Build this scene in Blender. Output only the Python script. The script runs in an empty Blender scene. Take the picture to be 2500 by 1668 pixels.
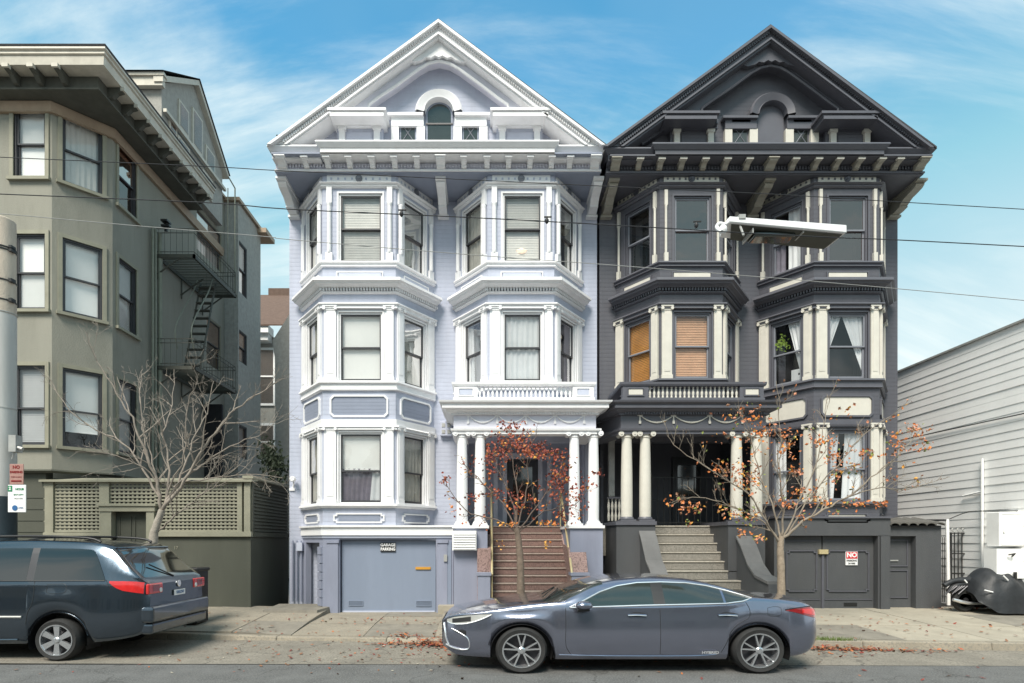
import bpy, bmesh, math, random
from mathutils import Vector
random.seed(7)
C = bpy.context.scene.collection
PI = math.pi
R = math.radians
# ------------------------------------------------------------------ camera
EYE = 1.62
cam = bpy.data.cameras.new('camera'); co = bpy.data.objects.new('camera', cam); C.objects.link(co)
co.location = (0, 0, EYE); co.rotation_euler = (R(90), 0, 0)
cam.sensor_width = 36; cam.lens = 36*1450/2500
cam.shift_x = 60/2500; cam.shift_y = (1320-834)/2500
cam.clip_start = .1; cam.clip_end = 2000
sc = bpy.context.scene
sc.camera = co
sc.render.resolution_x = 1024; sc.render.resolution_y = 683
sc.view_settings.view_transform = 'Standard'; sc.view_settings.look = 'None'
sc.view_settings.gamma = 1; sc.view_settings.exposure = 0.95
sc.view_settings.use_curve_mapping = False
try:
    sc.cycles.use_denoising = True; sc.cycles.max_bounces = 8; sc.cycles.transparent_max_bounces = 16
except Exception: pass
# ------------------------------------------------------------------ world
w = bpy.data.worlds.new("World"); sc.world = w; w.use_nodes = True
nt = w.node_tree; nt.nodes.clear()
N = nt.nodes.new; L = nt.links.new
SUN_EL, SUN_AZ = 51, -21     # azimuth: degrees to the left of straight behind the camera
sky = N('ShaderNodeTexSky'); sky.sky_type = 'NISHITA'; sky.sun_disc = False
sky.sun_elevation = R(SUN_EL); sky.sun_rotation = R(180-SUN_AZ)
sky.air_density = .75; sky.dust_density = 0; sky.ozone_density = 2.5
tc = N('ShaderNodeTexCoord'); mp = N('ShaderNodeMapping')
mp.inputs['Rotation'].default_value = (0, 0, R(20))
# wispy clouds: direction divided by height, as on a flat cloud deck
sep = N('ShaderNodeSeparateXYZ'); L(tc.outputs['Generated'], sep.inputs[0])
def mth(op, a, b=None, clamp=False):
    n = N('ShaderNodeMath'); n.operation = op; n.use_clamp = clamp
    for i, v in enumerate((a, b)):
        if v is None: continue
        if isinstance(v, (int, float)): n.inputs[i].default_value = v
        else: L(v, n.inputs[i])
    return n.outputs[0]
zz = mth('MAXIMUM', sep.outputs['Z'], .0)
den = mth('ADD', zz, 1.1)
cmb = N('ShaderNodeCombineXYZ')
L(mth('DIVIDE', sep.outputs['X'], den), cmb.inputs[0]); L(mth('DIVIDE', sep.outputs['Y'], den), cmb.inputs[1])
L(cmb.outputs[0], mp.inputs[0])
def noise(scale, detail, rough, dist, sx, sy, rot, off):
    m = N('ShaderNodeMapping'); m.inputs['Scale'].default_value = (sx, sy, 1)
    m.inputs['Rotation'].default_value = (0, 0, R(rot)); m.inputs['Location'].default_value = off
    L(cmb.outputs[0], m.inputs[0])
    n = N('ShaderNodeTexNoise'); n.inputs['Scale'].default_value = scale; n.inputs['Detail'].default_value = detail
    n.inputs['Roughness'].default_value = rough; n.inputs['Distortion'].default_value = dist
    L(m.outputs[0], n.inputs['Vector']); return n.outputs['Fac']
def ramp(v, a, b):
    n = N('ShaderNodeMapRange'); n.inputs[1].default_value = a; n.inputs[2].default_value = b; n.interpolation_type = 'SMOOTHSTEP'
    L(v, n.inputs[0]); return n.outputs[0]
SX, SY = 8.5, 3.1
n1 = ramp(noise(3.4, 12, .60, .9, .40, 1.9, 60, (.35+SX, .2+SY, 0)), .42, .68)
n2 = ramp(noise(1.9, 5, .55, .3, 1, 1.0, 0, (3.1+SX, 1.2+SY, 0)), .33, .54)
n3 = ramp(noise(3.8, 12, .62, .7, .40, 1.9, -52, (7.1+SX, 2.2+SY, 0)), .46, .74)
cl = mth('ADD', mth('MULTIPLY', mth('ADD', mth('MULTIPLY', n1, .9), .10), n2), mth('MULTIPLY', n3, .50), True)
low = ramp(sep.outputs['Z'], .62, .12)
cl = mth('ADD', mth('MULTIPLY', cl, .95), mth('MULTIPLY', low, .80), True)
tint = N('ShaderNodeMix'); tint.data_type = 'RGBA'; tint.blend_type = 'MULTIPLY'; tint.inputs[0].default_value = 1
L(sky.outputs[0], tint.inputs[6]); tint.inputs[7].default_value = (.36, 1.20, 1.12, 1)
cap = N('ShaderNodeMix'); cap.data_type = 'RGBA'; cap.blend_type = 'DARKEN'; cap.inputs[0].default_value = 1
L(tint.outputs[2], cap.inputs[6]); cap.inputs[7].default_value = (.48, 1.78, 2.45, 1)
mix = N('ShaderNodeMix'); mix.data_type = 'RGBA'
L(cl, mix.inputs[0]); L(cap.outputs[2], mix.inputs[6]); mix.inputs[7].default_value = (3.2, 3.6, 3.6, 1)
bg = N('ShaderNodeBackground'); bg.inputs['Strength'].default_value = .15
L(mix.outputs[2], bg.inputs[0])
wo = N('ShaderNodeOutputWorld'); L(bg.outputs[0], wo.inputs[0])
# ------------------------------------------------------------------ sun
sl = bpy.data.lights.new('sun', 'SUN'); so = bpy.data.objects.new('sun', sl); C.objects.link(so)
sl.energy = 2.9; sl.angle = R(24); sl.color = (1, .925, .82)
a = R(SUN_AZ); e = R(SUN_EL)
sd = Vector((math.sin(a)*math.cos(e), -math.cos(a)*math.cos(e), math.sin(e)))
so.rotation_euler = sd.to_track_quat('Z', 'Y').to_euler(); so.location = (-8, -10, 20)
# ------------------------------------------------------------------ helpers
def K(px, D=12): return (px-1190)*D/1450
def Z(py, D=12): return EYE-(py-1320)*D/1450
def P(px, py, D): return Vector((K(px, D), D, Z(py, D)))
WL = {}
class Fr:
    """a vertical plane: origin, direction u along it, normal n out of it"""
    def __init__(s, x0, y0, x1, y1):
        l = math.hypot(x1-x0, y1-y0); s.o = (x0, y0); s.d = ((x1-x0)/l, (y1-y0)/l); s.n = (s.d[1], -s.d[0]); s.L = l
    def p(s, u, n, z): return (s.o[0]+s.d[0]*u+s.n[0]*n, s.o[1]+s.d[1]*u+s.n[1]*n, z)
    def u(s, px):
        k = (px-1190)/1450; return (k*s.o[1]-s.o[0])/(s.d[0]-k*s.d[1])
    def z(s, u, py): return Z(py, s.o[1]+s.d[1]*u)
class WF:
    def p(s, u, n, z): return (u, n, z)
W0 = WF()
class MB:
    def __init__(s): s.v = []; s.f = []; s.m = []; s.sm = False
    def add(s, vs, fs, mi=0):
        b = len(s.v); s.v += [tuple(q) for q in vs]; s.f += [tuple(b+i for i in f) for f in fs]; s.m += [mi]*len(fs); return s
    def box(s, u0, u1, n0, n1, z0, z1, fr=W0, mi=0):
        vs = [fr.p(u, n, z) for z in (z0, z1) for n in (n0, n1) for u in (u0, u1)]
        return s.add(vs, [(0,2,3,1), (4,5,7,6), (0,1,5,4), (2,6,7,3), (0,4,6,2), (1,3,7,5)], mi)
    def prism(s, pts, n0, n1, fr=W0, mi=0):
        k = len(pts); vs = [fr.p(u, n0, z) for u, z in pts]+[fr.p(u, n1, z) for u, z in pts]
        fs = [tuple(range(k)), tuple(range(2*k-1, k-1, -1))]+[(i, (i+1) % k, k+(i+1) % k, k+i) for i in range(k)]
        return s.add(vs, fs, mi)
    def yz(s, pts, x0, x1, mi=0):
        k = len(pts); vs = [(x0, y, z) for y, z in pts]+[(x1, y, z) for y, z in pts]
        fs = [tuple(range(k)), tuple(range(2*k-1, k-1, -1))]+[(i, (i+1) % k, k+(i+1) % k, k+i) for i in range(k)]
        return s.add(vs, fs, mi)
    def quad(s, a, b, c, d, mi=0): return s.add([a, b, c, d], [(0, 1, 2, 3)], mi)
    def tube(s, pts, r, n=6, cap=True, mi=0):
        pts = [Vector(p) for p in pts]; k = len(pts)
        rr = r if isinstance(r, (list, tuple)) else [r]*k
        vs = []; up = None
        for i in range(k):
            t = (pts[min(i+1, k-1)]-pts[max(i-1, 0)])
            if t.length < 1e-9: t = Vector((0, 0, 1))
            t.normalize()
            if up is None: up = Vector((0, 0, 1)) if abs(t.z) < .9 else Vector((1, 0, 0))
            a = t.cross(up)
            if a.length < 1e-5: a = t.orthogonal()
            a.normalize(); b = a.cross(t); up = b
            for j in range(n):
                q = 2*PI*j/n; vs.append(pts[i]+(a*math.cos(q)+b*math.sin(q))*rr[i])
        fs = [(i*n+j, i*n+(j+1) % n, (i+1)*n+(j+1) % n, (i+1)*n+j) for i in range(k-1) for j in range(n)]
        if cap: fs += [tuple(range(n-1, -1, -1)), tuple((k-1)*n+j for j in range(n))]
        return s.add(vs, fs, mi)
    def lathe(s, c, prof, n=16, axis='z', mi=0, sx=1, sz=1):
        vs = []
        for r, h in prof:
            for j in range(n):
                q = 2*PI*j/n; x, y = r*math.cos(q), r*math.sin(q)
                vs.append((c[0]+x, c[1]+y, c[2]+h) if axis == 'z' else (c[0]+x*sx, c[1]+h, c[2]+y*sz) if axis == 'y' else (c[0]+h, c[1]+x, c[2]+y))
        k = len(prof)
        fs = [(i*n+j, i*n+(j+1) % n, (i+1)*n+(j+1) % n, (i+1)*n+j) for i in range(k-1) for j in range(n)]
        fs += [tuple(range(n-1, -1, -1)), tuple((k-1)*n+j for j in range(n))]
        return s.add(vs, fs, mi)
    def sweep(s, plan, prof, mi=0):
        """closed profile (n out, z) swept along an open plan line, mitred; the outside is to the right"""
        k = len(plan); offs = []
        for i in range(k):
            ns = []
            for j in (i-1, i):
                if 0 <= j < k-1:
                    dx, dy = plan[j+1][0]-plan[j][0], plan[j+1][1]-plan[j][1]; l = math.hypot(dx, dy); ns.append((dy/l, -dx/l))
            if len(ns) == 1: offs.append(ns[0])
            else:
                bx, by = ns[0][0]+ns[1][0], ns[0][1]+ns[1][1]; d = 1+ns[0][0]*ns[1][0]+ns[0][1]*ns[1][1]; offs.append((bx/d, by/d))
        m = len(prof)
        vs = [(plan[i][0]+offs[i][0]*n, plan[i][1]+offs[i][1]*n, z) for i in range(k) for n, z in prof]
        fs = [(i*m+j, i*m+(j+1) % m, (i+1)*m+(j+1) % m, (i+1)*m+j) for i in range(k-1) for j in range(m)]
        fs += [tuple(range(m)), tuple(range(k*m-1, (k-1)*m-1, -1))]
        return s.add(vs, fs, mi)
    def build(s, name, mat, parent=None, smooth=False, at=None, **props):
        base = WL.get(parent.name, Vector((0, 0, 0))) if parent else Vector((0, 0, 0))
        org = Vector(at) if at is not None else base
        me = bpy.data.meshes.new(name)
        me.from_pydata([(x-org[0], y-org[1], z-org[2]) for x, y, z in s.v], [], s.f)
        mats = mat if isinstance(mat, (list, tuple)) else [mat]
        for m in mats: me.materials.append(m)
        if len(mats) > 1: me.polygons.foreach_set('material_index', s.m)
        bm = bmesh.new(); bm.from_mesh(me); bmesh.ops.recalc_face_normals(bm, faces=bm.faces); bm.to_mesh(me); bm.free()
        if smooth:
            me.polygons.foreach_set('use_smooth', [True]*len(me.polygons))
            try: me.set_sharp_from_angle(angle=R(smooth if smooth is not True else 40))
            except Exception: pass
        o = bpy.data.objects.new(name, me); C.objects.link(o)
        if parent: o.parent = parent
        o.location = org-base if parent else org
        WL[o.name] = org.copy()
        if 'dentil' in name or name in ('frieze_beads',): o['kind'] = 'stuff'
        for kk, vv in props.items(): o[kk] = vv
        return o
def bevel(o, wdt=.01, seg=1):
    m = o.modifiers.new('bevel', 'BEVEL'); m.width = wdt; m.segments = seg; m.limit_method = 'ANGLE'; return o
def thing(name, label, cat, loc=(0, 0, 0), group=None):
    o = bpy.data.objects.new(name, None); C.objects.link(o); o.location = loc; WL[o.name] = Vector(loc)
    o['label'] = label; o['category'] = cat; o.empty_display_size = .2
    if group: o['group'] = group
    return o
def inst(o, delta, rotz=None):
    c = o.copy(); C.objects.link(c); c.location = Vector(o.location)+Vector(delta); WL[c.name] = WL[o.name]+Vector(delta)
    if rotz is not None: c.rotation_euler[2] = rotz
    for ch in list(o.children):
        d = ch.copy(); C.objects.link(d); d.parent = c
    return c
def catmull(pts, n=4):
    pts = [Vector(p) for p in pts]; out = []
    for i in range(len(pts)-1):
        p0 = pts[max(i-1, 0)]; p1 = pts[i]; p2 = pts[i+1]; p3 = pts[min(i+2, len(pts)-1)]
        for k in range(n):
            t = k/n; out.append(.5*((2*p1)+(p2-p0)*t+(2*p0-5*p1+4*p2-p3)*t*t+(3*p1-p0-3*p2+p3)*t**3))
    out.append(pts[-1]); return out
# ------------------------------------------------------------------ materials
def mat(name, col, rough=.6, var=.12, scale=3.0, streak=False, bump=0.0, bscale=30, metal=0.0, coat=0.0, clap=0.0, dirt=0.0, dirtcol=(.08, .07, .05), spec=.5, emit=None, speck=None, crack=None):
    m = bpy.data.materials.new(name); m.use_nodes = True; t = m.node_tree; n = t.nodes; b = n['Principled BSDF']; l = t.links.new
    b.inputs['Roughness'].default_value = rough; b.inputs['Metallic'].default_value = metal
    b.inputs['Coat Weight'].default_value = coat; b.inputs['Coat Roughness'].default_value = .04
    b.inputs['Specular IOR Level'].default_value = spec
    tcn = n.new('ShaderNodeTexCoord'); mpn = n.new('ShaderNodeMapping'); l(tcn.outputs['Object'], mpn.inputs[0])
    if streak: mpn.inputs['Scale'].default_value = (1, 1, .18)
    nz = n.new('ShaderNodeTexNoise'); nz.inputs['Scale'].default_value = scale; nz.inputs['Detail'].default_value = 6; nz.inputs['Roughness'].default_value = .65
    l(mpn.outputs[0], nz.inputs['Vector'])
    mx = n.new('ShaderNodeMix'); mx.data_type = 'RGBA'
    rp = n.new('ShaderNodeMapRange'); rp.inputs[1].default_value = .3; rp.inputs[2].default_value = .7; l(nz.outputs['Fac'], rp.inputs[0])
    l(rp.outputs[0], mx.inputs[0])
    mx.inputs[6].default_value = (*[c*(1-var) for c in col], 1); mx.inputs[7].default_value = (*[min(1, c*(1+var)) for c in col], 1)
    out = mx.outputs[2]
    if dirt:
        nd = n.new('ShaderNodeTexNoise'); nd.inputs['Scale'].default_value = 1.3; nd.inputs['Detail'].default_value = 8; nd.inputs['Roughness'].default_value = .7
        md = n.new('ShaderNodeMapping'); md.inputs['Scale'].default_value = (2.2, 2.2, .5); l(tcn.outputs['Object'], md.inputs[0]); l(md.outputs[0], nd.inputs['Vector'])
        rd = n.new('ShaderNodeMapRange'); rd.inputs[1].default_value = .5; rd.inputs[2].default_value = .8; rd.inputs[4].default_value = dirt; l(nd.outputs['Fac'], rd.inputs[0])
        m2 = n.new('ShaderNodeMix'); m2.data_type = 'RGBA'; l(rd.outputs[0], m2.inputs[0]); l(out, m2.inputs[6]); m2.inputs[7].default_value = (*dirtcol, 1); out = m2.outputs[2]
    if speck:
        vo = n.new('ShaderNodeTexNoise'); vo.inputs['Scale'].default_value = speck[0]; vo.inputs['Detail'].default_value = 3; l(tcn.outputs['Object'], vo.inputs['Vector'])
        r3 = n.new('ShaderNodeMapRange'); r3.inputs[1].default_value = .5; r3.inputs[2].default_value = .62; l(vo.outputs['Fac'], r3.inputs[0])
        m3 = n.new('ShaderNodeMix'); m3.data_type = 'RGBA'; l(r3.outputs[0], m3.inputs[0]); l(out, m3.inputs[6]); m3.inputs[7].default_value = (*speck[1], 1); out = m3.outputs[2]
    if crack:
        vc = n.new('ShaderNodeTexVoronoi'); vc.feature = 'DISTANCE_TO_EDGE'; vc.inputs['Scale'].default_value = crack[0]
        nn = n.new('ShaderNodeTexNoise'); nn.inputs['Scale'].default_value = 2.5; nn.inputs['Detail'].default_value = 6; l(tcn.outputs['Object'], nn.inputs['Vector'])
        va = n.new('ShaderNodeVectorMath'); va.operation = 'MULTIPLY_ADD'; l(nn.outputs['Color'], va.inputs[0]); va.inputs[1].default_value = (.6, .6, .6); l(tcn.outputs['Object'], va.inputs[2]); l(va.outputs[0], vc.inputs['Vector'])
        rc = n.new('ShaderNodeMapRange'); rc.inputs[1].default_value = 0; rc.inputs[2].default_value = crack[1]; rc.inputs[3].default_value = .65; rc.inputs[4].default_value = 0; l(vc.outputs['Distance'], rc.inputs[0])
        m4 = n.new('ShaderNodeMix'); m4.data_type = 'RGBA'; l(rc.outputs[0], m4.inputs[0]); l(out, m4.inputs[6]); m4.inputs[7].default_value = (.04, .038, .035, 1); out = m4.outputs[2]
    l(out, b.inputs['Base Color'])
    hgt = None
    if bump:
        nb = n.new('ShaderNodeTexNoise'); nb.inputs['Scale'].default_value = bscale; nb.inputs['Detail'].default_value = 5; l(tcn.outputs['Object'], nb.inputs['Vector'])
        bp = n.new('ShaderNodeBump'); bp.inputs['Strength'].default_value = bump; bp.inputs['Distance'].default_value = .02; l(nb.outputs['Fac'], bp.inputs['Height']); l(bp.outputs[0], b.inputs['Normal']); hgt = bp
    if clap:
        sx = n.new('ShaderNodeSeparateXYZ'); l(tcn.outputs['Object'], sx.inputs[0])
        md = n.new('ShaderNodeMath'); md.operation = 'DIVIDE'; md.inputs[1].default_value = clap; l(sx.outputs['Z'], md.inputs[0])
        fr = n.new('ShaderNodeMath'); fr.operation = 'FRACT'; l(md.outputs[0], fr.inputs[0])
        pw = n.new('ShaderNodeMath'); pw.operation = 'POWER'; pw.inputs[1].default_value = .35; l(fr.outputs[0], pw.inputs[0])
        b2 = n.new('ShaderNodeBump'); b2.inputs['Strength'].default_value = .7; b2.inputs['Distance'].default_value = .012; l(pw.outputs[0], b2.inputs['Height'])
        if hgt: l(hgt.outputs[0], b2.inputs['Normal'])
        l(b2.outputs[0], b.inputs['Normal'])
    if emit:
        b.inputs['Emission Color'].default_value = (*emit[0], 1); b.inputs['Emission Strength'].default_value = emit[1]
    return m
def glass(name, refl, tintc=(.8, .85, .85), gcol=(1, 1, 1)):
    m = bpy.data.materials.new(name); m.use_nodes = True; t = m.node_tree; n = t.nodes; n.remove(n['Principled BSDF']); l = t.links.new
    tr = n.new('ShaderNodeBsdfTransparent'); tr.inputs[0].default_value = (*tintc, 1)
    g = n.new('ShaderNodeBsdfGlossy'); g.inputs['Roughness'].default_value = .03; g.inputs[0].default_value = (*gcol, 1)
    nz = n.new('ShaderNodeTexNoise'); nz.inputs['Scale'].default_value = 1.7; bp = n.new('ShaderNodeBump'); bp.inputs['Strength'].default_value = .12; bp.inputs['Distance'].default_value = .05
    tcn = n.new('ShaderNodeTexCoord'); l(tcn.outputs['Object'], nz.inputs['Vector']); l(nz.outputs['Fac'], bp.inputs['Height']); l(bp.outputs[0], g.inputs['Normal'])
    mx = n.new('ShaderNodeMixShader')
    lw = n.new('ShaderNodeLayerWeight'); lw.inputs[0].default_value = .25
    ad = n.new('ShaderNodeMath'); ad.operation = 'MULTIPLY_ADD'; ad.use_clamp = True; ad.inputs[1].default_value = .5; ad.inputs[2].default_value = refl; l(lw.outputs['Fresnel'], ad.inputs[0])
    l(ad.outputs[0], mx.inputs[0]); l(tr.outputs[0], mx.inputs[1]); l(g.outputs[0], mx.inputs[2]); l(mx.outputs[0], n['Material Output'].inputs[0])
    return m
M = {}
M['white'] = mat('white_paint', (.80, .80, .81), .5, .04, 5, dirt=.30, dirtcol=(.50, .48, .45), bump=.08, bscale=60)
M['lav'] = mat('lavender_paint', (.45, .48, .58), .6, .07, 4, streak=True, dirt=.35, dirtcol=(.30, .31, .36), clap=.09)
M['lavs'] = mat('lavender_smooth_paint', (.47, .50, .60), .55, .05, 4, dirt=.1, dirtcol=(.3, .31, .36))
M['lavd'] = mat('slate_blue_panel_paint', (.26, .29, .37), .55, .06, 4, dirt=.12, dirtcol=(.16, .17, .2), clap=.07)
M['lavp'] = mat('pale_lavender_paint', (.66, .66, .74), .5, .05, 5)
M['garage'] = mat('blue_grey_garage_paint', (.21, .25, .33), .55, .07, 1.5, streak=True, dirt=.22, dirtcol=(.14, .15, .18))
M['base'] = mat('muted_blue_grey_stucco', (.25, .27, .35), .8, .09, 2.5, streak=True, dirt=.3, dirtcol=(.14, .14, .17), bump=.2, bscale=80)
M['door'] = mat('dark_door_paint', (.05, .052, .06), .4, .1)
M['blk'] = mat('charcoal_paint', (.092, .093, .110), .5, .10, 3, streak=True, dirt=.45, dirtcol=(.14, .14, .145), clap=.09)
M['blks'] = mat('charcoal_smooth_paint', (.100, .101, .119), .45, .08, 4, dirt=.35, dirtcol=(.11, .11, .12))
M['blkc'] = mat('grey_stucco_coping', (.13, .13, .13), .8, .14, 3, dirt=.35, dirtcol=(.08, .08, .075), bump=.25, bscale=70)
M['blkb'] = mat('dark_grey_stucco', (.070, .073, .078), .75, .14, 2.2, streak=True, dirt=.35, dirtcol=(.09, .09, .085), bump=.25, bscale=70)
M['creamd'] = mat('shaded_cream_paint', (.33, .31, .26), .6, .12, 6, dirt=.3, dirtcol=(.2, .19, .16))  # cream with the shade under the eaves painted in, plus some dirt; for brackets
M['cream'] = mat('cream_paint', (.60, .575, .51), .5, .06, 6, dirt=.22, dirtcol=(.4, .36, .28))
M['sashd'] = mat('dark_sash', (.05, .05, .055), .4, .08)
M['sashg'] = mat('grey_sash', (.20, .21, .24), .45, .08)
M['sashw'] = mat('pale_sash', (.62, .62, .62), .45, .05)
M['shade'] = mat('white_roller_shade', (.90, .89, .86), .8, .03, 2)
M['blind'] = mat('pale_grey_blind', (.66, .64, .60), .6, .08, 4)
M['oblind'] = mat('orange_wood_blind', (.88, .42, .13), .5, .22, 5, streak=False)
M['oblind2'] = mat('peach_wood_blind', (.90, .54, .33), .5, .12, 5)
M['curt'] = mat('white_curtain', (.72, .73, .74), .9, .06, 3)
M['curg'] = mat('grey_curtain', (.22, .20, .24), .9, .2, 5)
M['curb'] = mat('beige_curtain', (.50, .48, .43), .9, .15, 5)
M['room'] = mat('dim_room', (.025, .025, .028), .9, .3, 2)
M['pane'] = glass('window_glass', .05, (.95, .96, .96))
M['panes'] = glass('reflective_window_glass', .26, (.75, .75, .75), (.92, .70, .62))
M['green'] = mat('sage_green_stucco', (.265, .258, .215), .8, .08, 1.6, streak=True, dirt=.45, dirtcol=(.13, .13, .10), bump=.3, bscale=45)
M['greent'] = mat('pale_sage_trim', (.275, .265, .20), .6, .1, 5, dirt=.2, dirtcol=(.15, .15, .1))
M['greend'] = mat('dark_olive_paint', (.075, .078, .060), .75, .12, 2, streak=True, dirt=.25, dirtcol=(.05, .05, .04), bump=.15, bscale=60)
M['tan'] = mat('tan_frieze_paint', (.36, .27, .19), .6, .1, 5, dirt=.3, dirtcol=(.2, .1, .06))
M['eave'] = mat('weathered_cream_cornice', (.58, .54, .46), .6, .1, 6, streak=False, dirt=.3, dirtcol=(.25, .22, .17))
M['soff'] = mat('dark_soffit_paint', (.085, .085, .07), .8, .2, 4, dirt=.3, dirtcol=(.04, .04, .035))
M['grwall'] = mat('grey_stucco', (.35, .34, .31), .85, .15, 9, bump=.5, bscale=25, dirt=.2, dirtcol=(.2, .19, .18))
M['brroof'] = mat('brown_shingle_roof', (.13, .085, .065), .9, .2, 8, bump=.4, bscale=40, clap=.16)
M['roofd'] = mat('dark_asphalt_shingle', (.05, .05, .055), .9, .2, 12, bump=.4, bscale=40)
M['granr'] = mat('pink_granite', (.33, .22, .20), .7, .15, 30, speck=(38, (.14, .09, .075)), bump=.3, bscale=120)
M['step'] = mat('red_brown_terrazzo', (.215, .135, .115), .7, .2, 20, speck=(80, (.10, .06, .055)), bump=.2, bscale=100)
M['stepn'] = mat('worn_pale_step_nosing', (.37, .30, .255), .6, .2, 20, speck=(80, (.22, .16, .14)))
M['stepg'] = mat('grey_beige_terrazzo', (.25, .235, .205), .75, .2, 20, speck=(85, (.12, .11, .095)), bump=.2, bscale=100)
M['stepgn'] = mat('pale_grey_step_nosing', (.42, .39, .33), .6, .2, 20, speck=(80, (.25, .23, .2)))
M['brass'] = mat('pale_brass', (.70, .58, .33), .3, .1, metal=.4)
M['conc'] = mat('sidewalk_concrete', (.285, .250, .195), .9, .16, 2.2, dirt=.5, dirtcol=(.15, .135, .11), bump=.25, bscale=60, speck=(35, (.22, .2, .165)))
M['conc2'] = mat('pale_sidewalk_concrete', (.35, .315, .25), .9, .14, 2.2, dirt=.4, dirtcol=(.2, .18, .15), bump=.25, bscale=60)
M['conc3'] = mat('stained_sidewalk_concrete', (.22, .20, .165), .9, .2, 3, dirt=.6, dirtcol=(.10, .09, .08), bump=.25, bscale=60)
M['gutter'] = mat('gutter_concrete', (.225, .205, .17), .9, .2, 1.6, dirt=.6, dirtcol=(.12, .11, .09), bump=.4, bscale=50, speck=(38, (.155, .14, .115)), crack=(.7, .012))
M['asph'] = mat('worn_asphalt', (.110, .110, .107), .85, .28, 2.2, dirt=.65, dirtcol=(.065, .065, .063), bump=.6, bscale=60, speck=(48, (.165, .165, .158)), crack=(.55, .010))
M['siding'] = mat('white_siding', (.90, .90, .885), .5, .05, 3, dirt=.15, dirtcol=(.5, .48, .42))
M['iron'] = mat('black_iron', (.02, .02, .02), .4, .2)
M['tile'] = mat('dark_roof_tile', (.10, .095, .085), .7, .25, 8)
M['bark'] = mat('pale_grey_bark', (.33, .295, .25), .85, .25, 14, bump=.5, bscale=60)
M['barkd'] = mat('brown_bark', (.17, .13, .10), .85, .3, 14, bump=.5, bscale=60)
M['barkt'] = mat('tan_bark', (.30, .24, .18), .85, .3, 14, bump=.5, bscale=60)
M['twig'] = mat('pale_twig_bark', (.25, .215, .18), .8, .25, 10)
M['twigo'] = mat('grey_brown_twig_bark', (.25, .21, .165), .8, .25, 10)
M['twigd'] = mat('dark_twig_bark', (.15, .11, .09), .8, .3, 10)
for k, c in dict(lr1=(.27, .055, .035), lr2=(.38, .10, .045), lr3=(.16, .04, .03), lo1=(.62, .20, .05), lo2=(.68, .34, .07), lo3=(.42, .14, .05), ly=(.55, .42, .08), lg=(.20, .24, .06), lb=(.22, .11, .06), lp=(.55, .24, .14)).items():
    M[k] = mat('leaf_'+k, c, .6, .2, 20)
M['rub'] = mat('tyre_rubber', (.022, .022, .022), .8, .2, 20, bump=.1)
M['blackp'] = mat('black_plastic', (.015, .015, .016), .45, .2)
M['chrome'] = mat('chrome', (.92, .92, .93), .28, .02, metal=.8)
M['alloy'] = mat('alloy_rim', (.62, .63, .65), .25, .05, metal=.85)
M['alloyd'] = mat('dark_alloy', (.05, .05, .055), .4, .05, metal=.6)
M['lex'] = mat('slate_blue_car_paint', (.26, .275, .35), .22, .03, metal=.9, coat=1.0)
M['van'] = mat('dark_blue_car_paint', (.070, .092, .118), .22, .03, metal=.9, coat=1.0)
M['cargl'] = mat('car_window_glass', (.030, .037, .034), .07, .12, 3, spec=.9, coat=.25)
M['cargd'] = mat('tinted_car_glass', (.008, .009, .010), .05, .05, spec=.8, coat=1)
M['redl'] = mat('red_lamp_lens', (.55, .02, .02), .15, .15, 12, coat=1)
M['redd'] = mat('dark_red_lamp_lens', (.22, .01, .012), .15, .2, 12, coat=1)
M['clear'] = mat('clear_lamp_lens', (.75, .75, .72), .12, .1, 12, coat=1)
M['amber'] = mat('amber_lens', (.7, .4, .08), .15, .1, coat=1)
M['plate'] = mat('number_plate_white', (.8, .8, .8), .5, .02)
M['tarp'] = mat('black_tarp', (.018, .020, .023), .55, .3, 6, bump=.5, bscale=9)
M['refl'] = mat('white_reflective_strip', (.9, .9, .9), .4, .02)
M['wood'] = mat('weathered_pole', (.50, .43, .35), .8, .18, 5, streak=True, dirt=.35, dirtcol=(.2, .18, .15), bump=.3, bscale=40)
M['woodp'] = mat('pale_painted_pole', (.48, .48, .46), .7, .1, 5, streak=True, dirt=.2, dirtcol=(.3, .3, .3))
M['woodd'] = mat('dark_painted_pole', (.02, .035, .045), .6, .2, 5)
M['wire'] = mat('black_cable', (.018, .018, .02), .6, .1)
M['wireg'] = mat('grey_cable', (.30, .30, .29), .6, .1)
M['metal'] = mat('galvanised_metal', (.42, .42, .40), .45, .15, 8, metal=.3)
M['fesc'] = mat('olive_iron_paint', (.075, .075, .06), .6, .2, 8, dirt=.3, dirtcol=(.08, .06, .04))
M['pipe'] = mat('sage_pipe_paint', (.22, .23, .18), .6, .12, 8)
M['red'] = mat('red_sign_print', (.6, .02, .03), .5, .05)
M['black'] = mat('black_print', (.012, .012, .012), .5, .05)
M['swhite'] = mat('white_sign', (.8, .8, .8), .5, .03)
M['sgreen'] = mat('green_sign_print', (.02, .22, .09), .5, .05)
M['sblue'] = mat('blue_sign_print', (.03, .12, .3), .5, .05)
M['rustred'] = mat('faded_red_sign', (.36, .20, .17), .6, .2, 20)
M['lampw'] = mat('white_lamp_housing', (.8, .8, .8), .4, .04)
M['gold'] = mat('orange_brass_slot', (.72, .36, .06), .35, .1, metal=.3)
M['foliage'] = mat('dark_green_leaves', (.03, .045, .022), .7, .4, 12)
M['plantg'] = mat('bright_green_leaves', (.16, .24, .03), .6, .3, 12)
M['grass'] = mat('green_weeds', (.12, .17, .04), .8, .3, 12)
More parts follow.
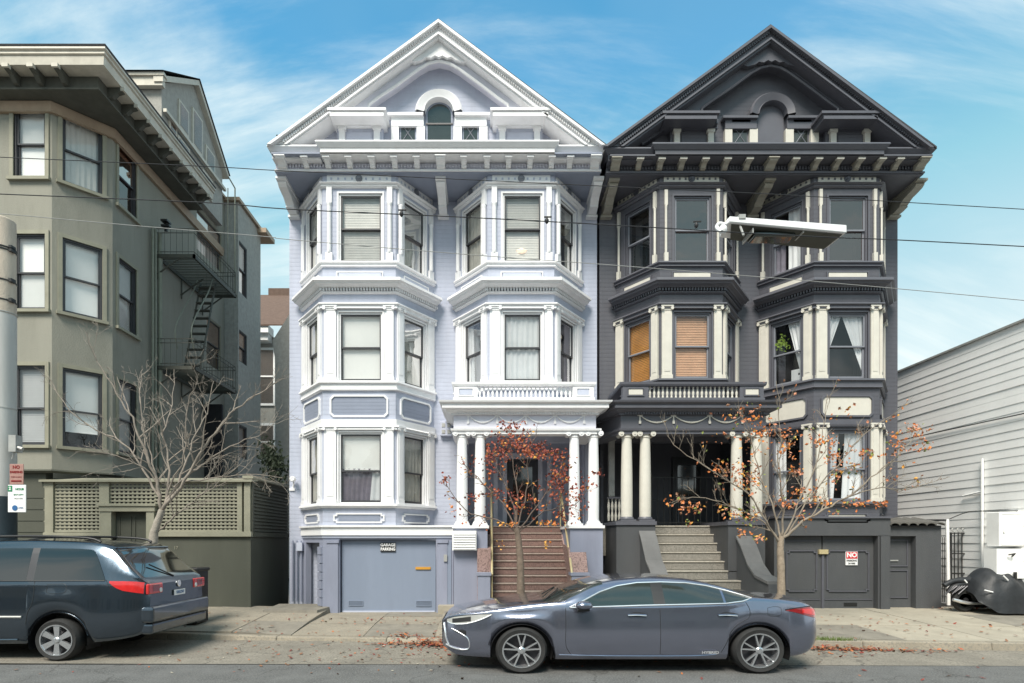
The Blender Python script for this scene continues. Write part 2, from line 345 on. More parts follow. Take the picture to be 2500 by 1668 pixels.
def text(s, loc, size, m, parent=None, name='lettering', rot=(PI/2, 0, 0), bold=.0, sx=1.0):
    cu = bpy.data.curves.new(name, 'FONT'); cu.body = s; cu.size = size; cu.align_x = 'CENTER'; cu.align_y = 'CENTER'; cu.extrude = .001; cu.offset = bold
    cu.materials.append(m); cu.resolution_u = 3; tmp = bpy.data.objects.new('tmp', cu); me = bpy.data.meshes.new_from_object(tmp); bpy.data.objects.remove(tmp)
    o = bpy.data.objects.new(name, me); C.objects.link(o)
    if not me.materials: me.materials.append(m)
    base = WL.get(parent.name, Vector((0, 0, 0))) if parent else Vector((0, 0, 0))
    if parent: o.parent = parent
    o.location = Vector(loc)-base; o.rotation_euler = rot; o.scale = (sx, 1, 1); return o
def pick(a, b, t): return a+(b-a)*t
# ------------------------------------------------------------------ ground
def yk(x): return 9.28-.08*x if x > -4 else 9.6-.03*(x+4)
def sz(x, y):
    k = yk(x); t = max(0, min(1, (y-k)/(12-k))); z = .12+.13*t
    if x < -4: z += .035*t*min(1, (-4-x)/1.5)
    if -3.2 < x < -.85: z -= .085*t
    return z
g = MB()
g.quad((-400, -400, -.03), (400, -400, -.03), (400, 7.75, -.03), (-400, 7.75, -.03))
g.quad((-400, 7.75, -.03), (400, 7.75, -.03), (400, 900, -.03), (-400, 900, -.03))
g.build('ground', M['asph'], kind='structure')
g = MB(); g.box(-60, 60, -14, 7.76, -.02, 0); g.build('road', M['asph'], kind='structure')
g = MB(); xs = [-60, -30, -14, -12, -10, -8, -6, -4, -2, 0, 2, 4, 6, 8, 10, 12, 14, 30, 60]
seam = lambda x: 7.74-.012*min(max(x, -14), 14)+.01*math.sin(x*2.1)
for a_, b_ in zip(xs[:-1], xs[1:]):
    g.quad((a_, seam(a_), .004), (b_, seam(b_), .004), (b_, yk(b_)+.05, .012), (a_, yk(a_)+.05, .012))
g.build('gutter', M['gutter'], kind='structure')
# kerb stones
kerb = bpy.data.objects.new('kerb', None); C.objects.link(kerb); kerb['kind'] = 'structure'; WL['kerb'] = Vector((0, 0, 0))
x = -16.0
while x < 16:
    x2 = x+1.8; b = MB(); y1, y2 = yk(x), yk(x2); h1, h2 = sz(x, y1), sz(x2, y2)
    dip = lambda q: .05 if -3.6 < q < .5 else 0
    h1 -= dip(x); h2 -= dip(x2)
    b.add([(x+.004, y1, -.01), (x2-.004, y2, -.01), (x2-.004, y2+.15, -.01), (x+.004, y1+.15, -.01), (x+.004, y1+.02, h1), (x2-.004, y2+.02, h2), (x2-.004, y2+.15, h2+.003), (x+.004, y1+.15, h1+.003)],
          [(0, 1, 5, 4), (4, 5, 6, 7), (0, 3, 2, 1), (1, 2, 6, 5), (0, 4, 7, 3), (2, 3, 7, 6)])
    bevel(b.build('kerb_stone', random.choice([M['conc'], M['conc2'], M['conc']]), kerb), .012); x = x2
side = bpy.data.objects.new('sidewalk', None); C.objects.link(side); side['kind'] = 'structure'; WL['sidewalk'] = Vector((0, 0, 0))
b = MB()
for q0, q1 in ((-16, -4), (-4, 16)): b.quad((q0, yk(q0)+.1, .03), (q1, yk(q1)+.1, .03), (q1, 13, .1), (q0, 13, .1))
b.build('slab_bed', M['conc3'], side)
xe = [-16, -13, -11, -9.5, -8.1, -6.7, -5.4, -4.2, -3.2, -2.0, -.85, .3, 1.5, 2.7, 3.9, 5.1, 6.3, 7.6, 8.9, 10.2, 11.6, 13, 16]
for i in range(len(xe)-1):
    for j in range(3):
        xa, xb = xe[i], xe[i+1]
        def yy(q, t): return yk(q)+.15+(12.3-yk(q)-.15)*t
        ta, tb = [(0, .36), (.36, .70), (.70, 1)][j]; gp = .006
        cs = [(xa+gp, yy(xa, ta)+gp), (xb-gp, yy(xb, ta)+gp), (xb-gp, yy(xb, tb)-gp), (xa+gp, yy(xa, tb)-gp)]
        o_ = random.uniform(-.004, .004); b = MB()
        dd = (lambda q: .05*(1-max(0, min(1, (q[1]-yk(q[0]))/1.2))) if -3.6 < q[0] < .5 else 0)
        vs = [(q[0], q[1], 0) for q in cs]+[(q[0], q[1], sz(*q)+o_-dd(q)) for q in cs]
        b.add(vs, [(4, 5, 6, 7), (0, 1, 5, 4), (1, 2, 6, 5), (2, 3, 7, 6), (3, 0, 4, 7)])
        mm = M['conc2'] if xa > 4.5 and random.random() < .75 else random.choice([M['conc'], M['conc'], M['conc'], M['conc3']])
        b.build('concrete_slab', mm, side)
# raised concrete pads beside the garage door
b = MB(); b.add([(-4.35, 11.45, .1), (-3.28, 11.45, .1), (-3.05, 12.4, .1), (-4.35, 12.4, .1), (-4.35, 11.5, .27), (-3.30, 11.5, .27), (-3.08, 12.4, .30), (-4.35, 12.4, .30)], [(0,1,5,4),(1,2,6,5),(4,5,6,7),(0,4,7,3),(2,3,7,6)])
b.build('raised_slab', M['conc3'], side)
b = MB(); b.box(-.98, -.1, 11.75, 12.1, .1, .33); b.build('raised_slab', M['conc2'], side)
# dark stain patch repair at the kerb left
b = MB(); b.add([(-3.9, 9.75, sz(-3.9, 9.75)+.004), (-3.2, 9.68, sz(-3.25, 9.68)+.004), (-3.35, 10.2, sz(-3.35, 10.2)+.006), (-3.75, 10.45, sz(-3.75, 10.45)+.006), (-4.1, 10.2, sz(-4.1, 10.2)+.005)], [(0, 1, 2, 3, 4)])

# houses on the other side of the street, behind the camera: seen only as reflections in glass and paint
b = MB(); rr = random.Random(2); x = -34
while x < 34:
    w_ = rr.uniform(6.5, 8.5); h = rr.uniform(4.5, 6); b.box(x, x+w_-.1, -24, -14.5, 0, h, mi=rr.randrange(3))
    for fl in range(3):
        for k in range(3):
            xc = x+w_*(k+.5)/3; b.box(xc-.5, xc+.5, -14.5, -14.44, .9+fl*2.6, 2.5+fl*2.6, mi=3)
    b.box(x-.1, x+w_, -14.6, -14.1, h, h+.4, mi=(rr.randrange(3))); x += w_
b.build('opposite_buildings', [M['grwall'], M['greent'], M['tan'], M['room']], kind='structure')
# ------------------------------------------------------------------ facade pieces
def wall_open(mb, fr, u0, u1, z0, z1, ops, th=.14, n1=0.0):
    us = sorted(set([u0, u1]+[q for o in ops for q in o[:2] if u0 < q < u1]))
    for a_, b_ in zip(us[:-1], us[1:]):
        m_ = (a_+b_)/2; cuts = sorted([(o[2], o[3]) for o in ops if o[0] < m_ < o[1]]); z = z0
        for c0, c1 in cuts:
            if c0 > z: mb.box(a_, b_, n1-th, n1, z, c0, fr)
            z = max(z, c1)
        if z1 > z: mb.box(a_, b_, n1-th, n1, z, z1, fr)
def curtain(fr, tl, tr, bl, br, zt, zb, n, name, m, parent, amp=.012, freq=60, rows=6, cols=28):
    b = MB(); ph = random.random()*6
    vs = []
    for j in range(rows+1):
        t = j/rows; l_ = pick(tl, bl, t); r_ = pick(tr, br, t); z = pick(zt, zb, t)
        for i in range(cols+1):
            u = pick(l_, r_, i/cols); q = pick(tl, tr, i/cols)
            vs.append(fr.p(u, n+amp*math.sin(q*freq+ph)+amp*.5*math.sin(q*freq*.37+ph*2), z))
    fs = [(j*(cols+1)+i, j*(cols+1)+i+1, (j+1)*(cols+1)+i+1, (j+1)*(cols+1)+i) for j in range(rows) for i in range(cols)]
    b.add(vs, fs); return b.build(name, m, parent, smooth=True)
def window(par, fr, u0, u1, z0, z1, style, framem, sashm, pane=None, rail=.5, n=0.0, fw=.035, lowerdark=True, sill=None):
    pane = pane or M['pane']; b = MB()
    b.box(u0, u0+fw, n-.16, n-.012, z0, z1, fr); b.box(u1-fw, u1, n-.16, n-.012, z0, z1, fr)
    b.box(u0+fw, u1-fw, n-.16, n-.012, z1-fw, z1, fr); b.box(u0+fw, u1-fw, n-.16, n-.012, z0, z0+fw*.8, fr)
    o = b.build('window', framem, par)
    a0, a1, c0, c1 = u0+fw, u1-fw, z0+fw*.8, z1-fw; zm = pick(c0, c1, rail); s_ = .03
    def sash(za, zb, nn, bot):
        b = MB(); b.box(a0, a0+s_, nn-.03, nn, za, zb, fr); b.box(a1-s_, a1, nn-.03, nn, za, zb, fr)
        b.box(a0+s_, a1-s_, nn-.03, nn, zb-s_, zb, fr); b.box(a0+s_, a1-s_, nn-.03, nn, za, za+s_*bot, fr); b.build('sash', sashm, o)
        p = MB(); p.quad(fr.p(a0+s_, nn-.015, za+s_*bot), fr.p(a1-s_, nn-.015, za+s_*bot), fr.p(a1-s_, nn-.015, zb-s_), fr.p(a0+s_, nn-.015, zb-s_)); p.build('pane', pane, o)
    sash(zm-.015, c1, n-.035, 1.0); sash(c0, zm+.015, n-.068, 1.5)
    p = MB(); p.box(u0-.02, u1+.02, n-.48, n-.47, z0-.05, z1+.05, fr); p.box(u0-.03, u0-.02, n-.48, n-.17, z0-.05, z1+.05, fr); p.box(u1+.02, u1+.03, n-.48, n-.17, z0-.05, z1+.05, fr)
    p.box(u0-.02, u1+.02, n-.47, n-.17, z0-.06, z0-.05, fr); p.box(u0-.02, u1+.02, n-.47, n-.17, z1+.05, z1+.06, fr)
    p.build('room_behind', M['room'], o)
    W_ = u1-u0; nb = n-.115
    for st in style if isinstance(style, list) else [style]:
        if isinstance(st, str): st = (st,)
        k = st[0]
        if k == 'shade':
            zb = pick(z1, z0, st[1] if len(st) > 1 else 1); q = MB(); q.box(u0+.01, u1-.01, nb-.005, nb, zb, z1, fr); q.box(u0+.01, u1-.01, nb-.01, nb+.01, zb, zb+.02, fr); q.build('roller_shade', st[2] if len(st) > 2 else M['shade'], o)
        elif k == 'blind':
            zb = pick(z1, z0, st[1] if len(st) > 1 else 1); q = MB(); zc = zb; tl_ = .010 if len(st) > 2 and st[2].name.find('wood') >= 0 else .005
            while zc < z1:
                q.add([fr.p(u0+.01, nb-tl_, zc+.037), fr.p(u1-.01, nb-tl_, zc+.037), fr.p(u1-.01, nb+tl_, zc), fr.p(u0+.01, nb+tl_, zc)], [(0, 1, 2, 3)]); zc += .034
            q.build('slatted_blind', st[2] if len(st) > 2 else M['blind'], o)
        elif k == 'curt':
            _, tl, tr, bl, br, mm = st[:6]; zt = pick(z0, z1, st[6]) if len(st) > 6 else z1; zb = pick(z0, z1, st[7]) if len(st) > 7 else z0
            curtain(fr, u0+W_*tl, u0+W_*tr, u0+W_*bl, u0+W_*br, zt, zb, nb, 'curtain', mm, o)
        elif k == 'half':    # screens in the lowest part
            q = MB(); q.box(u0+.04, pick(u0, u1, .46), n-.15, n-.13, z0+.03, pick(z0, z1, .18), fr); q.box(pick(u0, u1, .54), u1-.04, n-.15, n-.13, z0+.03, pick(z0, z1, .18), fr); q.build('vent_screen', M['sashd'], o)
            q = MB(); q.box(u0+.03, u1-.03, n-.15, n-.125, pick(z0, z1, .18), pick(z0, z1, .20), fr); q.box(pick(u0, u1, .46), pick(u0, u1, .54), n-.15, n-.125, z0+.03, pick(z0, z1, .18), fr); q.build('screen_frame', M['sashw'], o)
    if sill:
        q = MB(); q.box(u0-.06, u1+.06, n-.02, n+.06, z0-.05, z0-.003, fr); q.build('sill', sill, o)
    return o
def dentils(b, fr, u0, u1, n0, n1, z0, z1, pitch):
    k = max(1, int(abs(u1-u0)/pitch)); 
    for i in range(k):
        c = u0+(i+.5)*(u1-u0)/k; b.box(c-pitch*.28, c+pitch*.28, n0, n1, z0, z1, fr)
def pilaster(par, fr, u0, u1, z0, z1, m, ionic=True):
    b = MB(); w_ = u1-u0; b.box(u0, u1, -.05, .045, z0+.09, z1-.10, fr); b.box(u0-.012, u1+.012, -.05, .06, z0, z0+.09, fr)
    b.box(u0+w_*.22, u1-w_*.22, .045, .052, z0+.16, z1-.16, fr)
    o = b.build('pilaster', m, par)
    b = MB(); b.box(u0-.025, u1+.025, -.05, .085, z1-.035, z1, fr); b.box(u0-.005, u1+.005, -.05, .055, z1-.10, z1-.035, fr)
    if ionic:
        for u in (u0+.004, u1-.004):
            c = 10; vs = [fr.p(u+.032*math.cos(2*PI*i/c), nn, z1-.068+.032*math.sin(2*PI*i/c)) for nn in (.04, .092) for i in range(c)]
            b.add(vs, [tuple(range(c)), tuple(range(2*c-1, c-1, -1))]+[(i, (i+1) % c, c+(i+1) % c, c+i) for i in range(c)])
    b.build('capital', m, o); return o
def column(par, x, y, z0, z1, r, m, mb_=None):
    h = z1-z0; b = MB(); prof = []
    for i in range(9):
        t = i/8; prof.append((r*(1-.16*t**1.8+.03*math.sin(PI*t)), .09+t*(h-.09-.17)))
    b.lathe((x, y, z0), prof, 20); o = b.build('column', m, par, smooth=50, at=(x, y, z0))
    b = MB(); b.box(x-r*1.35, x+r*1.35, y-r*1.35, y+r*1.35, z0, z0+.035); b.lathe((x, y, z0+.035), [(r*1.25, 0), (r*1.32, .015), (r*1.2, .03), (r*1.1, .055)], 20)
    b.build('column_base', mb_ or m, o, smooth=50)
    b = MB(); zc = z1-.17; b.lathe((x, y, zc), [(r*.86, 0), (r*.95, .01), (r*.95, .025), (r*.86, .03), (r*.9, .08)], 20)
    b.box(x-r*1.25, x+r*1.25, y-r*1.05, y+r*1.05, z1-.03, z1)
    b.box(x-r*1.15, x+r*1.15, y-r*.95, y+r*.95, z1-.075, z1-.03)
    for s in (-1, 1):
        b.lathe((x+s*r*1.15, y-r*1.15, z1-.095), [(.052, 0), (.055, .02), (.045, r*1.1), (.055, r*2.25), (.052, r*2.3)], 12, 'y')
        b.lathe((x+s*r*1.15, y-r*1.15-.012, z1-.095), [(.02, 0), (.022, .012)], 8, 'y')
    b.build('capital', m, o, smooth=40); return o
def panel_frame(b, fr, u0, u1, z0, z1, n0, n1, t=.028, ch=.05, ear=False):
    def loop(d):
        c = ch*(1-d*.2/t if t else 1); a0, a1, c0, c1 = u0+d, u1-d, z0+d, z1-d
        if ear:
            e = .05
            return [(a0+e, c0), (a1-e, c0), (a1-e, c0+e*.7), (a1, c0+e*.7), (a1, c1-e*.7), (a1-e, c1-e*.7), (a1-e, c1), (a0+e, c1), (a0+e, c1-e*.7), (a0, c1-e*.7), (a0, c0+e*.7), (a0+e, c0+e*.7)]
        return [(a0+c, c0), (a1-c, c0), (a1, c0+c), (a1, c1-c), (a1-c, c1), (a0+c, c1), (a0, c1-c), (a0, c0+c)]
    A, B = loop(0), loop(t); k = len(A)
    vs = [fr.p(u, n_, z) for n_ in (n0, n1) for L_ in (A, B) for u, z in L_]
    fs = []
    for i in range(k):
        j = (i+1) % k; fs += [(2*k+i, 2*k+j, 3*k+j, 3*k+i), (i, j, 2*k+j, 2*k+i), (k+i, 3*k+i, 3*k+j, k+j)]
    b.add(vs, fs)
def rosette(par, fr, u, n, z, r, m, name='rosette'):
    b = MB(); c = 12
    for (ra, na, nb_) in ((r, n, n+.02), (r*.65, n+.02, n+.035), (r*.3, n+.035, n+.05)):
        vs = [fr.p(u+ra*math.cos(2*PI*i/c), q, z+ra*math.sin(2*PI*i/c)) for q in (na, nb_) for i in range(c)]
        b.add(vs, [tuple(range(c)), tuple(range(2*c-1, c-1, -1))]+[(i, (i+1) % c, c+(i+1) % c, c+i) for i in range(c)])
    return b.build(name, m, par)
DW, DF = 12.93, 12.0
def bay(par, S, fxl, fxr, storeys, zbot, dx=.69, ground=False):
    """canted bay: S = colour set, storeys = [(top py, bottom py, [left, front, right styles], kind)]"""
    XL, XR = K(fxl, DF), K(fxr, DF)
    plan = [(XL-dx, DW), (XL, DF), (XR, DF), (XR+dx, DW)]
    frs = [Fr(*plan[i], *plan[i+1]) for i in range(3)]
    fl = [(.24, .80), (.22, .82), (.20, .76)]
    ztop = Z(416)
    for fi, fr in enumerate(frs):
        ops = []; L_ = fr.L
        for (pt, pb, st, kind) in storeys: ops.append((L_*fl[fi][0], L_*fl[fi][1], Z(pb), Z(pt)))
        b = MB(); wall_open(b, fr, 0, L_, zbot, ztop, ops, th=.12); b.build('bay_wall', S['wall'], par)
        for si, (pt, pb, st, kind) in enumerate(storeys):
            u0, u1 = L_*fl[fi][0], L_*fl[fi][1]; z0, z1 = Z(pb), Z(pt)
            pane = S['pane'] if st[fi] != 'sky' else M['panes']
            sty = st[fi]
            window(par, fr, u0, u1, z0, z1, [] if sty == 'sky' else sty, S['frame'], S['sash'], pane=S.get('panes', {}).get((si, fi), pane), rail=.5 if kind != 'low' else .46)
            # casing around the opening
            b = MB(); cw = .035
            b.box(u0-cw, u0, -.05, .02, z0, z1+cw, fr); b.box(u1, u1+cw, -.05, .02, z0, z1+cw, fr); b.box(u0, u1, -.05, .02, z1, z1+cw, fr)
            b.build('window_casing', S['casing'], par)
            if kind == 'top':
                for (ua, ub) in ((.035, min(.15, u0/L_-.05)), (u1/L_+.055, .965)):
                    c = L_*(ua+ub)/2; w_ = .026 if S['two'] else .045; zt = z1+.14; zb = z0-.04
                    for cc in ((L_*ua+.03, L_*ub-.0) if False else (c,)):
                        b = MB(); b.box(cc-w_*1.5, cc+w_*1.5, -.04, .06, zb, zb+.22, fr); b.box(cc-w_*1.2, cc+w_*1.2, -.04, .05, zt-.34, zt-.02, fr)
                        vs = []; c8 = 8
                        for (zz_, rr) in ((zb+.22, w_*.9), (zb+.26, w_), (zt-.42, w_*.95), (zt-.36, w_*1.15), (zt-.34, w_)):
                            vs += [fr.p(cc+rr*math.cos(PI+PI*i/(c8-1)) , .0+rr*1.2*(1-math.cos(0)) + rr*1.3*math.sin(PI*i/(c8-1))+.02, zz_) for i in range(c8)]
                        b.add(vs, [(j*c8+i, j*c8+i+1, (j+1)*c8+i+1, (j+1)*c8+i) for j in range(4) for i in range(c8-1)])
                        b.build('colonette', S['pil'], par)
            else:
                zb, zt = z0-.01, z1+.13
                pilaster(par, fr, L_*.025, u0-.045, zb, zt, S['pil']); pilaster(par, fr, u1+.045, L_*.975, zb, zt, S['pil'])
    mb = lambda prof, m, name: (lambda b: (b.sweep(plan, prof), b.build(name, m, par)))(MB())
    T = S['trim']; T2 = S['trim2']
    # head mouldings of the top storey and the frieze panel above
    zt = Z(storeys[0][0]); 
    mb([(.0, Z(450.5)), (.09, Z(450.5)), (.10, Z(452)), (.05, Z(455)), (.06, Z(458)), (.03, Z(461)), (.0, Z(461))], T2, 'head_moulding')
    mb([(.0, Z(417)), (.06, Z(417)), (.05, Z(421)), (.03, Z(423)), (0, Z(423))], T, 'crown_moulding')
    for fi, fr in enumerate(frs):
        b = MB(); b.box(fr.L*.06, fr.L*.94, 0, .022, Z(449), Z(424), fr); b.build('frieze_panel', S['frz'], par)
        b = MB()
        k = 9
        for i in range(k):
            if i == k//2: continue
            c = fr.L*pick(.12, .88, i/(k-1)); b.box(c-.018, c+.018, .022, .032, Z(441), Z(436), fr)
        b.build('frieze_beads', S['beads'], par)
        rosette(par, fr, fr.L*.5, .022, Z(438), .070, S['ros'])
    # bands
    z0 = Z(storeys[0][1])
    mb([(0, z0), (.075, z0), (.08, z0-.03), (.04, z0-.05), (.05, z0-.09), (0, z0-.10)], T2, 'sill_moulding')
    for fr in frs:
        b = MB(); b.box(fr.L*.22, fr.L*.80, 0, .022, Z(681), Z(666), fr); b.build('apron_panel', S['pan1'], par)
        b = MB(); panel_frame(b, fr, fr.L*.19, fr.L*.83, Z(683), Z(664), 0, .03, t=.022, ch=.005); b.build('apron_frame', S['trim2'], par)
    mb([(0, Z(684)), (.06, Z(684)), (.24, Z(689)), (.25, Z(696)), (.20, Z(698)), (.19, Z(701)), (.12, Z(704)), (.10, Z(706)), (0, Z(706))], T, 'mid_cornice')
    b = MB()
    for fr in frs: dentils(b, fr, -.05, fr.L+.05, 0, .085, Z(713), Z(706.5), .058)
    b.build('dentil_course', T, par)
    mb([(0, Z(714)), (.06, Z(714)), (.055, Z(716.5)), (.03, Z(718.5)), (0, Z(719))], T, 'dentil_shelf')
    zs = Z(storeys[1][0])
    mb([(0, zs+.165), (.10, zs+.165), (.105, zs+.14), (.06, zs+.12), (.07, zs+.065), (0, zs+.05)], T2, 'lintel_moulding')
    z0 = Z(storeys[1][1])
    mb([(0, z0-.005), (.09, z0-.005), (.095, z0-.04), (.05, z0-.06), (.05, z0-.15), (.06, z0-.17), (.03, z0-.19), (0, z0-.19)], T2, 'sill_moulding')
    if len(storeys) > 2:
        zs = Z(storeys[2][0])
        for fr in frs:
            b = MB(); b.box(fr.L*.13, fr.L*.87, 0, .012, Z(1014), Z(970), fr); b.build('spandrel_panel', S['pan2'], par)
            b = MB(); panel_frame(b, fr, fr.L*.10, fr.L*.90, Z(1019), Z(965), 0, .035, t=.035, ch=.07); b.build('spandrel_frame', S['pfr'], par)
        mb([(0, Z(1025)), (.05, Z(1025)), (.045, Z(1040)), (.07, Z(1042)), (.08, zs+.10), (.05, zs+.09), (.06, zs+.05), (0, zs+.04)], T2, 'lintel_band')
        z0 = Z(storeys[2][1])
        mb([(0, z0-.005), (.09, z0-.005), (.095, z0-.045), (.05, z0-.06), (.03, z0-.09), (0, z0-.09)], T2, 'sill_moulding')
        for fr in frs:
            b = MB(); b.box(fr.L*.22, fr.L*.78, 0, .012, Z(1273), Z(1257), fr); b.build('base_panel', S['pan2'], par)
            b = MB(); panel_frame(b, fr, fr.L*.15, fr.L*.85, Z(1277), Z(1253), 0, .03, t=.028, ear=True); b.build('base_panel_frame', S['pfr'], par)
    return plan, frs
def bracket_mesh(S, name, par, x, w_, y0, y1, z0, z1, m, m2=None):
    """scroll console: y0 front, y1 back, z0 bottom, z1 top"""
    d = y1-y0; h = z1-z0; b = MB()
    b.yz([(y0-.02*d, z1), (y0-.02*d, z1-.13*h), (y0+.08*d, z1-.16*h), (y1, z1-.16*h), (y1, z1)], x-w_*.62, x+w_*.62)
    pts = [(y1, z1-.16*h), (y0+.08*d, z1-.16*h), (y0+.05*d, z1-.28*h), (y0+.12*d, z1-.42*h), (y0+.30*d, z1-.52*h), (y0+.42*d, z1-.56*h), (y0+.50*d, z1-.66*h), (y0+.60*d, z1-.82*h), (y0+.58*d, z1-.92*h), (y0+.75*d, z0), (y1, z0)]
    b.yz(pts, x-w_/2, x+w_/2)
    return b.build(name, m, par, at=(x, y0, z0))
def victorian(par, S, G, xl, xr, mx, flip):
    """gable, main cornice and back of one house; G maps white-house pixels to this house"""
    g_ = lambda px, py, D: P(*G(px, py), D)
    def poly(mb, pts, D0, D1):
        A = [g_(px, py, D0) for px, py in pts]; k = len(A)
        vs = [tuple(q) for q in A]+[(q.x, D1, q.z) for q in A]
        mb.add(vs, [tuple(range(k)), tuple(range(2*k-1, k-1, -1))]+[(i, (i+1) % k, k+(i+1) % k, k+i) for i in range(k)])
    X0, X1 = xl, xr
    # tympanum
    b = MB(); poly(b, [(716, 352), (1070, 92), (1424, 352)], 12.10, 12.3); b.build('tympanum_wall', S['wall'], par)
    arch = [(899, 263), (899, 252), (922, 234), (969, 203), (1000, 180), (1023, 163), (1046, 150), (1071, 144.5), (1096, 150), (1119, 163), (1142, 180), (1175, 204), (1214, 234), (1240, 252), (1241, 265)]
    # inner frame plate with arched opening
    b = MB(); left = [(808, 263), (836, 240), (993, 128), (1070, 76)]; right = [(1150, 128), (1304, 240), (1334, 265)]
    top = left+right; 
    A = arch; outer = []
    n_ = len(A); 
    def on_top(i):
        t = i/(n_-1); px = pick(808, 1334, t); base = 263
        # follow the slope
        y = 76+(abs(px-1070)*.716) ; return (px, min(y, 265))
    O = [on_top(i) for i in range(n_)]
    for i in range(n_-1): poly(b, [A[i], A[i+1], O[i+1], O[i]], 11.86, 12.33)
    b.build('gable_arch_frame', S['gfr'], par)
    b = MB()
    Ai = [g_(px, py, 11.80) for px, py in arch]; b.tube([(v.x, 11.85, v.z) for v in Ai], .028, 6); b.build('arch_moulding', S['gtrim'], par)
    # raking cornice
    b = MB(); th = 40
    for (p0, p1) in (((655, 352), (1070, 50)), ((1070, 50), (1474, 354))):
        sgn = 1
        poly(b, [p0, p1, (p1[0], p1[1]+th), (p0[0]+(54 if p0[1] > 300 else 0), p0[1]+(0 if p0[1] > 300 else th))] if p0[1] > 300 else [p0, p1, (p1[0]-54, p1[1]), (p0[0], p0[1]+th)], 11.66, 12.4)
    b.build('raking_cornice', S['gtrim'], par)
    b = MB()
    for d_, o_, t_ in ((0, 11.56, 7), (10, 11.61, 4), (31, 11.62, 5)):
        for (p0, p1) in (((651, 351), (1070, 46)), ((1070, 46), (1478, 353))):
            k = 1 if p0[1] > 300 else 0
            sh = d_*1.36
            q0 = (p0[0]+sh*k, p0[1]+(0 if k else d_)); q1 = (p1[0]-(0 if k else sh), p1[1]+(d_ if k else 0))
            if k: poly(b, [q0, q1, (q1[0], q1[1]+t_), (q0[0]+t_*1.36, q0[1])], o_, 11.67)
            else: poly(b, [q0, q1, (q1[0]-t_*1.36, q1[1]), (q0[0], q0[1]+t_)], o_, 11.67)
    b.build('raking_moulding', S['gtrim'], par)
    b = MB()      # dentils along the rake
    for i in range(74):
        for s_ in (0, 1):
            t = (i+.5)/74
            if s_ == 0: px, py = pick(690, 1066, t), pick(345, 64, t)
            else: px, py = pick(1074, 1440, t), pick(64, 345, t)
            v = g_(px, py, 11.63); b.box(v.x-.016, v.x+.016, 11.62, 11.67, v.z-.03, v.z+.02)
    b.build('rake_dentils', S['gtrim'], par)
    # scalloped apex plate
    b = MB(); sc_ = [(993, 146), (1012, 151), (1030, 146), (1040, 139), (1052, 141), (1062, 135), (1071, 139), (1080, 135), (1091, 141), (1102, 139), (1112, 146), (1130, 151), (1148, 146)]
    poly(b, sc_+[(1120, 118), (1070, 84), (1022, 118)], 11.76, 11.87); b.build('apex_ornament', S['gtrim'], par)
    b = MB(); v = g_(1070, 94, 11.74); b.box(v.x-.08, v.x+.08, 11.73, 11.80, v.z-.02, v.z+.02); b.build('apex_vent', S['vent'], par)
    # attic pavilions over the bays
    for (c0, c1, b0, b1, inner) in ((798, 942, 822, 932, 1), (1197, 1345, 1214, 1324, 0)):
        a_, e_ = g_(c0, 262, 11.6), g_(c1, 281, 11.6)
        b = MB(); b.box(a_.x, e_.x, 11.60, 12.33, g_(0, 268, 11.6).z, a_.z); b.box(a_.x+.04, e_.x-.04, 11.64, 12.33, g_(0, 273, 11.6).z, g_(0, 268, 11.6).z); b.box(a_.x+.05, e_.x-.05, 11.62, 12.33, e_.z, g_(0, 273, 11.6).z)
        b.build('pavilion_cornice', S['gtrim'], par)
        a_, e_ = g_(b0-4, 0, 11.88), g_(b1+4, 0, 11.88); zt, zb = g_(0, 283, 11.8).z, g_(0, 300, 11.8).z
        b = MB(); b.box(a_.x, e_.x, 11.88, 12.33, zb, zt); b.build('pavilion_frieze', S['gtrim'], par)
        b = MB(); k = 17
        for i in range(k):
            x_ = pick(a_.x+.02, e_.x-.02, (i+.5)/k); b.box(x_-.018, x_+.018, 11.78, 11.88, zb+.03, zt-.02)
        b.build('dentil_course', S['gtrim'], par)
        z1_, z0_ = zb, g_(0, 347, 11.95).z
        b = MB(); b.box(a_.x+.02, e_.x-.02, 11.97, 12.33, z0_, z1_); b.build('pavilion_wall', S['wall'], par)
        for (p0, p1) in ((b0+3, b0+22), (b1-22, b1-3)):
            l_, r_ = g_(p0, 0, 11.9).x, g_(p1, 0, 11.9).x
            b = MB(); b.box(l_+.02, r_-.02, 11.90, 11.97, z0_, z1_-.06); b.box(l_, r_, 11.885, 11.97, z1_-.06, z1_); b.build('short_pilaster', S['pil'], par)
        l_, r_ = g_(b0+24, 0, 11.95).x, g_(b1-24, 0, 11.95).x
        b = MB(); b.box(l_, r_, 11.955, 11.97, z0_+.02, z1_-.08); b.build('attic_panel', S['apan'], par)
    # dark triangular dentilled soffit near the eaves
    b = MB()
    for s_ in (0, 1):
        for i in range(14):
            t = (i+.5)/14; px = pick(745, 812, t) if s_ == 0 else pick(1404, 1336, t); py = pick(347, 300, t)
            v = g_(px, py, 12.0); b.box(v.x-.022, v.x+.022, 11.95, 12.33, v.z-.05, v.z+.03)
    b.build('eaves_dentils', S['gtrim'], par)
    # palladian window
    fr = Fr(-20, 12.10, 20, 12.10); U = lambda px, D=12.0: g_(px, 0, D).x+20
    ze, zs_, zb = g_(0, 279, 12.0).z, g_(0, 307, 12.0).z, g_(0, 352, 12.0).z
    for (e0, e1) in ((947, 1034), (1110, 1196)):
        b = MB(); b.box(U(e0), U(e1), 0, .16, g_(0, 285, 12.0).z, ze, fr); b.box(U(e0 if e0 > 1000 else 955), U(e1 if e0 < 1000 else 1188), 0, .10, zs_, g_(0, 285, 12.0).z, fr); b.build('attic_entablature', S['gen'], par)
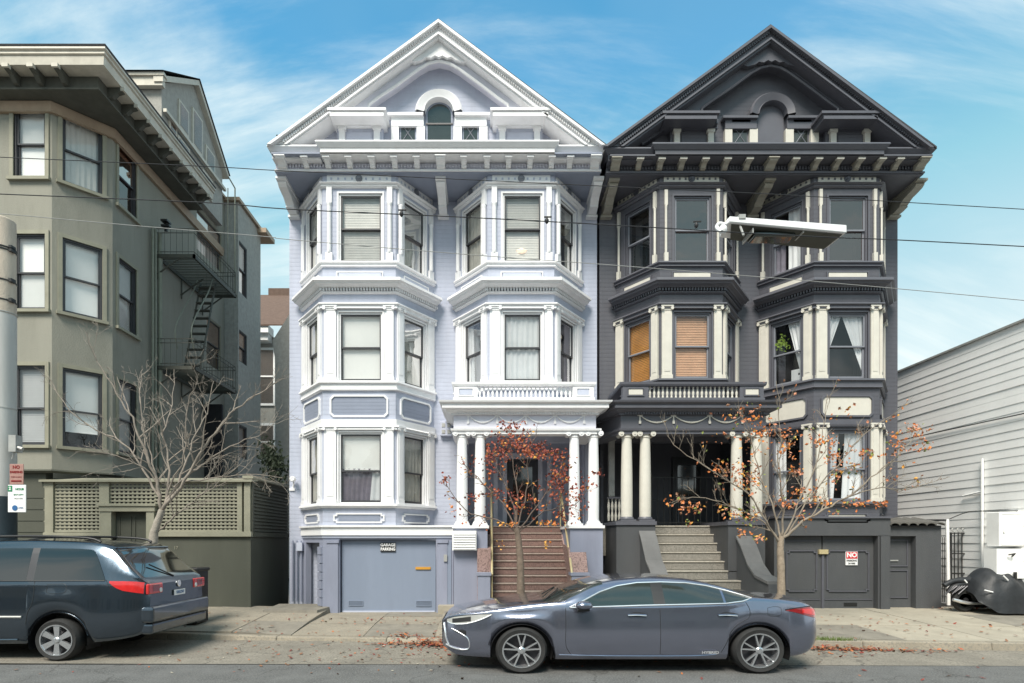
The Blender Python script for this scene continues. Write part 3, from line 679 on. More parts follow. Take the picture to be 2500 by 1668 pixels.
    for (p0, p1) in ((955, 973), (1017, 1037), (1107, 1127), (1170, 1190)):
        b = MB(); b.box(U(p0), U(p1), 0, .09, zb, zs_, fr); b.build('attic_pilaster', S['apil'], par)
    cx = U(1071.8); cz = g_(0, 292, 12.2).z; ro = U(1129)-cx; ri = U(1105)-cx
    b = MB(); k = 20
    vs = []
    for (r_, n_2) in ((ro, .0), (ro, .15), (ro*.93, .19), (ri*1.12, .14), (ri*1.05, .17), (ri, .12), (ri, 0)):
        vs += [fr.p(cx+r_*math.cos(PI*i/k), n_2, cz+r_*.93*math.sin(PI*i/k)) for i in range(k+1)]
    b.add(vs, [(j*(k+1)+i, j*(k+1)+i+1, (j+1)*(k+1)+i+1, (j+1)*(k+1)+i) for j in range(6) for i in range(k)]); b.build('arch_surround', S['arch'], par, smooth=30)
    b = MB(); pts = [(cx-ri, zb), (cx+ri, zb)]+[(cx+ri*math.cos(PI*i/14), cz+ri*.93*math.sin(PI*i/14)) for i in range(15)]
    b.prism(pts, .0, .03, fr); o = b.build('arched_window', S['awin'], par)
    if not flip:
        b = MB(); b.box(cx-ri, cx+ri, .03, .05, g_(0, 315, 12.2).z-.012, g_(0, 315, 12.2).z+.02, fr); b.build('sash', S['sash'], o)
        b = MB(); b.prism([(cx-ri*.86, zb+.06), (cx+ri*.86, zb+.06)]+[(cx+ri*.86*math.cos(PI*i/14), cz+ri*.8*math.sin(PI*i/14)) for i in range(15)], .03, .034, fr); b.build('pane', M['cargl'], o)
    for (p0, p1) in ((974, 1016), (1128, 1169)):
        b = MB(); b.box(U(p0), U(p1), .0, .03, zb+.02, g_(0, 308, 12.2).z, fr); o = b.build('square_window', S['frame2'], par)
        b = MB(); b.box(U(p0+4), U(p1-4), .03, .034, zb+.06, g_(0, 312, 12.2).z, fr); b.build('pane', M['cargl'], o)
        b = MB(); b.tube([fr.p(U(p0+4), .04, zb+.06), fr.p(U(p1-4), .04, g_(0, 312, 12.2).z)], .009, 4); b.tube([fr.p(U(p0+4), .04, g_(0, 312, 12.2).z), fr.p(U(p1-4), .04, zb+.06)], .009, 4); b.build('glazing_bars', M['sashg'], o)
        if flip:
            b = MB(); b.box(U(p0-2), U(p1+2), .0, .10, g_(0, 308, 12.2).z, g_(0, 300, 12.2).z, fr); b.build('window_head', M['cream'], par)
    # main cornice
    cl, cr = G(778, 0)[0], G(1357, 0)[0]; CL, CR = K(cl, 11.6), K(cr, 11.6); EL, ER = K(G(660, 0)[0], 11.68), K(G(1474, 0)[0], 11.68)
    prof = [(-.35, Z(G(0, 346)[1], 11.6)), (.05, Z(G(0, 346)[1], 11.6)), (.06, Z(G(0, 350)[1], 11.6)), (.0, Z(G(0, 359)[1], 11.6)), (-.02, Z(G(0, 360)[1], 11.6)), (-.02, Z(G(0, 374)[1], 11.6)), (-.35, Z(G(0, 374)[1], 11.6))]
    b = MB(); b.sweep([(CL, 12.5), (CL, 11.6), (CR, 11.6), (CR, 12.5)], prof); b.build('main_cornice', S['trim3'], par)
    for (a_, e_) in ((EL, CL), (CR, ER)):
        b = MB(); b.sweep([(a_, 12.9), (a_, 11.7), (e_+.0, 11.7)] if a_ == EL else [(a_, 11.7), (e_, 11.7), (e_, 12.9)], [(n_, z_-.028) for n_, z_ in prof]); b.build('main_cornice', S['trim3'], par)
    zc = Z(G(0, 374)[1], 11.6); zbr = zc-.135
    b = MB(); b.box(EL+.02, ER-.02, 11.92, 12.93, zbr-.035, zc+.35); b.build('cornice_frieze', S['bed'], par)
    b = MB(); b.box(EL+.01, ER-.01, 11.87, 11.95, zbr-.045, zbr-.012); b.build('bed_moulding', S['trim3'], par)
    b = MB()
    fr0 = Fr(EL, 11.92, ER, 11.92)
    dentils(b, fr0, .05, ER-EL-.05, 0, .035, zbr+.035, zc-.03, .06); b.build('frieze_dentils', S['bed'], par)
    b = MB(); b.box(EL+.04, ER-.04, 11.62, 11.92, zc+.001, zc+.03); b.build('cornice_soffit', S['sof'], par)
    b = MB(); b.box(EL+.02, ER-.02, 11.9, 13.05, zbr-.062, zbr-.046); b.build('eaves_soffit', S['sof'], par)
    first = None
    pxs = [683, 742, 796, 850, 906, 961, 1016, 1075, 1132, 1189, 1242, 1295, 1348, 1393, 1455]
    for i, p in enumerate(pxs):
        x_ = K(G(p, 0)[0], 11.68); wide = i in (0, 7, 14)
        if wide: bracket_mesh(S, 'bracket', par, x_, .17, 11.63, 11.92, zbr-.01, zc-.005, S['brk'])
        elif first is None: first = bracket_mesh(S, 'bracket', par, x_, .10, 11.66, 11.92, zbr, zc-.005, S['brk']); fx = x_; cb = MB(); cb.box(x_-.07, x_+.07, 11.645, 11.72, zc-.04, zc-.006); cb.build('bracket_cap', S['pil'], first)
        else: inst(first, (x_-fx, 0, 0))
    # tall consoles from the wall up to the eaves
    zt = zbr-.063
    for x_ in (xl+.13, mx, xr-.13):
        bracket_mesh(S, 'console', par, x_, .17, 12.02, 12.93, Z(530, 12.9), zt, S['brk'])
        b = MB(); b.box(x_-.12, x_+.12, 12.80, 12.94, Z(530, 12.9)-.05, Z(530, 12.9)-.003); b.build('console_base', S['brk'], par)
    # roof
    ap = g_(1070, 46, 11.6); le = (EL-.04, Z(G(0, 352)[1], 11.6)); re = (ER+.04, Z(G(0, 352)[1], 11.6))
    b = MB()
    for (ex, ez) in (le, re):
        vs = [(ex, 11.55, ez), (ap.x, 11.55, ap.z+.01), (ap.x, 21, ap.z+.01), (ex, 21, ez)]
        vs = [(q0, max(q1, 11.62), q2-.02) for q0, q1, q2 in vs]; vs += [(p_[0], p_[1], p_[2]+.035) for p_ in vs]
        b.add(vs, [(0, 1, 2, 3), (4, 5, 6, 7), (0, 1, 5, 4), (0, 3, 7, 4), (1, 2, 6, 5), (2, 3, 7, 6)])
    b.build('roof', S['roof'], par)
def balcony(par, S, px0, px1, solid, swags, chamfer, nbal, ztop=934):
    """balcony over the porch with balusters, cornice, swagged frieze"""
    Dc, Db, Dz = 11.25, 11.42, 11.52
    x0, x1 = K(px0, Db), K(px1, Db)
    z1, z2, z3 = Z(934, Db), Z(943, Db), Z(977, Db)
    plan = [(x0, 12.6), (x0, Db), (x1, Db), (x1, 12.6)]
    b = MB(); b.sweep(plan, [(-.13, z2), (.03, z2), (.045, z2+.03), (.05, z1), (-.13, z1)]); b.build('balcony_rail', S['trim'], par)
    b = MB(); b.sweep(plan, [(-.13, z3+.001), (.02, z3+.001), (.02, z3+.045), (-.13, z3+.045)]); b.build('balcony_plinth', S['trim'], par)
    fr = Fr(x0, Db, x1, Db)
    for (a_, e_) in solid:
        ua, ue = fr.u(a_), fr.u(e_)
        b = MB(); b.box(ua, ue, -.12, .012, z3+.045, z2, fr); b.build('balcony_pier', S['trim'], par)
        b = MB(); w_ = (ue-ua)*.27; b.box((ua+ue)/2-w_, (ua+ue)/2+w_, .012, .022, z3+.10, z2-.06, fr); b.build('pier_panel', S['pan1'], par)
        b = MB(); panel_frame(b, fr, (ua+ue)/2-w_-.03, (ua+ue)/2+w_+.03, z3+.07, z2-.035, .0125, .035, t=.02, ch=.003); b.build('pier_panel_frame', S['trim'], par)
    ua, ue = fr.u(solid[0][1]), fr.u(solid[1][0]); first = None; H_ = z2-z3-.045
    for i in range(nbal):
        u = pick(ua, ue, (i+.5)/nbal)
        if first is None:
            q = fr.p(u, -.05, z3+.045); b = MB(); b.lathe(q, [(.020, 0), (.024, .03*H_/.25), (.014, .05*H_/.25), (.026, .09*H_/.25), (.027, .12*H_/.25), (.014, .17*H_/.25), (.022, .19*H_/.25), (.013, .215*H_/.25), (.022, .225*H_/.25), (.020, H_)], 8)
            first = b.build('baluster', S['bal'], par, smooth=50, at=q); fu = u
        else: inst(first, (u-fu, 0, 0))
    # cornice
    xc0, xc1 = K(px0+2, Dz)-.03, K(px1+6, Dz)+.0
    if chamfer: pl = [(xc0-.45, 12.75), (xc0-.02, Dz), (xc1, Dz), (xc1, 12.7)]
    else: pl = [(xc0, 12.8), (xc0, Dz), (xc1, Dz), (xc1, 12.8)]
    def zc(p): return Z(p, 11.3)
    b = MB(); b.sweep(pl, [(-.4, zc(978)), (.27, zc(978)), (.26, zc(982)), (.20, zc(987)), (.21, zc(988)), (.21, zc(995)), (.15, zc(996)), (.13, zc(999)), (.05, zc(1004)), (.05, zc(1008)), (-.4, zc(1008))]); b.build('porch_cornice', S['trim'], par)
    frz = Fr(*pl[1], *pl[2]) if not chamfer else Fr(*pl[1], *pl[2])
    b = MB(); dentils(b, frz, .05, frz.L-.05, .05, .085, zc(1007), zc(1002.5), .05); b.build('dentil_course', S['trim'], par)
    b = MB(); b.sweep(pl, [(-.22, zc(1042)), (0, zc(1042)), (0, zc(1008)), (-.22, zc(1008))]); b.build('porch_frieze', S['fz'], par)
    b = MB(); b.sweep(pl, [(-.25, zc(1055)), (.02, zc(1055)), (.02, zc(1049)), (.05, zc(1047)), (.06, zc(1042)), (-.25, zc(1042))]); b.build('architrave', S['trim'], par)
    for i in range(len(swags)-1):
        b = MB(); ua, ue = frz.u(swags[i])+.02, frz.u(swags[i+1])-.02
        b.tube([frz.p(pick(ua, ue, t/10), .012, Z(1016, Dz)-.13*(1-(2*t/10-1)**2)) for t in range(11)], [.010+.008*(1-abs(2*t/10-1)) for t in range(11)], 6); b.build('swag', S['swg'], par)
    for p in swags:
        u = frz.u(p); b = MB(); b.box(u-.05, u+.05, 0, .02, Z(1016, Dz), Z(1013.5, Dz), frz); b.box(u-.012, u+.012, 0, .02, Z(1030, Dz), Z(1016, Dz), frz); b.box(u-.022, u+.022, 0, .025, Z(1035, Dz), Z(1028, Dz), frz); b.build('swag_drop', S['swg'], par)
    b = MB(); b.box(xc0+.0, xc1, Dz+.02, 12.98, zc(1008), zc(1004)); b.box(xc0, xc1, Dz+.02, 12.98, zc(978)+.0, zc(978)+.012); b.build('porch_ceiling', S['ceil'], par)
    return xc0, xc1, zc(1055)
# ------------------------------------------------------------------ WHITE HOUSE
XL, XR = -4.31, 2.385
wh = thing('victorian_house', 'white and lavender Victorian house with gable, two bays and a white columned porch', 'house', (-1, 12.9, .2))
SW = dict(wall=M['lav'], frame=M['white'], sash=M['sashd'], casing=M['white'], pil=M['white'], trim=M['white'], trim2=M['white'], trim3=M['white'], frz=M['white'], beads=M['lavs'], ros=M['sashg'],
          pan1=M['lavs'], pan2=M['lavd'], pfr=M['white'], pane=M['pane'], two=False, gfr=M['lavp'], gtrim=M['white'], vent=M['lavd'], apan=M['lavs'], gen=M['white'], apil=M['white'], arch=M['white'],
          awin=M['lavd'], frame2=M['lavd'], bed=M['lavp'], sof=M['lavd'], brk=M['white'], roof=M['roofd'], bal=M['white'], fz=M['lavp'], swg=M['white'], ceil=M['lavs'])
cw = ('curt', 0, .9, 0, .95, M['curb']); full = lambda m: ('curt', .0, 1, 0, 1, m)
bay(wh, SW, 788, 966, [
    (473, 641, [[('curt', .0, .7, 0, .8, M['curb'])], ['blind'], [('shade', 1, M['curb'])]], 'top'),
    (763, 932, [[('curt', .1, 1, .1, 1, M['curb'])], [('shade', .95, M['shade'])], [full(M['curb'])]], 'mid'),
    (1056, 1230, [[full(M['curb']), 'half'], [('shade', .52, M['shade']), ('curt', 0, .75, 0, .68, M['curg'], .5, 0), ('curt', .72, 1, .64, 1, M['curt'], .5, 0)], [full(M['curb']), 'half']], 'low')], Z(1283))
bay(wh, SW, 1192, 1353, [
    (473, 641, [[full(M['curb'])], [('blind', 1)], [('curt', .6, 1, .6, 1, M['curb'])]], 'top'),
    (763, 932, [[('curt', 0, .3, 0, .38, M['curt'])], [('curt', .05, .95, .05, .95, M['curt'])], [('curt', .6, 1, .55, 1, M['curg'])]], 'mid')], Z(975))
b = MB()   # main wall plane with the porch recess, and sides
xp0, xp1 = K(1130, 12.93), XR-.55
b.box(XL, XR, 12.93, 13.1, Z(1050, 11.5), Z(400)); b.box(XL, xp0, 12.93, 13.1, .1, Z(1050, 11.5)); b.box(xp1+.3, XR, 12.93, 13.1, .1, Z(1050, 11.5))
b.box(XL, XL+.12, 13.1, 20, .1, Z(400)); b.box(XR-.12, XR, 13.1, 20, .1, Z(400)); b.box(XL, XR, 19.9, 20, .1, Z(400)); b.build('wall', M['lav'], wh)
mid = K(1083, 12.9)
victorian(wh, SW, lambda px, py: (px, py), XL, XR, mid, False)
balcony(wh, SW, 1109, 1449, ((1109, 1166), (1398, 1449)), (1143, 1214, 1284, 1355, 1426), False, 22)
# belt between ground storey and bay, garage storey
bplan = [(K(788)-.69, 12.93), (K(788), 12), (K(966), 12), (K(966)+.2, 12), (K(1105), 12)]
plan2 = [(K(788)-.69, 12.93), (K(788), 12), (K(1107), 12)]
b = MB(); b.sweep(plan2, [(-.3, Z(1307)), (.05, Z(1307)), (.05, Z(1289)), (.09, Z(1287)), (.09, Z(1283)), (-.3, Z(1283))]); b.build('belt_course', M['white'], wh)
b = MB(); b.sweep(plan2, [(-.3, Z(1314)), (.02, Z(1314)), (.03, Z(1307.2)), (-.3, Z(1307.2))]); b.build('garage_head_moulding', M['lavs'], wh)
fg = Fr(K(788), 12, K(1107), 12)
b = MB(); z0 = .12; zt = Z(1314)
b.box(0, fg.u(829), -.35, 0, z0, zt, fg); b.box(fg.u(1065), fg.L, -.35, 0, z0, zt, fg)
b.box(fg.u(829), fg.u(1065), -.35, -.02, Z(1318), zt, fg)
fl_ = Fr(K(788)-.69, 12.93, K(788), 12)
b.box(0, .16*fl_.L, -.12, 0, z0, zt, fl_); b.box(.84*fl_.L, fl_.L, -.12, 0, z0, zt, fl_); b.box(.16*fl_.L, .84*fl_.L, -.12, 0, Z(1325), zt, fl_)
b.build('garage_wall', M['base'], wh)
b = MB(); b.box(.17*fl_.L, .83*fl_.L, -.40, -.36, z0, Z(1325), fl_); b.build('side_door', M['door'], wh)
for i in range(7):
    b = MB(); z = Z(1480-i*21); b.box(.84*fl_.L-.02, fl_.L-.01, 0, .035, z, z+.155, fl_); b.build('quoin_block', M['base'], wh)
for (p0, p1) in ((800, 826), (1070, 1092)):
    b = MB(); b.box(fg.u(p0), fg.u(p1), 0, .03, z0, Z(1320), fg); b.box(fg.u(p0)-.02, fg.u(p1)+.02, 0, .05, Z(1326), Z(1318), fg); b.build('garage_pilaster', M['base'], wh)
gd = MB(); gd.box(fg.u(829)+.02, fg.u(1065)-.02, -.16, -.11, .15, Z(1319), fg); go = gd.build('garage_door', M['garage'], wh)
for (p0, p1, q0, q1) in ((848, 884, 1470, 1477), (1014, 1052, 1470, 1478)):
    b = MB(); panel_frame(b, fg, fg.u(p0), fg.u(p1), Z(q1+4), Z(q0-2), -.112, -.095, t=.012, ch=.002)
    for i in range(4): b.box(fg.u(p0)+.02, fg.u(p1)-.02, -.112, -.10, Z(q1+2)+i*.022, Z(q1+2)+i*.022+.01, fg)
    b.build('door_vent', M['garage'], go)
b = MB(); b.box(fg.u(829)+.04, fg.u(1065)-.04, -.113, -.09, .15, .19, fg); b.build('bottom_rail', M['lavs'], go)
b = MB(); b.box(fg.u(1013), fg.u(1050), -.112, -.085, Z(1391), Z(1385), fg); b.build('mail_slot', M['gold'], go)
# meter cupboard right of the garage
b = MB(); b.box(fg.u(1076), fg.u(1102), 0, .02, .33, Z(1322), fg); o = b.build('utility_door', M['garage'], wh)
b = MB(); b.box(fg.u(1084), fg.u(1092), .02, .06, Z(1371), Z(1354), fg); b.build('lock_box', M['metal'], o)
b = MB(); b.box(K(743, 12.9)-.14, K(743, 12.9)-.02, 12.80, 12.92, Z(1345, 12.8), Z(1325, 12.8)); b.build('downpipe_head', M['lavs'], wh)
for p in (712, 722, 733):
    b = MB(); b.tube([(K(p, 12.8), 12.87, .3), (K(p, 12.8), 12.87, Z(1320, 12.8))], .022, 8); b.build('downpipe', M['base'], wh)
# porch: pedestals, columns, ceiling, doors, steps
Dz = 11.62
def xcol(px): return K(px, Dz)
for (p0, p1) in ((1108, 1190), (1392, 1472)):
    a_, e_ = K(p0, 11.45), K(p1, 11.45)
    b = MB(); b.box(a_, e_, 11.45, 12.95, .15, Z(1290, 11.45)); b.build('porch_pedestal', M['base'], wh)
    b = MB(); b.box(a_-.03, e_+.03, 11.41, 12.95, Z(1290, 11.45), Z(1283, 11.45)); b.build('pedestal_cap', M['white'], wh)
b = MB(); b.box(K(1190, 11.45), K(1392, 11.45)-.0, 12.9, 14.3, 1.5, Z(1285, 12.9)); b.build('porch_floor', M['step'], wh)
for p in (1128, 1172, 1402, 1449): column(wh, xcol(p), Dz, Z(1283, 11.5), Z(1046, 11.5), .108, M['white'])
b = MB(); xa, xb = K(1186, 12.93), K(1392, 12.93); zf = Z(1285, 12.9)
b.box(xa-.5, xa-.4, 13.1, 14.3, zf-.4, 4.0); b.box(xb+.30, xb+.4, 13.1, 14.3, zf-.4, 4.0); b.box(xa-.5, xb+.4, 14.2, 14.32, zf-.2, 4.2); b.box(xa-.5, xb+.4, 13.1, 14.3, 3.95, 4.1); b.build('porch_wall', M['lavs'], wh)
fd = Fr(K(1200, 14.2), 14.2, K(1392, 14.2), 14.2)
b = MB()
for p in (1210, 1232, 1318, 1340): b.box(fd.u(p)-.05, fd.u(p)+.05, 0, .12, zf, Z(1110, 14.2), fd)
b.box(fd.u(1200), fd.u(1350), 0, .14, Z(1122, 14.2), Z(1108, 14.2), fd); b.build('door_surround', M['lavp'], wh)
b = MB(); b.box(fd.u(1238), fd.u(1313), 0, .06, zf, Z(1124, 14.2), fd); o = b.build('front_door', M['door'], wh)
b = MB(); b.box(fd.u(1252), fd.u(1299), .06, .075, Z(1215, 14.2), Z(1140, 14.2), fd); b.build('pane', M['cargd'], o)
b = MB(); panel_frame(b, fd, fd.u(1252), fd.u(1299), zf+.12, Z(1225, 14.2), .06, .09, t=.03, ch=.01); b.build('door_panel', M['sashg'], o)
b = MB(); b.tube([fd.p(fd.u(1304), .10, Z(1215, 14.2)), fd.p(fd.u(1304), .10, Z(1205, 14.2))], .015, 8); b.build('door_knob', M['brass'], o)
n_s = 12; zt, zb_, yt, yb = zf, .22, 12.9, 11.15
for i in range(n_s):
    t0 = i/n_s; y0 = pick(yt, yb, (i+1)/n_s); z = pick(zt, zb_, i/n_s)
    xa, xb = K(1200, 11.9), K(1382, 11.9)
    b = MB(); b.box(xa, xb, y0+.02, yt+.02 if i else 13.0, z-.135, z-.028); o = b.build('step_riser', M['step'], wh)
    b = MB(); b.box(xa-.01, xb+.01, y0, y0+.19, z-.028, z); bevel(b.build('step_nosing', M['stepn'], wh), .008)
for (p0, p1) in ((1165, 1198), (1391, 1434)):
    a_, e_ = K(p0, 11.3), K(p1, 11.3)
    b = MB(); b.yz([(11.3, .3), (12.6, .3), (12.6, 1.75), (12.3, 1.55), (11.62, 1.50), (11.3, 1.45)] if p0 < 1300 else [(11.2, .3), (12.6, .3), (12.6, 1.75), (12.3, 1.55), (11.5, 1.48), (11.2, .98)], a_, e_)
    b.build('stair_cheek', M['granr'], wh)
    b = MB(); b.box(a_+.01, e_-.01, 11.1, 12.5, .15, Z(1404, 11.15)-.01); b.box(a_-.01, e_+.01, 11.08, 11.4, Z(1404, 11.15)-.01, Z(1402, 11.15)+.03); b.build('cheek_base', M['base'], wh)
for hx in (.085, 1.585):
    b = MB(); V = [Vector((hx, 12.9, 2.75)), Vector((hx, 12.0, 1.87)), Vector((hx, 11.2, 1.08)), Vector((hx, 11.12, .98))]
    b.tube(V, .022, 8)
    for v in (V[0], V[2]): b.tube([v, (v.x, v.y, v.z-.82)], .016, 8)
    b.build('handrail', M['brass'], wh)
# louvred white cabinet under the left columns
b = MB(); a_, e_ = K(1104, 11.3), K(1163, 11.3); b.box(a_, e_, 11.30, 11.5, Z(1344, 11.3), Z(1296, 11.3))
lc = b.build('louvred_cabinet', M['swhite']); lc['label'] = 'white louvred cabinet box on the pedestal left of the white porch steps'; lc['category'] = 'cabinet'
for i in range(7):
    z = pick(Z(1341, 11.3), Z(1302, 11.3), i/6.5)
    b = MB(); b.add([(a_+.02, 11.30, z+.03), (e_-.02, 11.30, z+.03), (e_-.02, 11.275, z), (a_+.02, 11.275, z), (a_+.02, 11.30, z), (e_-.02, 11.30, z)], [(0, 1, 2, 3), (3, 2, 5, 4)]); b.build('louvre', M['swhite'], lc)
# no parking sign on the garage door
x_, z_ = K(948, 11.87+.0), Z(1335, 12.08)
sg = MB(); sg.box(K(929, 12.1), K(966, 12.1), 12.085, 12.108, Z(1347, 12.1), Z(1325, 12.1)); so_ = sg.build('garage_sign', M['black']); so_['label'] = 'small black sign with white letters on the blue grey garage door'; so_['category'] = 'sign'
text('GARAGE', (K(947.5, 12.1), 12.083, Z(1330.8, 12.1)), .082, M['swhite'], so_, bold=.003, sx=.95); text('PARKING', (K(947.5, 12.1), 12.083, Z(1341, 12.1)), .082, M['swhite'], so_, bold=.003, sx=.87)
# security camera on the left edge of the white house
b = MB(); v = P(716, 1170, 12.8); b.lathe((v.x, 12.70, v.z), [(.05, 0), (.06, .03), (.06, .12), (.03, .16)], 12, 'y'); b.tube([(v.x, 12.84, v.z), (v.x-.03, 12.92, v.z-.12), (v.x-.06, 12.92, v.z-.2)], .018, 8); b.box(v.x-.12, v.x+.0, 12.9, 12.93, v.z-.24, v.z-.18)
o = b.build('security_camera', M['white'], smooth=40); o['label'] = 'small white security camera high on the left edge of the white house'; o['category'] = 'camera'
b = MB(); v = P(1090, 1048, 12.9); b.box(v.x-.13, v.x+.13, 12.82, 12.93, v.z-.16, v.z+.16); o = b.build('meter_box', M['lavs']); bevel(o, .01)
for i in (-1, 1):
    for j in (-1, 1):
        q = MB(); q.box(v.x+i*.06-.035, v.x+i*.06+.035, 12.81, 12.82, v.z+j*.07-.04, v.z+j*.07+.04); q.build('cover_plate', M['metal'], o)
o['label'] = 'square lavender meter box on the wall left of the white porch capitals'; o['category'] = 'meter box'
# small dark spike at the left eave
b = MB(); v = P(672, 322, 11.8); b.tube([(v.x, 11.9, v.z), (v.x+.05, 11.9, v.z-.12), (v.x+.06, 11.9, v.z-.2)], [.02, .03, .02], 8); b.build('vent_stub', M['iron'], wh)
# ------------------------------------------------------------------ BLACK HOUSE
bh = thing('victorian_house', 'dark charcoal Victorian house with cream trim, gable and orange blinds', 'house', (5.6, 12.9, .2))
SB = dict(wall=M['blk'], frame=M['blks'], sash=M['sashg'], casing=M['blks'], pil=M['cream'], trim=M['blks'], trim2=M['blks'], trim3=M['blks'], frz=M['cream'], beads=M['blks'], ros=M['blks'],
          pan1=M['cream'], pan2=M['cream'], pfr=M['blks'], pane=M['pane'], two=True, gfr=M['blks'], gtrim=M['blks'], vent=M['blks'], apan=M['blk'], gen=M['blks'], apil=M['cream'], arch=M['blks'],
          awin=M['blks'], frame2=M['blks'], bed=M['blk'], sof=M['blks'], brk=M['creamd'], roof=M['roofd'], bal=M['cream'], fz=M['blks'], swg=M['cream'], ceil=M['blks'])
SB['panes'] = {(0, 0): M['pane'], (0, 1): M['panes']}
bay(bh, SB, 1611, 1764, [
    (479, 641, [[], 'sky', []], 'top'),
    (763, 926, [[('blind', 1, M['oblind'])], [('blind', 1, M['oblind2'])], []], 'mid')], Z(975))
SB2 = dict(SB); SB2['panes'] = {(0, 1): M['panes'], (1, 1): M['pane']}
bay(bh, SB2, 1987, 2147, [
    (479, 641, [[('curt', .0, .4, 0, .4, M['curg'], .5, 0), ('curt', .5, 1, .5, 1, M['curt'])], 'sky', []], 'top'),
    (763, 926, [[('curt', .45, 1, .95, 1, M['curt'])], [('curt', 0, .42, 0, .12, M['curt'], 1, .5), ('curt', .40, 1, .92, 1, M['curt'], 1, .15)], []], 'mid'),
    (1050, 1225, [[('curt', 0, .4, 0, .4, M['curt'])], [('curt', 0, .35, 0, .2, M['curt']), ('curt', .5, 1, .4, 1, M['curt'])], []], 'low')], Z(1266))
XL2, XR2 = 2.44, 8.93
b = MB(); xo = K(1850, 12.93)
b.box(XL2, XR2, 12.93, 13.1, Z(1050, 11.5), Z(405)); b.box(xo, XR2, 12.93, 13.1, .1, Z(1050, 11.5)); b.box(XL2, K(1500, 12.93), 12.93, 13.1, .1, 1.9)
b.box(XL2, XL2+.12, 13.1, 20, .1, Z(405)); b.box(XR2-.12, XR2, 13.1, 20, .1, Z(405)); b.box(XL2, XR2, 19.9, 20, .1, Z(405)); b.build('wall', M['blk'], bh)
GB = lambda px, py: (1883+(px-1070)*.975, 62+(py-48)*.972)
victorian(bh, SB, GB, XL2, XR2, K(1834, 12.9), True)
balcony(bh, SB, 1520, 1864, ((1520, 1583), (1806, 1864)), (1562, 1644, 1732, 1812), True, 21)
# porch of the dark house
for (p0, p1) in ((1505, 1600), (1778, 1868)):
    a_, e_ = K(p0, 11.5), K(p1, 11.5)
    b = MB(); b.box(a_, e_, 11.5, 12.95, .15, Z(1282, 11.5)); b.build('porch_pedestal', M['blkb'], bh)
    b = MB(); b.box(a_-.02, e_+.02, 11.47, 12.95, Z(1282, 11.5), Z(1273, 11.5)); b.build('pedestal_cap', M['blks'], bh)
for p in (1530, 1575, 1798, 1846): column(bh, xcol(p), Dz, Z(1273, 11.5), Z(1047, 11.5), .112, M['cream'], M['blks'])
zf = Z(1284, 12.6)
b = MB(); b.box(XL2, xo, 12.55, 15.0, 1.3, zf); b.build('porch_floor', M['stepg'], bh)
b = MB(); b.box(XL2, xo, 14.9, 15.05, zf, 4.2); b.box(xo-.05, xo+.0, 13.1, 15, zf, 4.2); b.box(XL2, XL2+.05, 13.1, 15, zf, 4.2); b.build('porch_wall', M['blks'], bh)
fd = Fr(K(1600, 14.9), 14.9, K(1800, 14.9), 14.9)
b = MB(); b.box(fd.u(1640), fd.u(1720), 0, .06, zf, 3.7, fd); o = b.build('front_door', M['door'], bh)
b = MB(); b.box(fd.u(1652), fd.u(1708), .06, .075, zf+.8, 3.5, fd); b.build('pane', M['cargd'], o)
b = MB(); panel_frame(b, fd, fd.u(1652), fd.u(1708), zf+.12, zf+.65, .06, .09, t=.03, ch=.01); b.build('door_panel', M['sashg'], o)
# iron gate across the porch opening
b = MB()
for i in range(14):
    x_ = pick(K(1592, 12.7), K(1785, 12.7), i/13); b.tube([(x_, 12.72, zf), (x_, 12.72, zf+1.05)], .010, 5)
for z in (zf+.06, zf+.55, zf+1.03): b.box(K(1592, 12.7), K(1785, 12.7), 12.71, 12.73, z, z+.02)
b.build('porch_gate', M['iron'], bh)
# side pilaster and little balustrade at the left of the porch
b = MB(); x_ = K(1494, 12.8); b.box(x_-.06, x_+.06, 12.80, 12.92, Z(1212, 12.8), Z(1075, 12.8)); b.box(x_-.09, x_+.09, 12.78, 12.92, Z(1075, 12.8), Z(1068, 12.8)); b.build('side_pilaster', M['metal'], bh)
for i in range(4):
    x_ = pick(K(1486, 12.6), K(1512, 12.6), i/3); b = MB(); b.lathe((x_, 12.6, Z(1272, 12.6)), [(.02, 0), (.03, .1), (.015, .2), (.03, .3), (.015, .42), (.02, .5)], 8); b.build('side_baluster', M['cream'], bh)
b = MB(); b.box(K(1484, 12.6), K(1514, 12.6), 12.53, 12.67, Z(1218, 12.6), Z(1214, 12.6)); b.build('side_rail', M['blks'], bh)
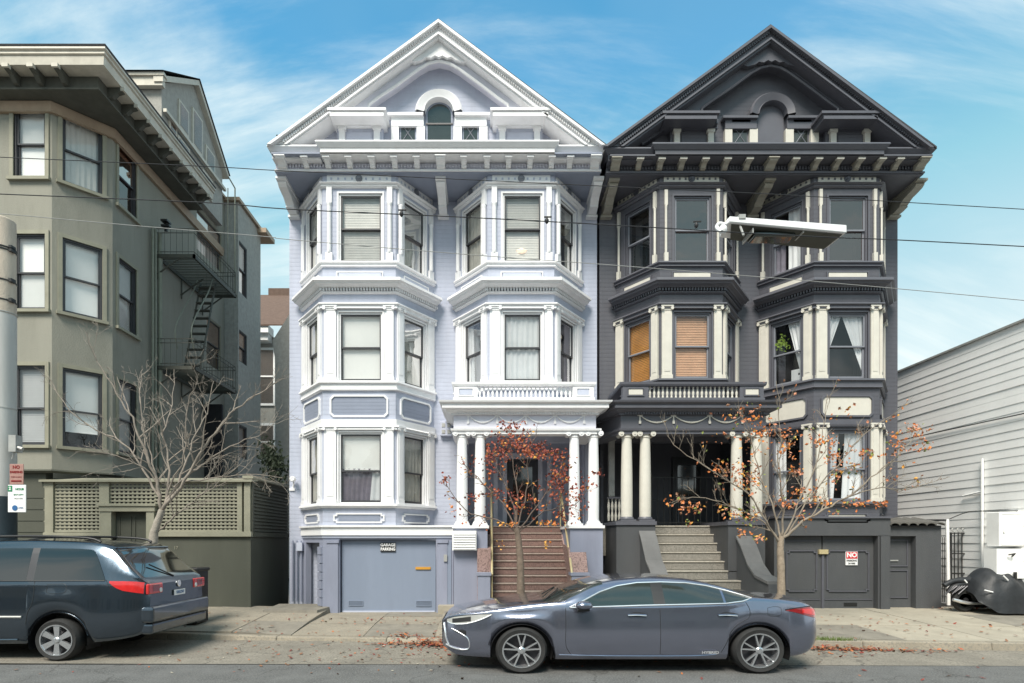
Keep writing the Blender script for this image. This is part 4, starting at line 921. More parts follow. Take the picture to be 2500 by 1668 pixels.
# steps
ns = 9; zt, zb_, yt, yb = zf, .32, 12.6, 10.95
for i in range(ns):
    z = pick(zt, zb_, i/ns); y0 = pick(yt, yb, (i+1)/ns); t = i/ns
    xa, xb = pick(3.50, 3.26, t), pick(4.68, 5.02, t)
    b = MB(); b.box(xa, xb, y0+.02, 12.6, z-.17, z-.03); b.build('step_riser', M['stepg'], bh)
    b = MB(); b.box(xa-.01, xb+.01, y0, y0+.21, z-.03, z); bevel(b.build('step_nosing', M['stepgn'], bh), .008)
def cheek(pts, name):
    """pts: (x0, x1, y, ztop) from back to front"""
    b = MB()
    for (p, q) in zip(pts[:-1], pts[1:]):
        vs = [(p[0], p[2], .1), (p[1], p[2], .1), (p[1], p[2], p[3]), (p[0], p[2], p[3]), (q[0], q[2], .1), (q[1], q[2], .1), (q[1], q[2], q[3]), (q[0], q[2], q[3])]
        b.add(vs, [(0, 1, 2, 3), (4, 5, 6, 7), (3, 2, 6, 7), (0, 3, 7, 4), (1, 2, 6, 5)])
    b.build(name, M['blkb'], bh)
    b = MB()
    for (p, q) in zip(pts[:-1], pts[1:]):
        e = .025
        vs = [(p[0]-e, p[2], p[3]), (p[1]+e, p[2], p[3]), (p[1]+e, p[2], p[3]+.05), (p[0]-e, p[2], p[3]+.05), (q[0]-e, q[2], q[3]), (q[1]+e, q[2], q[3]), (q[1]+e, q[2], q[3]+.05), (q[0]-e, q[2], q[3]+.05)]
        b.add(vs, [(0, 1, 2, 3), (4, 5, 6, 7), (3, 2, 6, 7), (0, 3, 7, 4), (1, 2, 6, 5), (0, 1, 5, 4)])
    b.build('cheek_coping', M['blkc'], bh)
cheek([(2.95, 3.21, 11.47, 1.76), (2.96, 3.22, 11.3, 1.55), (2.99, 3.25, 11.12, 1.20), (3.02, 3.28, 11.0, 1.06), (3.02, 3.28, 10.75, .85)], 'stair_cheek')
cheek([(4.82, 5.08, 11.47, 1.66), (4.84, 5.10, 11.3, 1.48), (4.88, 5.14, 11.1, 1.14), (4.93, 5.19, 10.9, .94), (5.02, 5.28, 10.6, .84)], 'stair_cheek')
# garage storey of the dark house
fg = Fr(K(1890), 12, K(2172), 12)
b = MB(); zt = Z(1266); b.box(0, fg.L, -.9, .03, Z(1308), zt, fg); b.box(0, fg.u(1916), -.9, 0, .12, Z(1308), fg); b.box(fg.u(2142), fg.L, -.9, .02, .12, Z(1308), fg)
b.box(fg.u(1916), fg.u(2142), -.5, -.4, .12, Z(1308), fg); b.build('garage_wall', M['blkb'], bh)
b = MB(); b.box(-.02, fg.L, -.9, .07, zt+.002, zt+.04, fg); b.build('garage_coping', M['blks'], bh)
for (p0, p1) in ((1917, 2013), (2016, 2141)):
    b = MB(); b.box(fg.u(p0), fg.u(p1), -.16, -.11, .20, Z(1309), fg); o = b.build('garage_door', M['blkb'], bh)
    b = MB(); panel_frame(b, fg, fg.u(p0+8), fg.u(p1-12), Z(1446), Z(1344), -.112, -.085, t=.02, ear=True); b.box(fg.u(p0+4), fg.u(p1-4), -.112, -.095, Z(1466), Z(1464), fg); b.box(fg.u(p0+4), fg.u(p1-4), -.112, -.095, Z(1322), Z(1320), fg); b.build('door_moulding', M['blks'], o)
b = MB(); b.box(fg.u(2068), fg.u(2100), -.112, -.098, Z(1481), Z(1473), fg); b.build('door_vent', M['black'], o)
b = MB(); b.box(fg.u(2004), fg.u(2026), -.112, -.05, Z(1353), Z(1342), fg); b.build('garage_latch', M['brass'], o)
b = MB(); b.box(fg.u(2012), fg.u(2018), -.112, -.085, .2, Z(1355), fg); b.build('meeting_strip', M['blks'], o)
b = MB(); b.box(fg.u(2146), fg.u(2166), .02, .06, .16, Z(1309), fg); b.build('garage_pilaster', M['blkb'], bh)
# low block with tiled parapet at the right
fs = Fr(K(2172, 12.05), 12.05, K(2298, 12.05), 12.05)
b = MB(); u0, u1 = .0, fs.u(2238); 
wall_open(b, fs, 0, fs.L, .12, Z(1283, 12), [(fs.u(2168), fs.u(2236), .1, Z(1309, 12))], th=.3); b.box(fs.L-.15, fs.L, -2.5, -.3, .1, Z(1283, 12), fs); b.box(.0, fs.L, -2.5, -.3, Z(1290), Z(1283), fs); b.build('side_block', M['blkb'], bh)
b = MB(); b.box(.0, fs.u(2236), -.20, -.15, .15, Z(1309, 12), fs); o = b.build('service_door', M['blkb'], bh)
b = MB(); panel_frame(b, fs, fs.u(2178), fs.u(2228), Z(1462), Z(1393), -.152, -.13, t=.018, ch=.003); panel_frame(b, fs, fs.u(2178), fs.u(2228), Z(1384), Z(1318), -.152, -.13, t=.018, ch=.003); b.build('door_moulding', M['blks'], o)
b = MB(); b.box(fs.u(2184), fs.u(2204), -.152, -.13, Z(1371), Z(1368), fs); b.build('mail_slot', M['metal'], o)
first = None
for i in range(6):
    x_ = pick(K(2182, 12), K(2292, 12), i/5); 
    if first is None:
        b = MB(); k = 8; vs = []
        for (y_, z_) in ((11.95, Z(1282)), (12.7, Z(1266))):
            for (r_, dz) in ((.10, 0), (.085, -.012)):
                vs += [(x_+r_*math.cos(PI*j/k), y_, z_+r_*.55*math.sin(PI*j/k)+dz) for j in range(k+1)]
        n = k+1; fs_ = [(j, j+1, 2*n+j+1, 2*n+j) for j in range(k)]+[(n+j, n+j+1, 3*n+j+1, 3*n+j) for j in range(k)]+[(j, j+1, n+j+1, n+j) for j in range(k)]
        b.add(vs, fs_); first = b.build('roof_tile', M['tile'], bh, at=(x_, 12, Z(1282)), smooth=True); fx = x_
    else: inst(first, (x_-fx, 0, 0))
b = MB(); b.add([(K(2172, 12), 11.98, Z(1285)), (K(2298, 12), 11.98, Z(1285)), (K(2298, 12), 12.75, Z(1270)), (K(2172, 12), 12.75, Z(1270))], [(0, 1, 2, 3)]); b.build('tile_bed', M['blkb'], bh)
# warning sign on the dark garage door
v0, v1 = P(2064, 1380, 12.1), P(2093, 1347, 12.1)
b = MB(); b.box(v0.x, v1.x, 12.088, 12.107, v0.z, v1.z); s2 = b.build('parking_sign', M['swhite']); s2['label'] = 'white sign with red header on the dark garage door'; s2['category'] = 'sign'
b = MB(); zm = pick(v0.z, v1.z, .48); b.box(v0.x+.008, v1.x-.008, 12.084, 12.087, zm, v1.z-.008); b.build('red_header', M['red'], s2)
text('NO', ((v0.x+v1.x)/2, 12.082, pick(zm, v1.z, .5)), .13, M['swhite'], s2, bold=.005); text('PARKING', ((v0.x+v1.x)/2, 12.086, pick(v0.z, zm, .68)), .05, M['black'], s2, bold=.002); text('24 HRS', ((v0.x+v1.x)/2, 12.086, pick(v0.z, zm, .25)), .045, M['black'], s2, bold=.002)
# notice in the middle window of the right bay and a hanging plant
flb = Fr(K(1987)-.69, 12.93, K(1987), 12)
u = flb.u(1945); b = MB(); b.box(flb.u(1925), flb.u(1965), -.13, -.12, Z(933, 12.4), Z(902, 12.4), flb); o = b.build('paper_notice', M['swhite']); o['label'] = 'white paper notice in the angled window with the tied curtain'; o['category'] = 'notice'
b = MB(); b.box(flb.u(1942), flb.u(1946), -.12, -.118, Z(917, 12.4), Z(912, 12.4), flb); b.build('printed_mark', M['black'], o)
b = MB(); v = flb.p(flb.u(1903), -.13, Z(838, 12.6)); random.seed(5)
for i in range(70):
    d = Vector((random.gauss(0, .06), random.gauss(0, .01), random.gauss(0, .07))); p = Vector(v)+d; a_ = random.random()*6
    e1 = Vector((math.cos(a_), 0, math.sin(a_)))*.035; e2 = Vector((-math.sin(a_), .2, math.cos(a_)))*.014; b.add([p-e1, p+e2, p+e1, p-e2], [(0, 1, 2, 3)])
o = b.build('hanging_plant', M['plantg']); o['label'] = 'small green hanging plant behind the angled window of the dark house'; o['category'] = 'plant'
# porch lamp shade seen in the upper window of the white house
v = P(1273, 617, 12.18); b = MB(); b.lathe((v.x, v.y, v.z-.06), [(.02, 0), (.10, .02), (.13, .07), (.06, .12), (.02, .13)], 14); o = b.build('ceiling_lamp', mat('lit_lamp_glass', (.9, .75, .6), .4, .02, emit=((1, .72, .5), .35)), smooth=True); o['label'] = 'lit round ceiling lamp behind the upper right window of the white house'; o['category'] = 'lamp'
# ------------------------------------------------------------------ GREEN BUILDING
gb = thing('apartment_building', 'sage green stucco corner apartment building with wide cornice and fire escape', 'apartment building', (-10, 13, .3))
XC = -8.06; P0, P1, P2, P3 = (-14.5, 12.0), (-8.80, 12.0), (XC, 12.77), (XC, 15.9)
fF, fA, fS = Fr(*P0, *P1), Fr(*P1, *P2), Fr(*P2, XC, 18.0)
rows = [(264, 434, 12.0), (572, 753, 12.0), (893, 1087, 12.0)]
ZR = [(Z(434), Z(264)), (Z(756), Z(572)), (Z(1087), Z(893))]
zb, ztp = Z(1150), 10.50
lvl = [[('shade', .97, M['shade'])], [('shade', 1, M['shade'])], [('blind', .97, M['sashw'])]]
lv2 = [[('curt', 0, 1, 0, 1, M['blind'])], [('shade', 1, M['shade'])], [('shade', .80, M['shade'])]]
lv3 = [[], [('blind', 1)], [('blind', 1)]]
for fr, ws, st in ((fF, [(34, 112)], lvl), (fF, [(-330, -240)], lvl), (fA, [(152, 250)], lv2), (fS, [(288, 332)], lv3)):
    if fr is fF and ws[0][0] < 0: continue
    ops = []
    for (p0, p1) in ws + ([(-200, -110)] if fr is fF else []):
        for zr in ZR: ops.append((fr.u(p0), fr.u(p1), zr[0], zr[1]))
    b = MB(); wall_open(b, fr, 0, fr.L if fr is not fS else 3.13, zb, ztp, ops); b.build('wall', M['green'], gb)
    for i, o_ in enumerate(ops):
        k = i % 3
        window(gb, fr, o_[0], o_[1], o_[2], o_[3], st[k], M['sashd'], M['sashd'], pane=M['panes'] if (fr is fS and k == 0) else M['pane'], fw=.035, rail=.5 if k < 2 else .47)
        b = MB(); t = .075
        b.box(o_[0]-t, o_[0], -.02, .03, o_[2]-.05, o_[3]+t, fr); b.box(o_[1], o_[1]+t, -.02, .03, o_[2]-.05, o_[3]+t, fr); b.box(o_[0], o_[1], -.02, .028, o_[3], o_[3]+t, fr)
        b.build('window_casing', M['greent'], gb)
        b = MB(); b.box(o_[0]-t-.03, o_[1]+t+.03, -.02, .075, o_[2]-.065, o_[2]-.003, fr); b.build('sill', M['greent'], gb)
plan = [P0, P1, P2, (XC, 18.0)]
b = MB(); b.sweep(plan, [(0, 10.46), (.07, 10.46), (.09, 10.44), (.06, 10.27), (.07, 10.24), (0, 10.24)]); b.build('frieze_band', M['tan'], gb)
b = MB(); b.sweep(plan[:3]+[(XC, 13.6)], [(0, zb+.03), (.05, zb+.03), (.06, zb), (.0, zb-.04)]); b.build('belt_course', M['greend'], gb)
# rear part of the side wall, higher, and the projecting rear bay
fR = Fr(XC, 15.9, XC, 18.2); fR1 = Fr(XC, 18.2, XC+.42, 18.2); fR2 = Fr(XC+.42, 18.2, XC+.42, 20.0)
opsR = []
for (p0, p1, q0, q1) in ((480, 541, 540, 640), (505, 540, 785, 900)):
    u0, u1 = fR.u(p0), fR.u(p1); um = (u0+u1)/2; opsR.append((u0, u1, fR.z(um, q1), fR.z(um, q0)))
b = MB(); wall_open(b, fR, 0, fR.L, 2.2, 12.05, opsR); b.build('rear_wall', M['green'], gb)
for i, o_ in enumerate(opsR): window(gb, fR, *o_, [('shade', 1, M['shade'])] if i == 0 else [], M['greent'], M['sashd'], pane=M['panes'])
opsR = []
for (q0, q1) in ((598, 722), (812, 888), (1040, 1120)):
    u0, u1 = fR2.u(583.5), fR2.u(603); um = (u0+u1)/2; opsR.append((u0, u1, fR2.z(um, q1), fR2.z(um, q0)))
b = MB(); wall_open(b, fR2, 0, fR2.L, .2, 12.0, opsR); b.box(.003, fR1.L-.143, -.14, 0, .2, 12.0, fR1); b.build('rear_bay_wall', M['grwall'], gb)
for o_ in opsR: window(gb, fR2, *o_, [('shade', 1, M['shade'])], M['sashd'], M['sashd'], pane=M['panes'])
b = MB(); b.box(XC-.6, XC+.50, 18.1, 20.15, 12.0, 12.10); b.box(-14, XC+.08, 15.6, 18.2, 12.05, 12.12); b.box(XC+.1, XC+.72, 19.7, 20.5, 11.85, 12.0); b.build('rear_parapet', M['tan'], gb)
b = MB(); b.box(-14.5, XC-.16, 16.1, 20, .2, 12.04); b.build('building_core', M['green'], gb)
# main cornice, rectangular, in three steps with brackets
cp = [(-14.5, 11.30), (-7.28, 11.30), (-7.28, 15.9)]
b = MB(); b.sweep(cp, [(-1.2, 11.03), (.0, 11.03), (.01, 10.98), (-.03, 10.965), (-.02, 10.91), (-.06, 10.895), (-.05, 10.87), (-.07, 10.73), (-1.2, 10.73)]); b.build('cornice', M['eave'], gb)
b = MB(); b.sweep(cp, [(-1.2, 11.031), (.01, 11.031), (.02, 11.06), (-1.2, 11.08)]); b.build('roof_edge', M['roofd'], gb)
cp2 = [(-14.5, 11.66), (-7.64, 11.66), (-7.64, 15.9)]
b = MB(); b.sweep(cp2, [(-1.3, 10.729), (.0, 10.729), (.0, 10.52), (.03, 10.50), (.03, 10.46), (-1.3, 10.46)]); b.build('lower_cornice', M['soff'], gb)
b = MB(); b.box(-14.5, XC-.02, 12.0, 15.9, 10.6, 11.0); b.build('roof_deck', M['roofd'], gb)
first = None
def gbr(x, y, rot):
    b = MB(); b.yz([(y-.34, 10.725), (y-.34, 10.67), (y-.28, 10.64), (y-.20, 10.62), (y-.10, 10.53), (y-.02, 10.52), (y, 10.50), (y, 10.725)], x-.045, x+.045)
    o = b.build('bracket', M['soff'], gb, at=(x, y, 10.6)); c = MB(); c.box(x-.06, x+.06, y-.35, y-.27, 10.655, 10.724); q = c.build('bracket_cap', M['eave'], o); return o
for i in range(18):
    x_ = K(20, 11.4)+.0+(i-12)*.475
    if x_ > -7.8: break
    if first is None: first = gbr(x_, 11.66, 0); fx = x_
    else: inst(first, (x_-fx, 0, 0))
for i in range(9):
    c = inst(first, (-7.64-fx, 11.98+i*.46-11.66, 0), rotz=PI/2)
# gabled dormer on the roof
XD = -7.9
b = MB(); b.yz([(14.4, 11.0), (17.7, 11.0), (17.7, 12.6), (16.0, 13.92), (14.4, 12.72)], XD-3, XD); b.build('dormer_wall', M['grwall'], gb)
b = MB(); b.box(XD-3, XD+.10, 14.25, 14.38, 12.55, 12.83); b.box(XD-3, XD+.16, 14.2, 14.38, 12.76, 12.83)
b.yz([(14.22, 12.76), (16.0, 14.02), (17.85, 12.60), (17.85, 12.48), (16.0, 13.88), (14.22, 12.62)], XD-.1, XD+.13)
b.build('dormer_eaves', M['eave'], gb)
b = MB(); b.add([(XD-3, 14.15, 12.84), (XD+.16, 14.15, 12.84), (XD+.16, 16.0, 14.06), (XD-3, 16.0, 14.06), (XD+.16, 17.9, 12.60), (XD-3, 17.9, 12.60)], [(0, 1, 2, 3), (3, 2, 4, 5)]); b.build('dormer_roof', M['roofd'], gb)
fD = Fr(XD, 14.4, XD, 17.7)
for (u0, u1, z0, z1) in ((.75, 1.25, 12.2, 12.9), (1.45, 2.0, 12.2, 13.2), (2.2, 2.75, 12.0, 12.7), (.3, .65, 11.8, 12.2), (.7, 1.3, 11.3, 11.95), (2.0, 2.6, 11.3, 11.9)):
    b = MB(); b.box(u0, u1, 0, .04, z0, z1, fD); o = b.build('dormer_window', M['eave'], gb); b = MB(); b.box(u0+.06, u1-.06, .04, .05, z0+.06, z1-.06, fD); b.build('pane', M['panes'], o)
b = MB(); b.box(0, 3.3, .04, .12, 12.02, 12.10, fD); b.build('dormer_ledge', M['eave'], gb)
# ground storey and lattice screen wall
GZ = .27
fG = Fr(-14.5, 12.08, K(112, 12.08), 12.08)
b = MB(); b.box(0, fG.L, -.2, 0, GZ-.15, zb, fG); b.build('ground_floor_wall', M['greend'], gb)
for i in range(5):
    b = MB(); z = Z(1190+i*28); b.box(fG.L-1.6, fG.L-.02, 0, .012, z-.21, z, fG); b.build('cladding_board', M['greend'], gb)
lw = thing('lattice_screen', 'olive garden wall with lattice panels and a door behind the bare tree', 'wall', (-6.9, 12.1, GZ))
D_ = 12.1; fL = Fr(K(109, D_), D_, K(612, D_), D_); u = fL.u
zt, zl0, zl1, zd, zm = Z(1174, D_), Z(1178, D_), Z(1296, D_), Z(1249, D_), Z(1303, D_)
b = MB(); b.box(0, u(275), -.15, 0, GZ-.15, zm-.06, fL); b.box(u(360), fL.L, -.15, 0, GZ-.15, zm-.06, fL); b.build('base_wall', M['greend'], lw)
b = MB(); b.box(u(377), fL.L+.03, -.05, .06, zm-.06, zm+.04, fL); b.build('ledge', M['greent'], lw); b = MB(); b.box(0, u(250), -.05, .05, zm-.06, zm+.02, fL); b.build('ledge', M['greent'], lw)
b = MB(); b.add([fL.p(-.05, -.25, zt+.02), fL.p(fL.L+.06, -.25, zt+.02), fL.p(fL.L+.06, .10, zt-.03), fL.p(-.05, .10, zt-.03), fL.p(-.05, -.25, zt+.08), fL.p(fL.L+.06, -.25, zt+.08), fL.p(fL.L+.06, .10, zt+.01), fL.p(-.05, .10, zt+.01)], [(0,1,2,3), (4,5,6,7), (3,2,6,7), (0,3,7,4), (1,2,6,5)]); b.build('coping_board', M['greent'], lw)
for (p0, p1) in ((109, 132), (244, 268), (580, 592), (597, 612)):
    b = MB(); b.box(u(p0), u(p1), -.08, .03, zm, zt, fL); b.build('post', M['greent'], lw)
for (p0, p1, q) in ((134, 244, 1296), (268, 377, 1232), (404, 580, 1296), (377, 404, 1296)):
    b = MB(); b.box(u(p0), u(p1), -.04, .01, Z(q, D_)-.03, Z(q, D_)+.02, fL); b.box(u(p0), u(p1), -.04, .012, zl0-.03, zt, fL); b.build('lattice_rail', M['greent'], lw)
    n = int((p1-p0)/10.1); pr = None
    for i in range(n+1):
        x_ = u(pick(p0, p1, i/n))
        if pr is None:
            c = MB(); c.box(x_-.020, x_+.020, -.035, -.022, Z(q, D_), zl0, fL); pr = c.build('lattice_strip', M['greent'], lw, at=fL.p(x_, -.03, zl0)); px_ = x_
        else: inst(pr, (x_-px_, 0, 0))
    m_ = int((q-1178)/8.4); pr = None
    for i in range(1, m_):
        z = pick(zl0, Z(q, D_), i/m_)
        if pr is None:
            c = MB(); c.box(u(p0), u(p1), -.021, -.008, z-.017, z+.017, fL); pr = c.build('lattice_strip', M['greent'], lw, at=fL.p(u(p0), -.015, z)); pz = z
        else: inst(pr, (0, 0, z-pz))
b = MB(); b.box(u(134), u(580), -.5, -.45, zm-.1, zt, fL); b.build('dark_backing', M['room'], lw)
b = MB(); b.box(u(250), u(275), -.1, .05, GZ-.05, Z(1232, D_), fL); b.box(u(360), u(379), -.1, .05, GZ-.05, Z(1232, D_), fL); b.box(u(246), u(382), -.1, .07, Z(1249, D_), Z(1232, D_), fL); b.box(u(242), u(386), -.1, .10, Z(1236, D_), Z(1230, D_), fL); b.build('door_frame', M['greent'], lw)
b = MB(); b.box(u(275), u(360), -.14, -.10, GZ-.1, Z(1249, D_), fL); o = b.build('door', M['greend'], lw)
for (p0, p1) in ((284, 314), (322, 352)):
    b = MB(); panel_frame(b, fL, u(p0), u(p1), Z(1340, D_), Z(1260, D_), -.102, -.085, t=.02, ch=.003); b.build('door_panel', M['greend'], o)
b = MB()
text('17', fL.p(u(430), .012, Z(1338, D_)), .09, M['greent'], lw)
fT = Fr(K(612, D_), D_, K(612, D_), 14.4); zr1 = Z(1169, D_)
b = MB(); b.box(.02, fT.L, -.12, -.003, GZ-.2, zm-.063, fT); b.box(0, fT.L, -.10, -.03, zm, zr1, fT); b.box(.015, .10, -.1, .03, zm+.03, zr1, fT); b.box(.07, fT.L, -.1, .05, zm-.06, zm+.03, fT); b.build('return_wall', M['greend'], lw)
n = 14
for i in range(n):
    z = pick(zm+.05, zr1-.05, i/n); c = MB(); c.add([fT.p(.1, -.03, z+.085), fT.p(fT.L, -.03, z+.085), fT.p(fT.L, .012, z), fT.p(.1, .012, z), fT.p(.1, -.03, z), fT.p(fT.L, -.03, z)], [(0, 1, 2, 3), (3, 2, 5, 4)]); c.build('louvre_board', M['greend'], lw)
c = MB(); c.box(-.05, fT.L, -.15, .07, zr1, zr1+.06, fT); c.build('coping_board', M['greent'], lw)
# fire escape
fe = thing('fire_escape', 'olive iron fire escape with two landings and a steep ladder stair', 'fire escape', (-7.6, 15.5, 5.8))
for zf_, tall in ((8.57, .62), (5.86, .66)):
    x0, x1, y0, y1 = XC+.02, -7.10, 14.4, 16.8
    b = MB(); b.box(x0, x1, y0, y0+.05, zf_-.09, zf_); b.box(x0, x1, y1-.05, y1, zf_-.09, zf_); b.box(x1-.05, x1, y0, y1, zf_-.09, zf_); b.box(x0, x0+.04, y0, y1, zf_-.09, zf_); o = b.build('landing', M['fesc'], fe)
    for i in range(26):
        y_ = pick(y0+.06, y1-.06, i/25)
        if zf_ > 8 and .25 < (y_-y0)/(y1-y0) < .0: continue
        c = MB(); c.box(x0+.04, x1-.05, y_-.008, y_+.008, zf_-.03, zf_-.005); c.build('grating_bar', M['fesc'], o)
    b = MB()
    for z in (zf_+tall, zf_+tall-.10, zf_+.06): b.tube([(x0, y0+.02, z), (x1-.02, y0+.02, z), (x1-.02, y1-.02, z), (x0, y1-.02, z)], .010, 5)
    o = b.build('railing', M['fesc'], fe)
    pts = [(pick(x0+.06, x1-.02, i/6), y0+.02) for i in range(7)]+[(x1-.02, pick(y0+.2, y1-.02, i/14)) for i in range(15)]+[(pick(x0+.1, x1-.1, i/5), y1-.02) for i in range(6)]
    for (x_, y_) in pts: c = MB(); c.tube([(x_, y_, zf_), (x_, y_, zf_+tall)], .0055, 4); c.build('baluster', M['fesc'], o)
    for y_ in (y0+.03, (y0+y1)/2, y1-.05):
        c = MB(); c.tube([(x1-.35, y_, zf_-.07), (XC+.01, y_, zf_-.50)], .020, 5); c.tube([(XC+.03, y_, zf_-.6), (XC+.03, y_, zf_)], .016, 5); c.build('brace', M['fesc'], fe)
b = MB(); xs_ = (-7.72, -7.32); top, bot = (16.0, 8.55), (15.1, 5.9)
for x_ in xs_: b.box(x_-.02, x_+.02, 0, 0, 0, 0) if False else b.tube([(x_, top[0], top[1]), (x_, bot[0], bot[1])], .028, 4)
b.build('stair_stringer', M['fesc'], fe)
for i in range(11):
    t = (i+.7)/11.5; y_, z_ = pick(top[0], bot[0], t), pick(top[1], bot[1], t); c = MB(); c.box(xs_[0], xs_[1], y_-.07, y_+.07, z_-.012, z_+.012); c.build('stair_tread', M['fesc'], fe)
for x_ in xs_:
    c = MB(); c.tube(catmull([(x_, top[0]-.15, top[1]+.1), (x_, top[0]-.45, top[1]-.45), (x_, bot[0]-.38, bot[1]+1.05), (x_, bot[0]-.30, bot[1]+.5)], 4), .017, 5); c.build('stair_handrail', M['pipe'], fe)
c = MB(); c.tube([(-7.15, 16.82, 8.5), (-7.15, 16.82, 11.6), (-7.25, 16.6, 11.8)], .02, 5); c.tube([(-7.35, 16.82, 8.5), (-7.35, 16.82, 11.6)], .014, 5); c.build('roof_ladder', M['pipe'], fe)
for px_, r_ in ((391, .055), (380, .03), (373, .03)):
    d = 14.55 if px_ != 391 else 14.7; x_ = XC+.09; y_ = 1450*-x_/(1190-px_)
    b = MB(); b.tube([(x_, y_, .4), (x_, y_, 9.1)], r_, 10); b.build('drain_pipe', M['pipe'], gb, smooth=50)
b = MB(); v = P(405, 552, 14.3); b.box(v.x-.08, v.x+.08, 14.2, 14.4, v.z+.08, v.z+.12); b.box(v.x-.03, v.x+.03, 14.28, 14.34, v.z-.12, v.z+.08); b.box(v.x-.1, v.x+.1, 14.25, 14.35, v.z-.02, v.z+.02)
o = b.build('insulator_bracket', M['iron'], fe)
# near-black panel under lower landing stands in for a dark stair well
b = MB(); b.box(XC, XC+.5, 16.9, 17.0, 2.0, 5.5); b.build('dark_well_panel', M['room'], gb)
# ------------------------------------------------------------------ house in the gap
bk = thing('rear_house', 'grey house with brown shingle roof seen in the gap between buildings', 'house', (-8.6, 24, .3))
D_ = 24; x0, x1 = -11.5, -6.4
b = MB(); b.box(x0, x1, 24, 30, .1, Z(824, 24)); b.build('wall', M['grwall'], bk)
b = MB(); b.box(x0, K(664, 24), 23.55, 24, Z(824, 24)-.25, Z(824, 24)); b.box(x0, K(668, 24), 23.40, 24, Z(824, 24), Z(806, 24)); b.build('eaves', M['siding'], bk)
b = MB(); b.add([(x0, 23.35, Z(806, 24)), (x1, 23.35, Z(806, 24)), (x1, 27, Z(720, 27)), (x0, 27, Z(720, 27)), (x0, 23.35, Z(806, 24)-.06), (x1, 23.35, Z(806, 24)-.06)], [(0, 1, 2, 3), (0, 1, 5, 4)]); b.build('roof', M['brroof'], bk)
b = MB(); b.box(K(657, 27), K(720, 27), 26.9, 28, Z(724, 27), Z(706, 27)); b.build('chimney', M['brroof'], bk)
fB = Fr(x0, 24, x1, 24)
for (q0, q1) in ((856, 985), (1040, 1120)):
    b = MB(); b.box(fB.u(622), fB.u(672), 0, .06, Z(q1, 24)-.1, Z(q0, 24)+.1, fB); o = b.build('window', M['siding'], bk)
    b = MB(); b.box(fB.u(627), fB.u(668), .06, .07, Z(q1, 24), Z(q0, 24), fB); b.build('pane', M['panes'], o)
    b = MB(); b.box(fB.u(627), fB.u(668), .07, .10, Z((q0+q1)/2, 24)-.03, Z((q0+q1)/2, 24)+.03, fB); b.build('sash', M['siding'], o)
b = MB(); v = lambda px, py: (K(px, 20), Z(py, 20)); b.prism([v(720, 1320), v(672, 1320), v(672, 880), v(665, 832), v(708, 765), v(720, 765)], 20, 20.3, type('Q', (), {'p': lambda s, u, n, z: (u, n, z)})()); b.build('side_wing', M['grwall'], bk)
b = MB(); random.seed(3)
c0 = P(668, 1130, 17)
for i in range(420):
    d = Vector((random.gauss(0, .16), random.gauss(0, .15), random.gauss(0, .28))); d.x -= d.z*.35; p = c0+d; a_ = random.random()*6; e1 = Vector((math.cos(a_), .3, math.sin(a_)))*.07; e2 = Vector((-math.sin(a_), .2, math.cos(a_)))*.03
    b.add([p-e1, p+e2, p+e1, p-e2], [(0, 1, 2, 3)])
b.tube([(c0.x-.2, 17, .3), (c0.x-.05, 17, c0.z)], .05, 6)
o = b.build('shrub', M['foliage']); o['label'] = 'dark evergreen shrub above the lattice wall in the gap'; o['category'] = 'shrub'
# ------------------------------------------------------------------ WHITE SIDED BUILDING at right
rb = thing('warehouse_building', 'low white building clad in horizontal boards at the right edge', 'building', (10.6, 13, .2))
XW = 10.2; fW = Fr(XW, 18.0, XW, 11.62)   # outward normal points to -x
zt = 5.78
b = MB(); b.box(XW+.03, XW+12, 10.9, 22, .1, zt); b.build('building_core', M['siding'], rb)
nb = 33; pr = None; hb = (zt-.22)/nb
for i in range(nb):
    z = .22+i*hb
    if pr is None:
        c = MB(); c.add([(XW+.03, 10.9, z), (XW+.03, 20, z), (XW-.006, 20, z), (XW-.006, 10.9, z), (XW+.03, 10.9, z+hb), (XW+.03, 20, z+hb), (XW+.004, 20, z+hb+.004), (XW+.004, 10.9, z+hb+.004)], [(0, 1, 2, 3), (4, 5, 6, 7), (3, 2, 6, 7), (0, 3, 7, 4), (1, 2, 6, 5)]); pr = c.build('siding_board', M['siding'], rb)
    else: q_ = inst(pr, (random.uniform(-.004, .004), random.uniform(-.02, .02), z-.22)); q_.rotation_euler = (random.uniform(-.0008, .0008), 0, 0)
b = MB(); b.box(XW-.05, XW+12, 10.8, 20.1, zt+.005, zt+.045); b.build('roof_edge', M['metal'], rb)
pr = None
for i in range(0):
    z = .22+i*hb
    if pr is None:
        c = MB(); c.add([(XW+.10, 11.66, z), (XW+8, 11.66, z), (XW+8, 11.62, z), (XW+.10, 11.62, z), (XW+.10, 11.645, z+hb), (XW+8, 11.645, z+hb)], [(0, 1, 2, 3), (3, 2, 5, 4)]); pr = c.build('siding_board', M['siding'], rb)
    else: inst(pr, (0, 0, z-.22))
b = MB(); x0 = K(2440, 11.3); b.box(x0, x0+.9, 11.30, 11.60, Z(1334, 11.3), Z(1250, 11.3)); o = b.build('utility_cabinet', M['siding'], rb); bevel(o, .01); c = MB(); panel_frame(c, Fr(x0, 11.30, x0+.9, 11.30), .03, .87, Z(1330, 11.3), Z(1254, 11.3), -.002, .010, t=.015, ch=.003); c.box(x0+.06, x0+.09, 11.27, 11.30, Z(1300, 11.3), Z(1290, 11.3)); c.build('cabinet_door', M['siding'], o)
b = MB(); b.box(x0-.05, x0+1.2, 11.3, 11.6, .9, Z(1340, 11.3)); b.build('wall_plinth', M['siding'], rb)
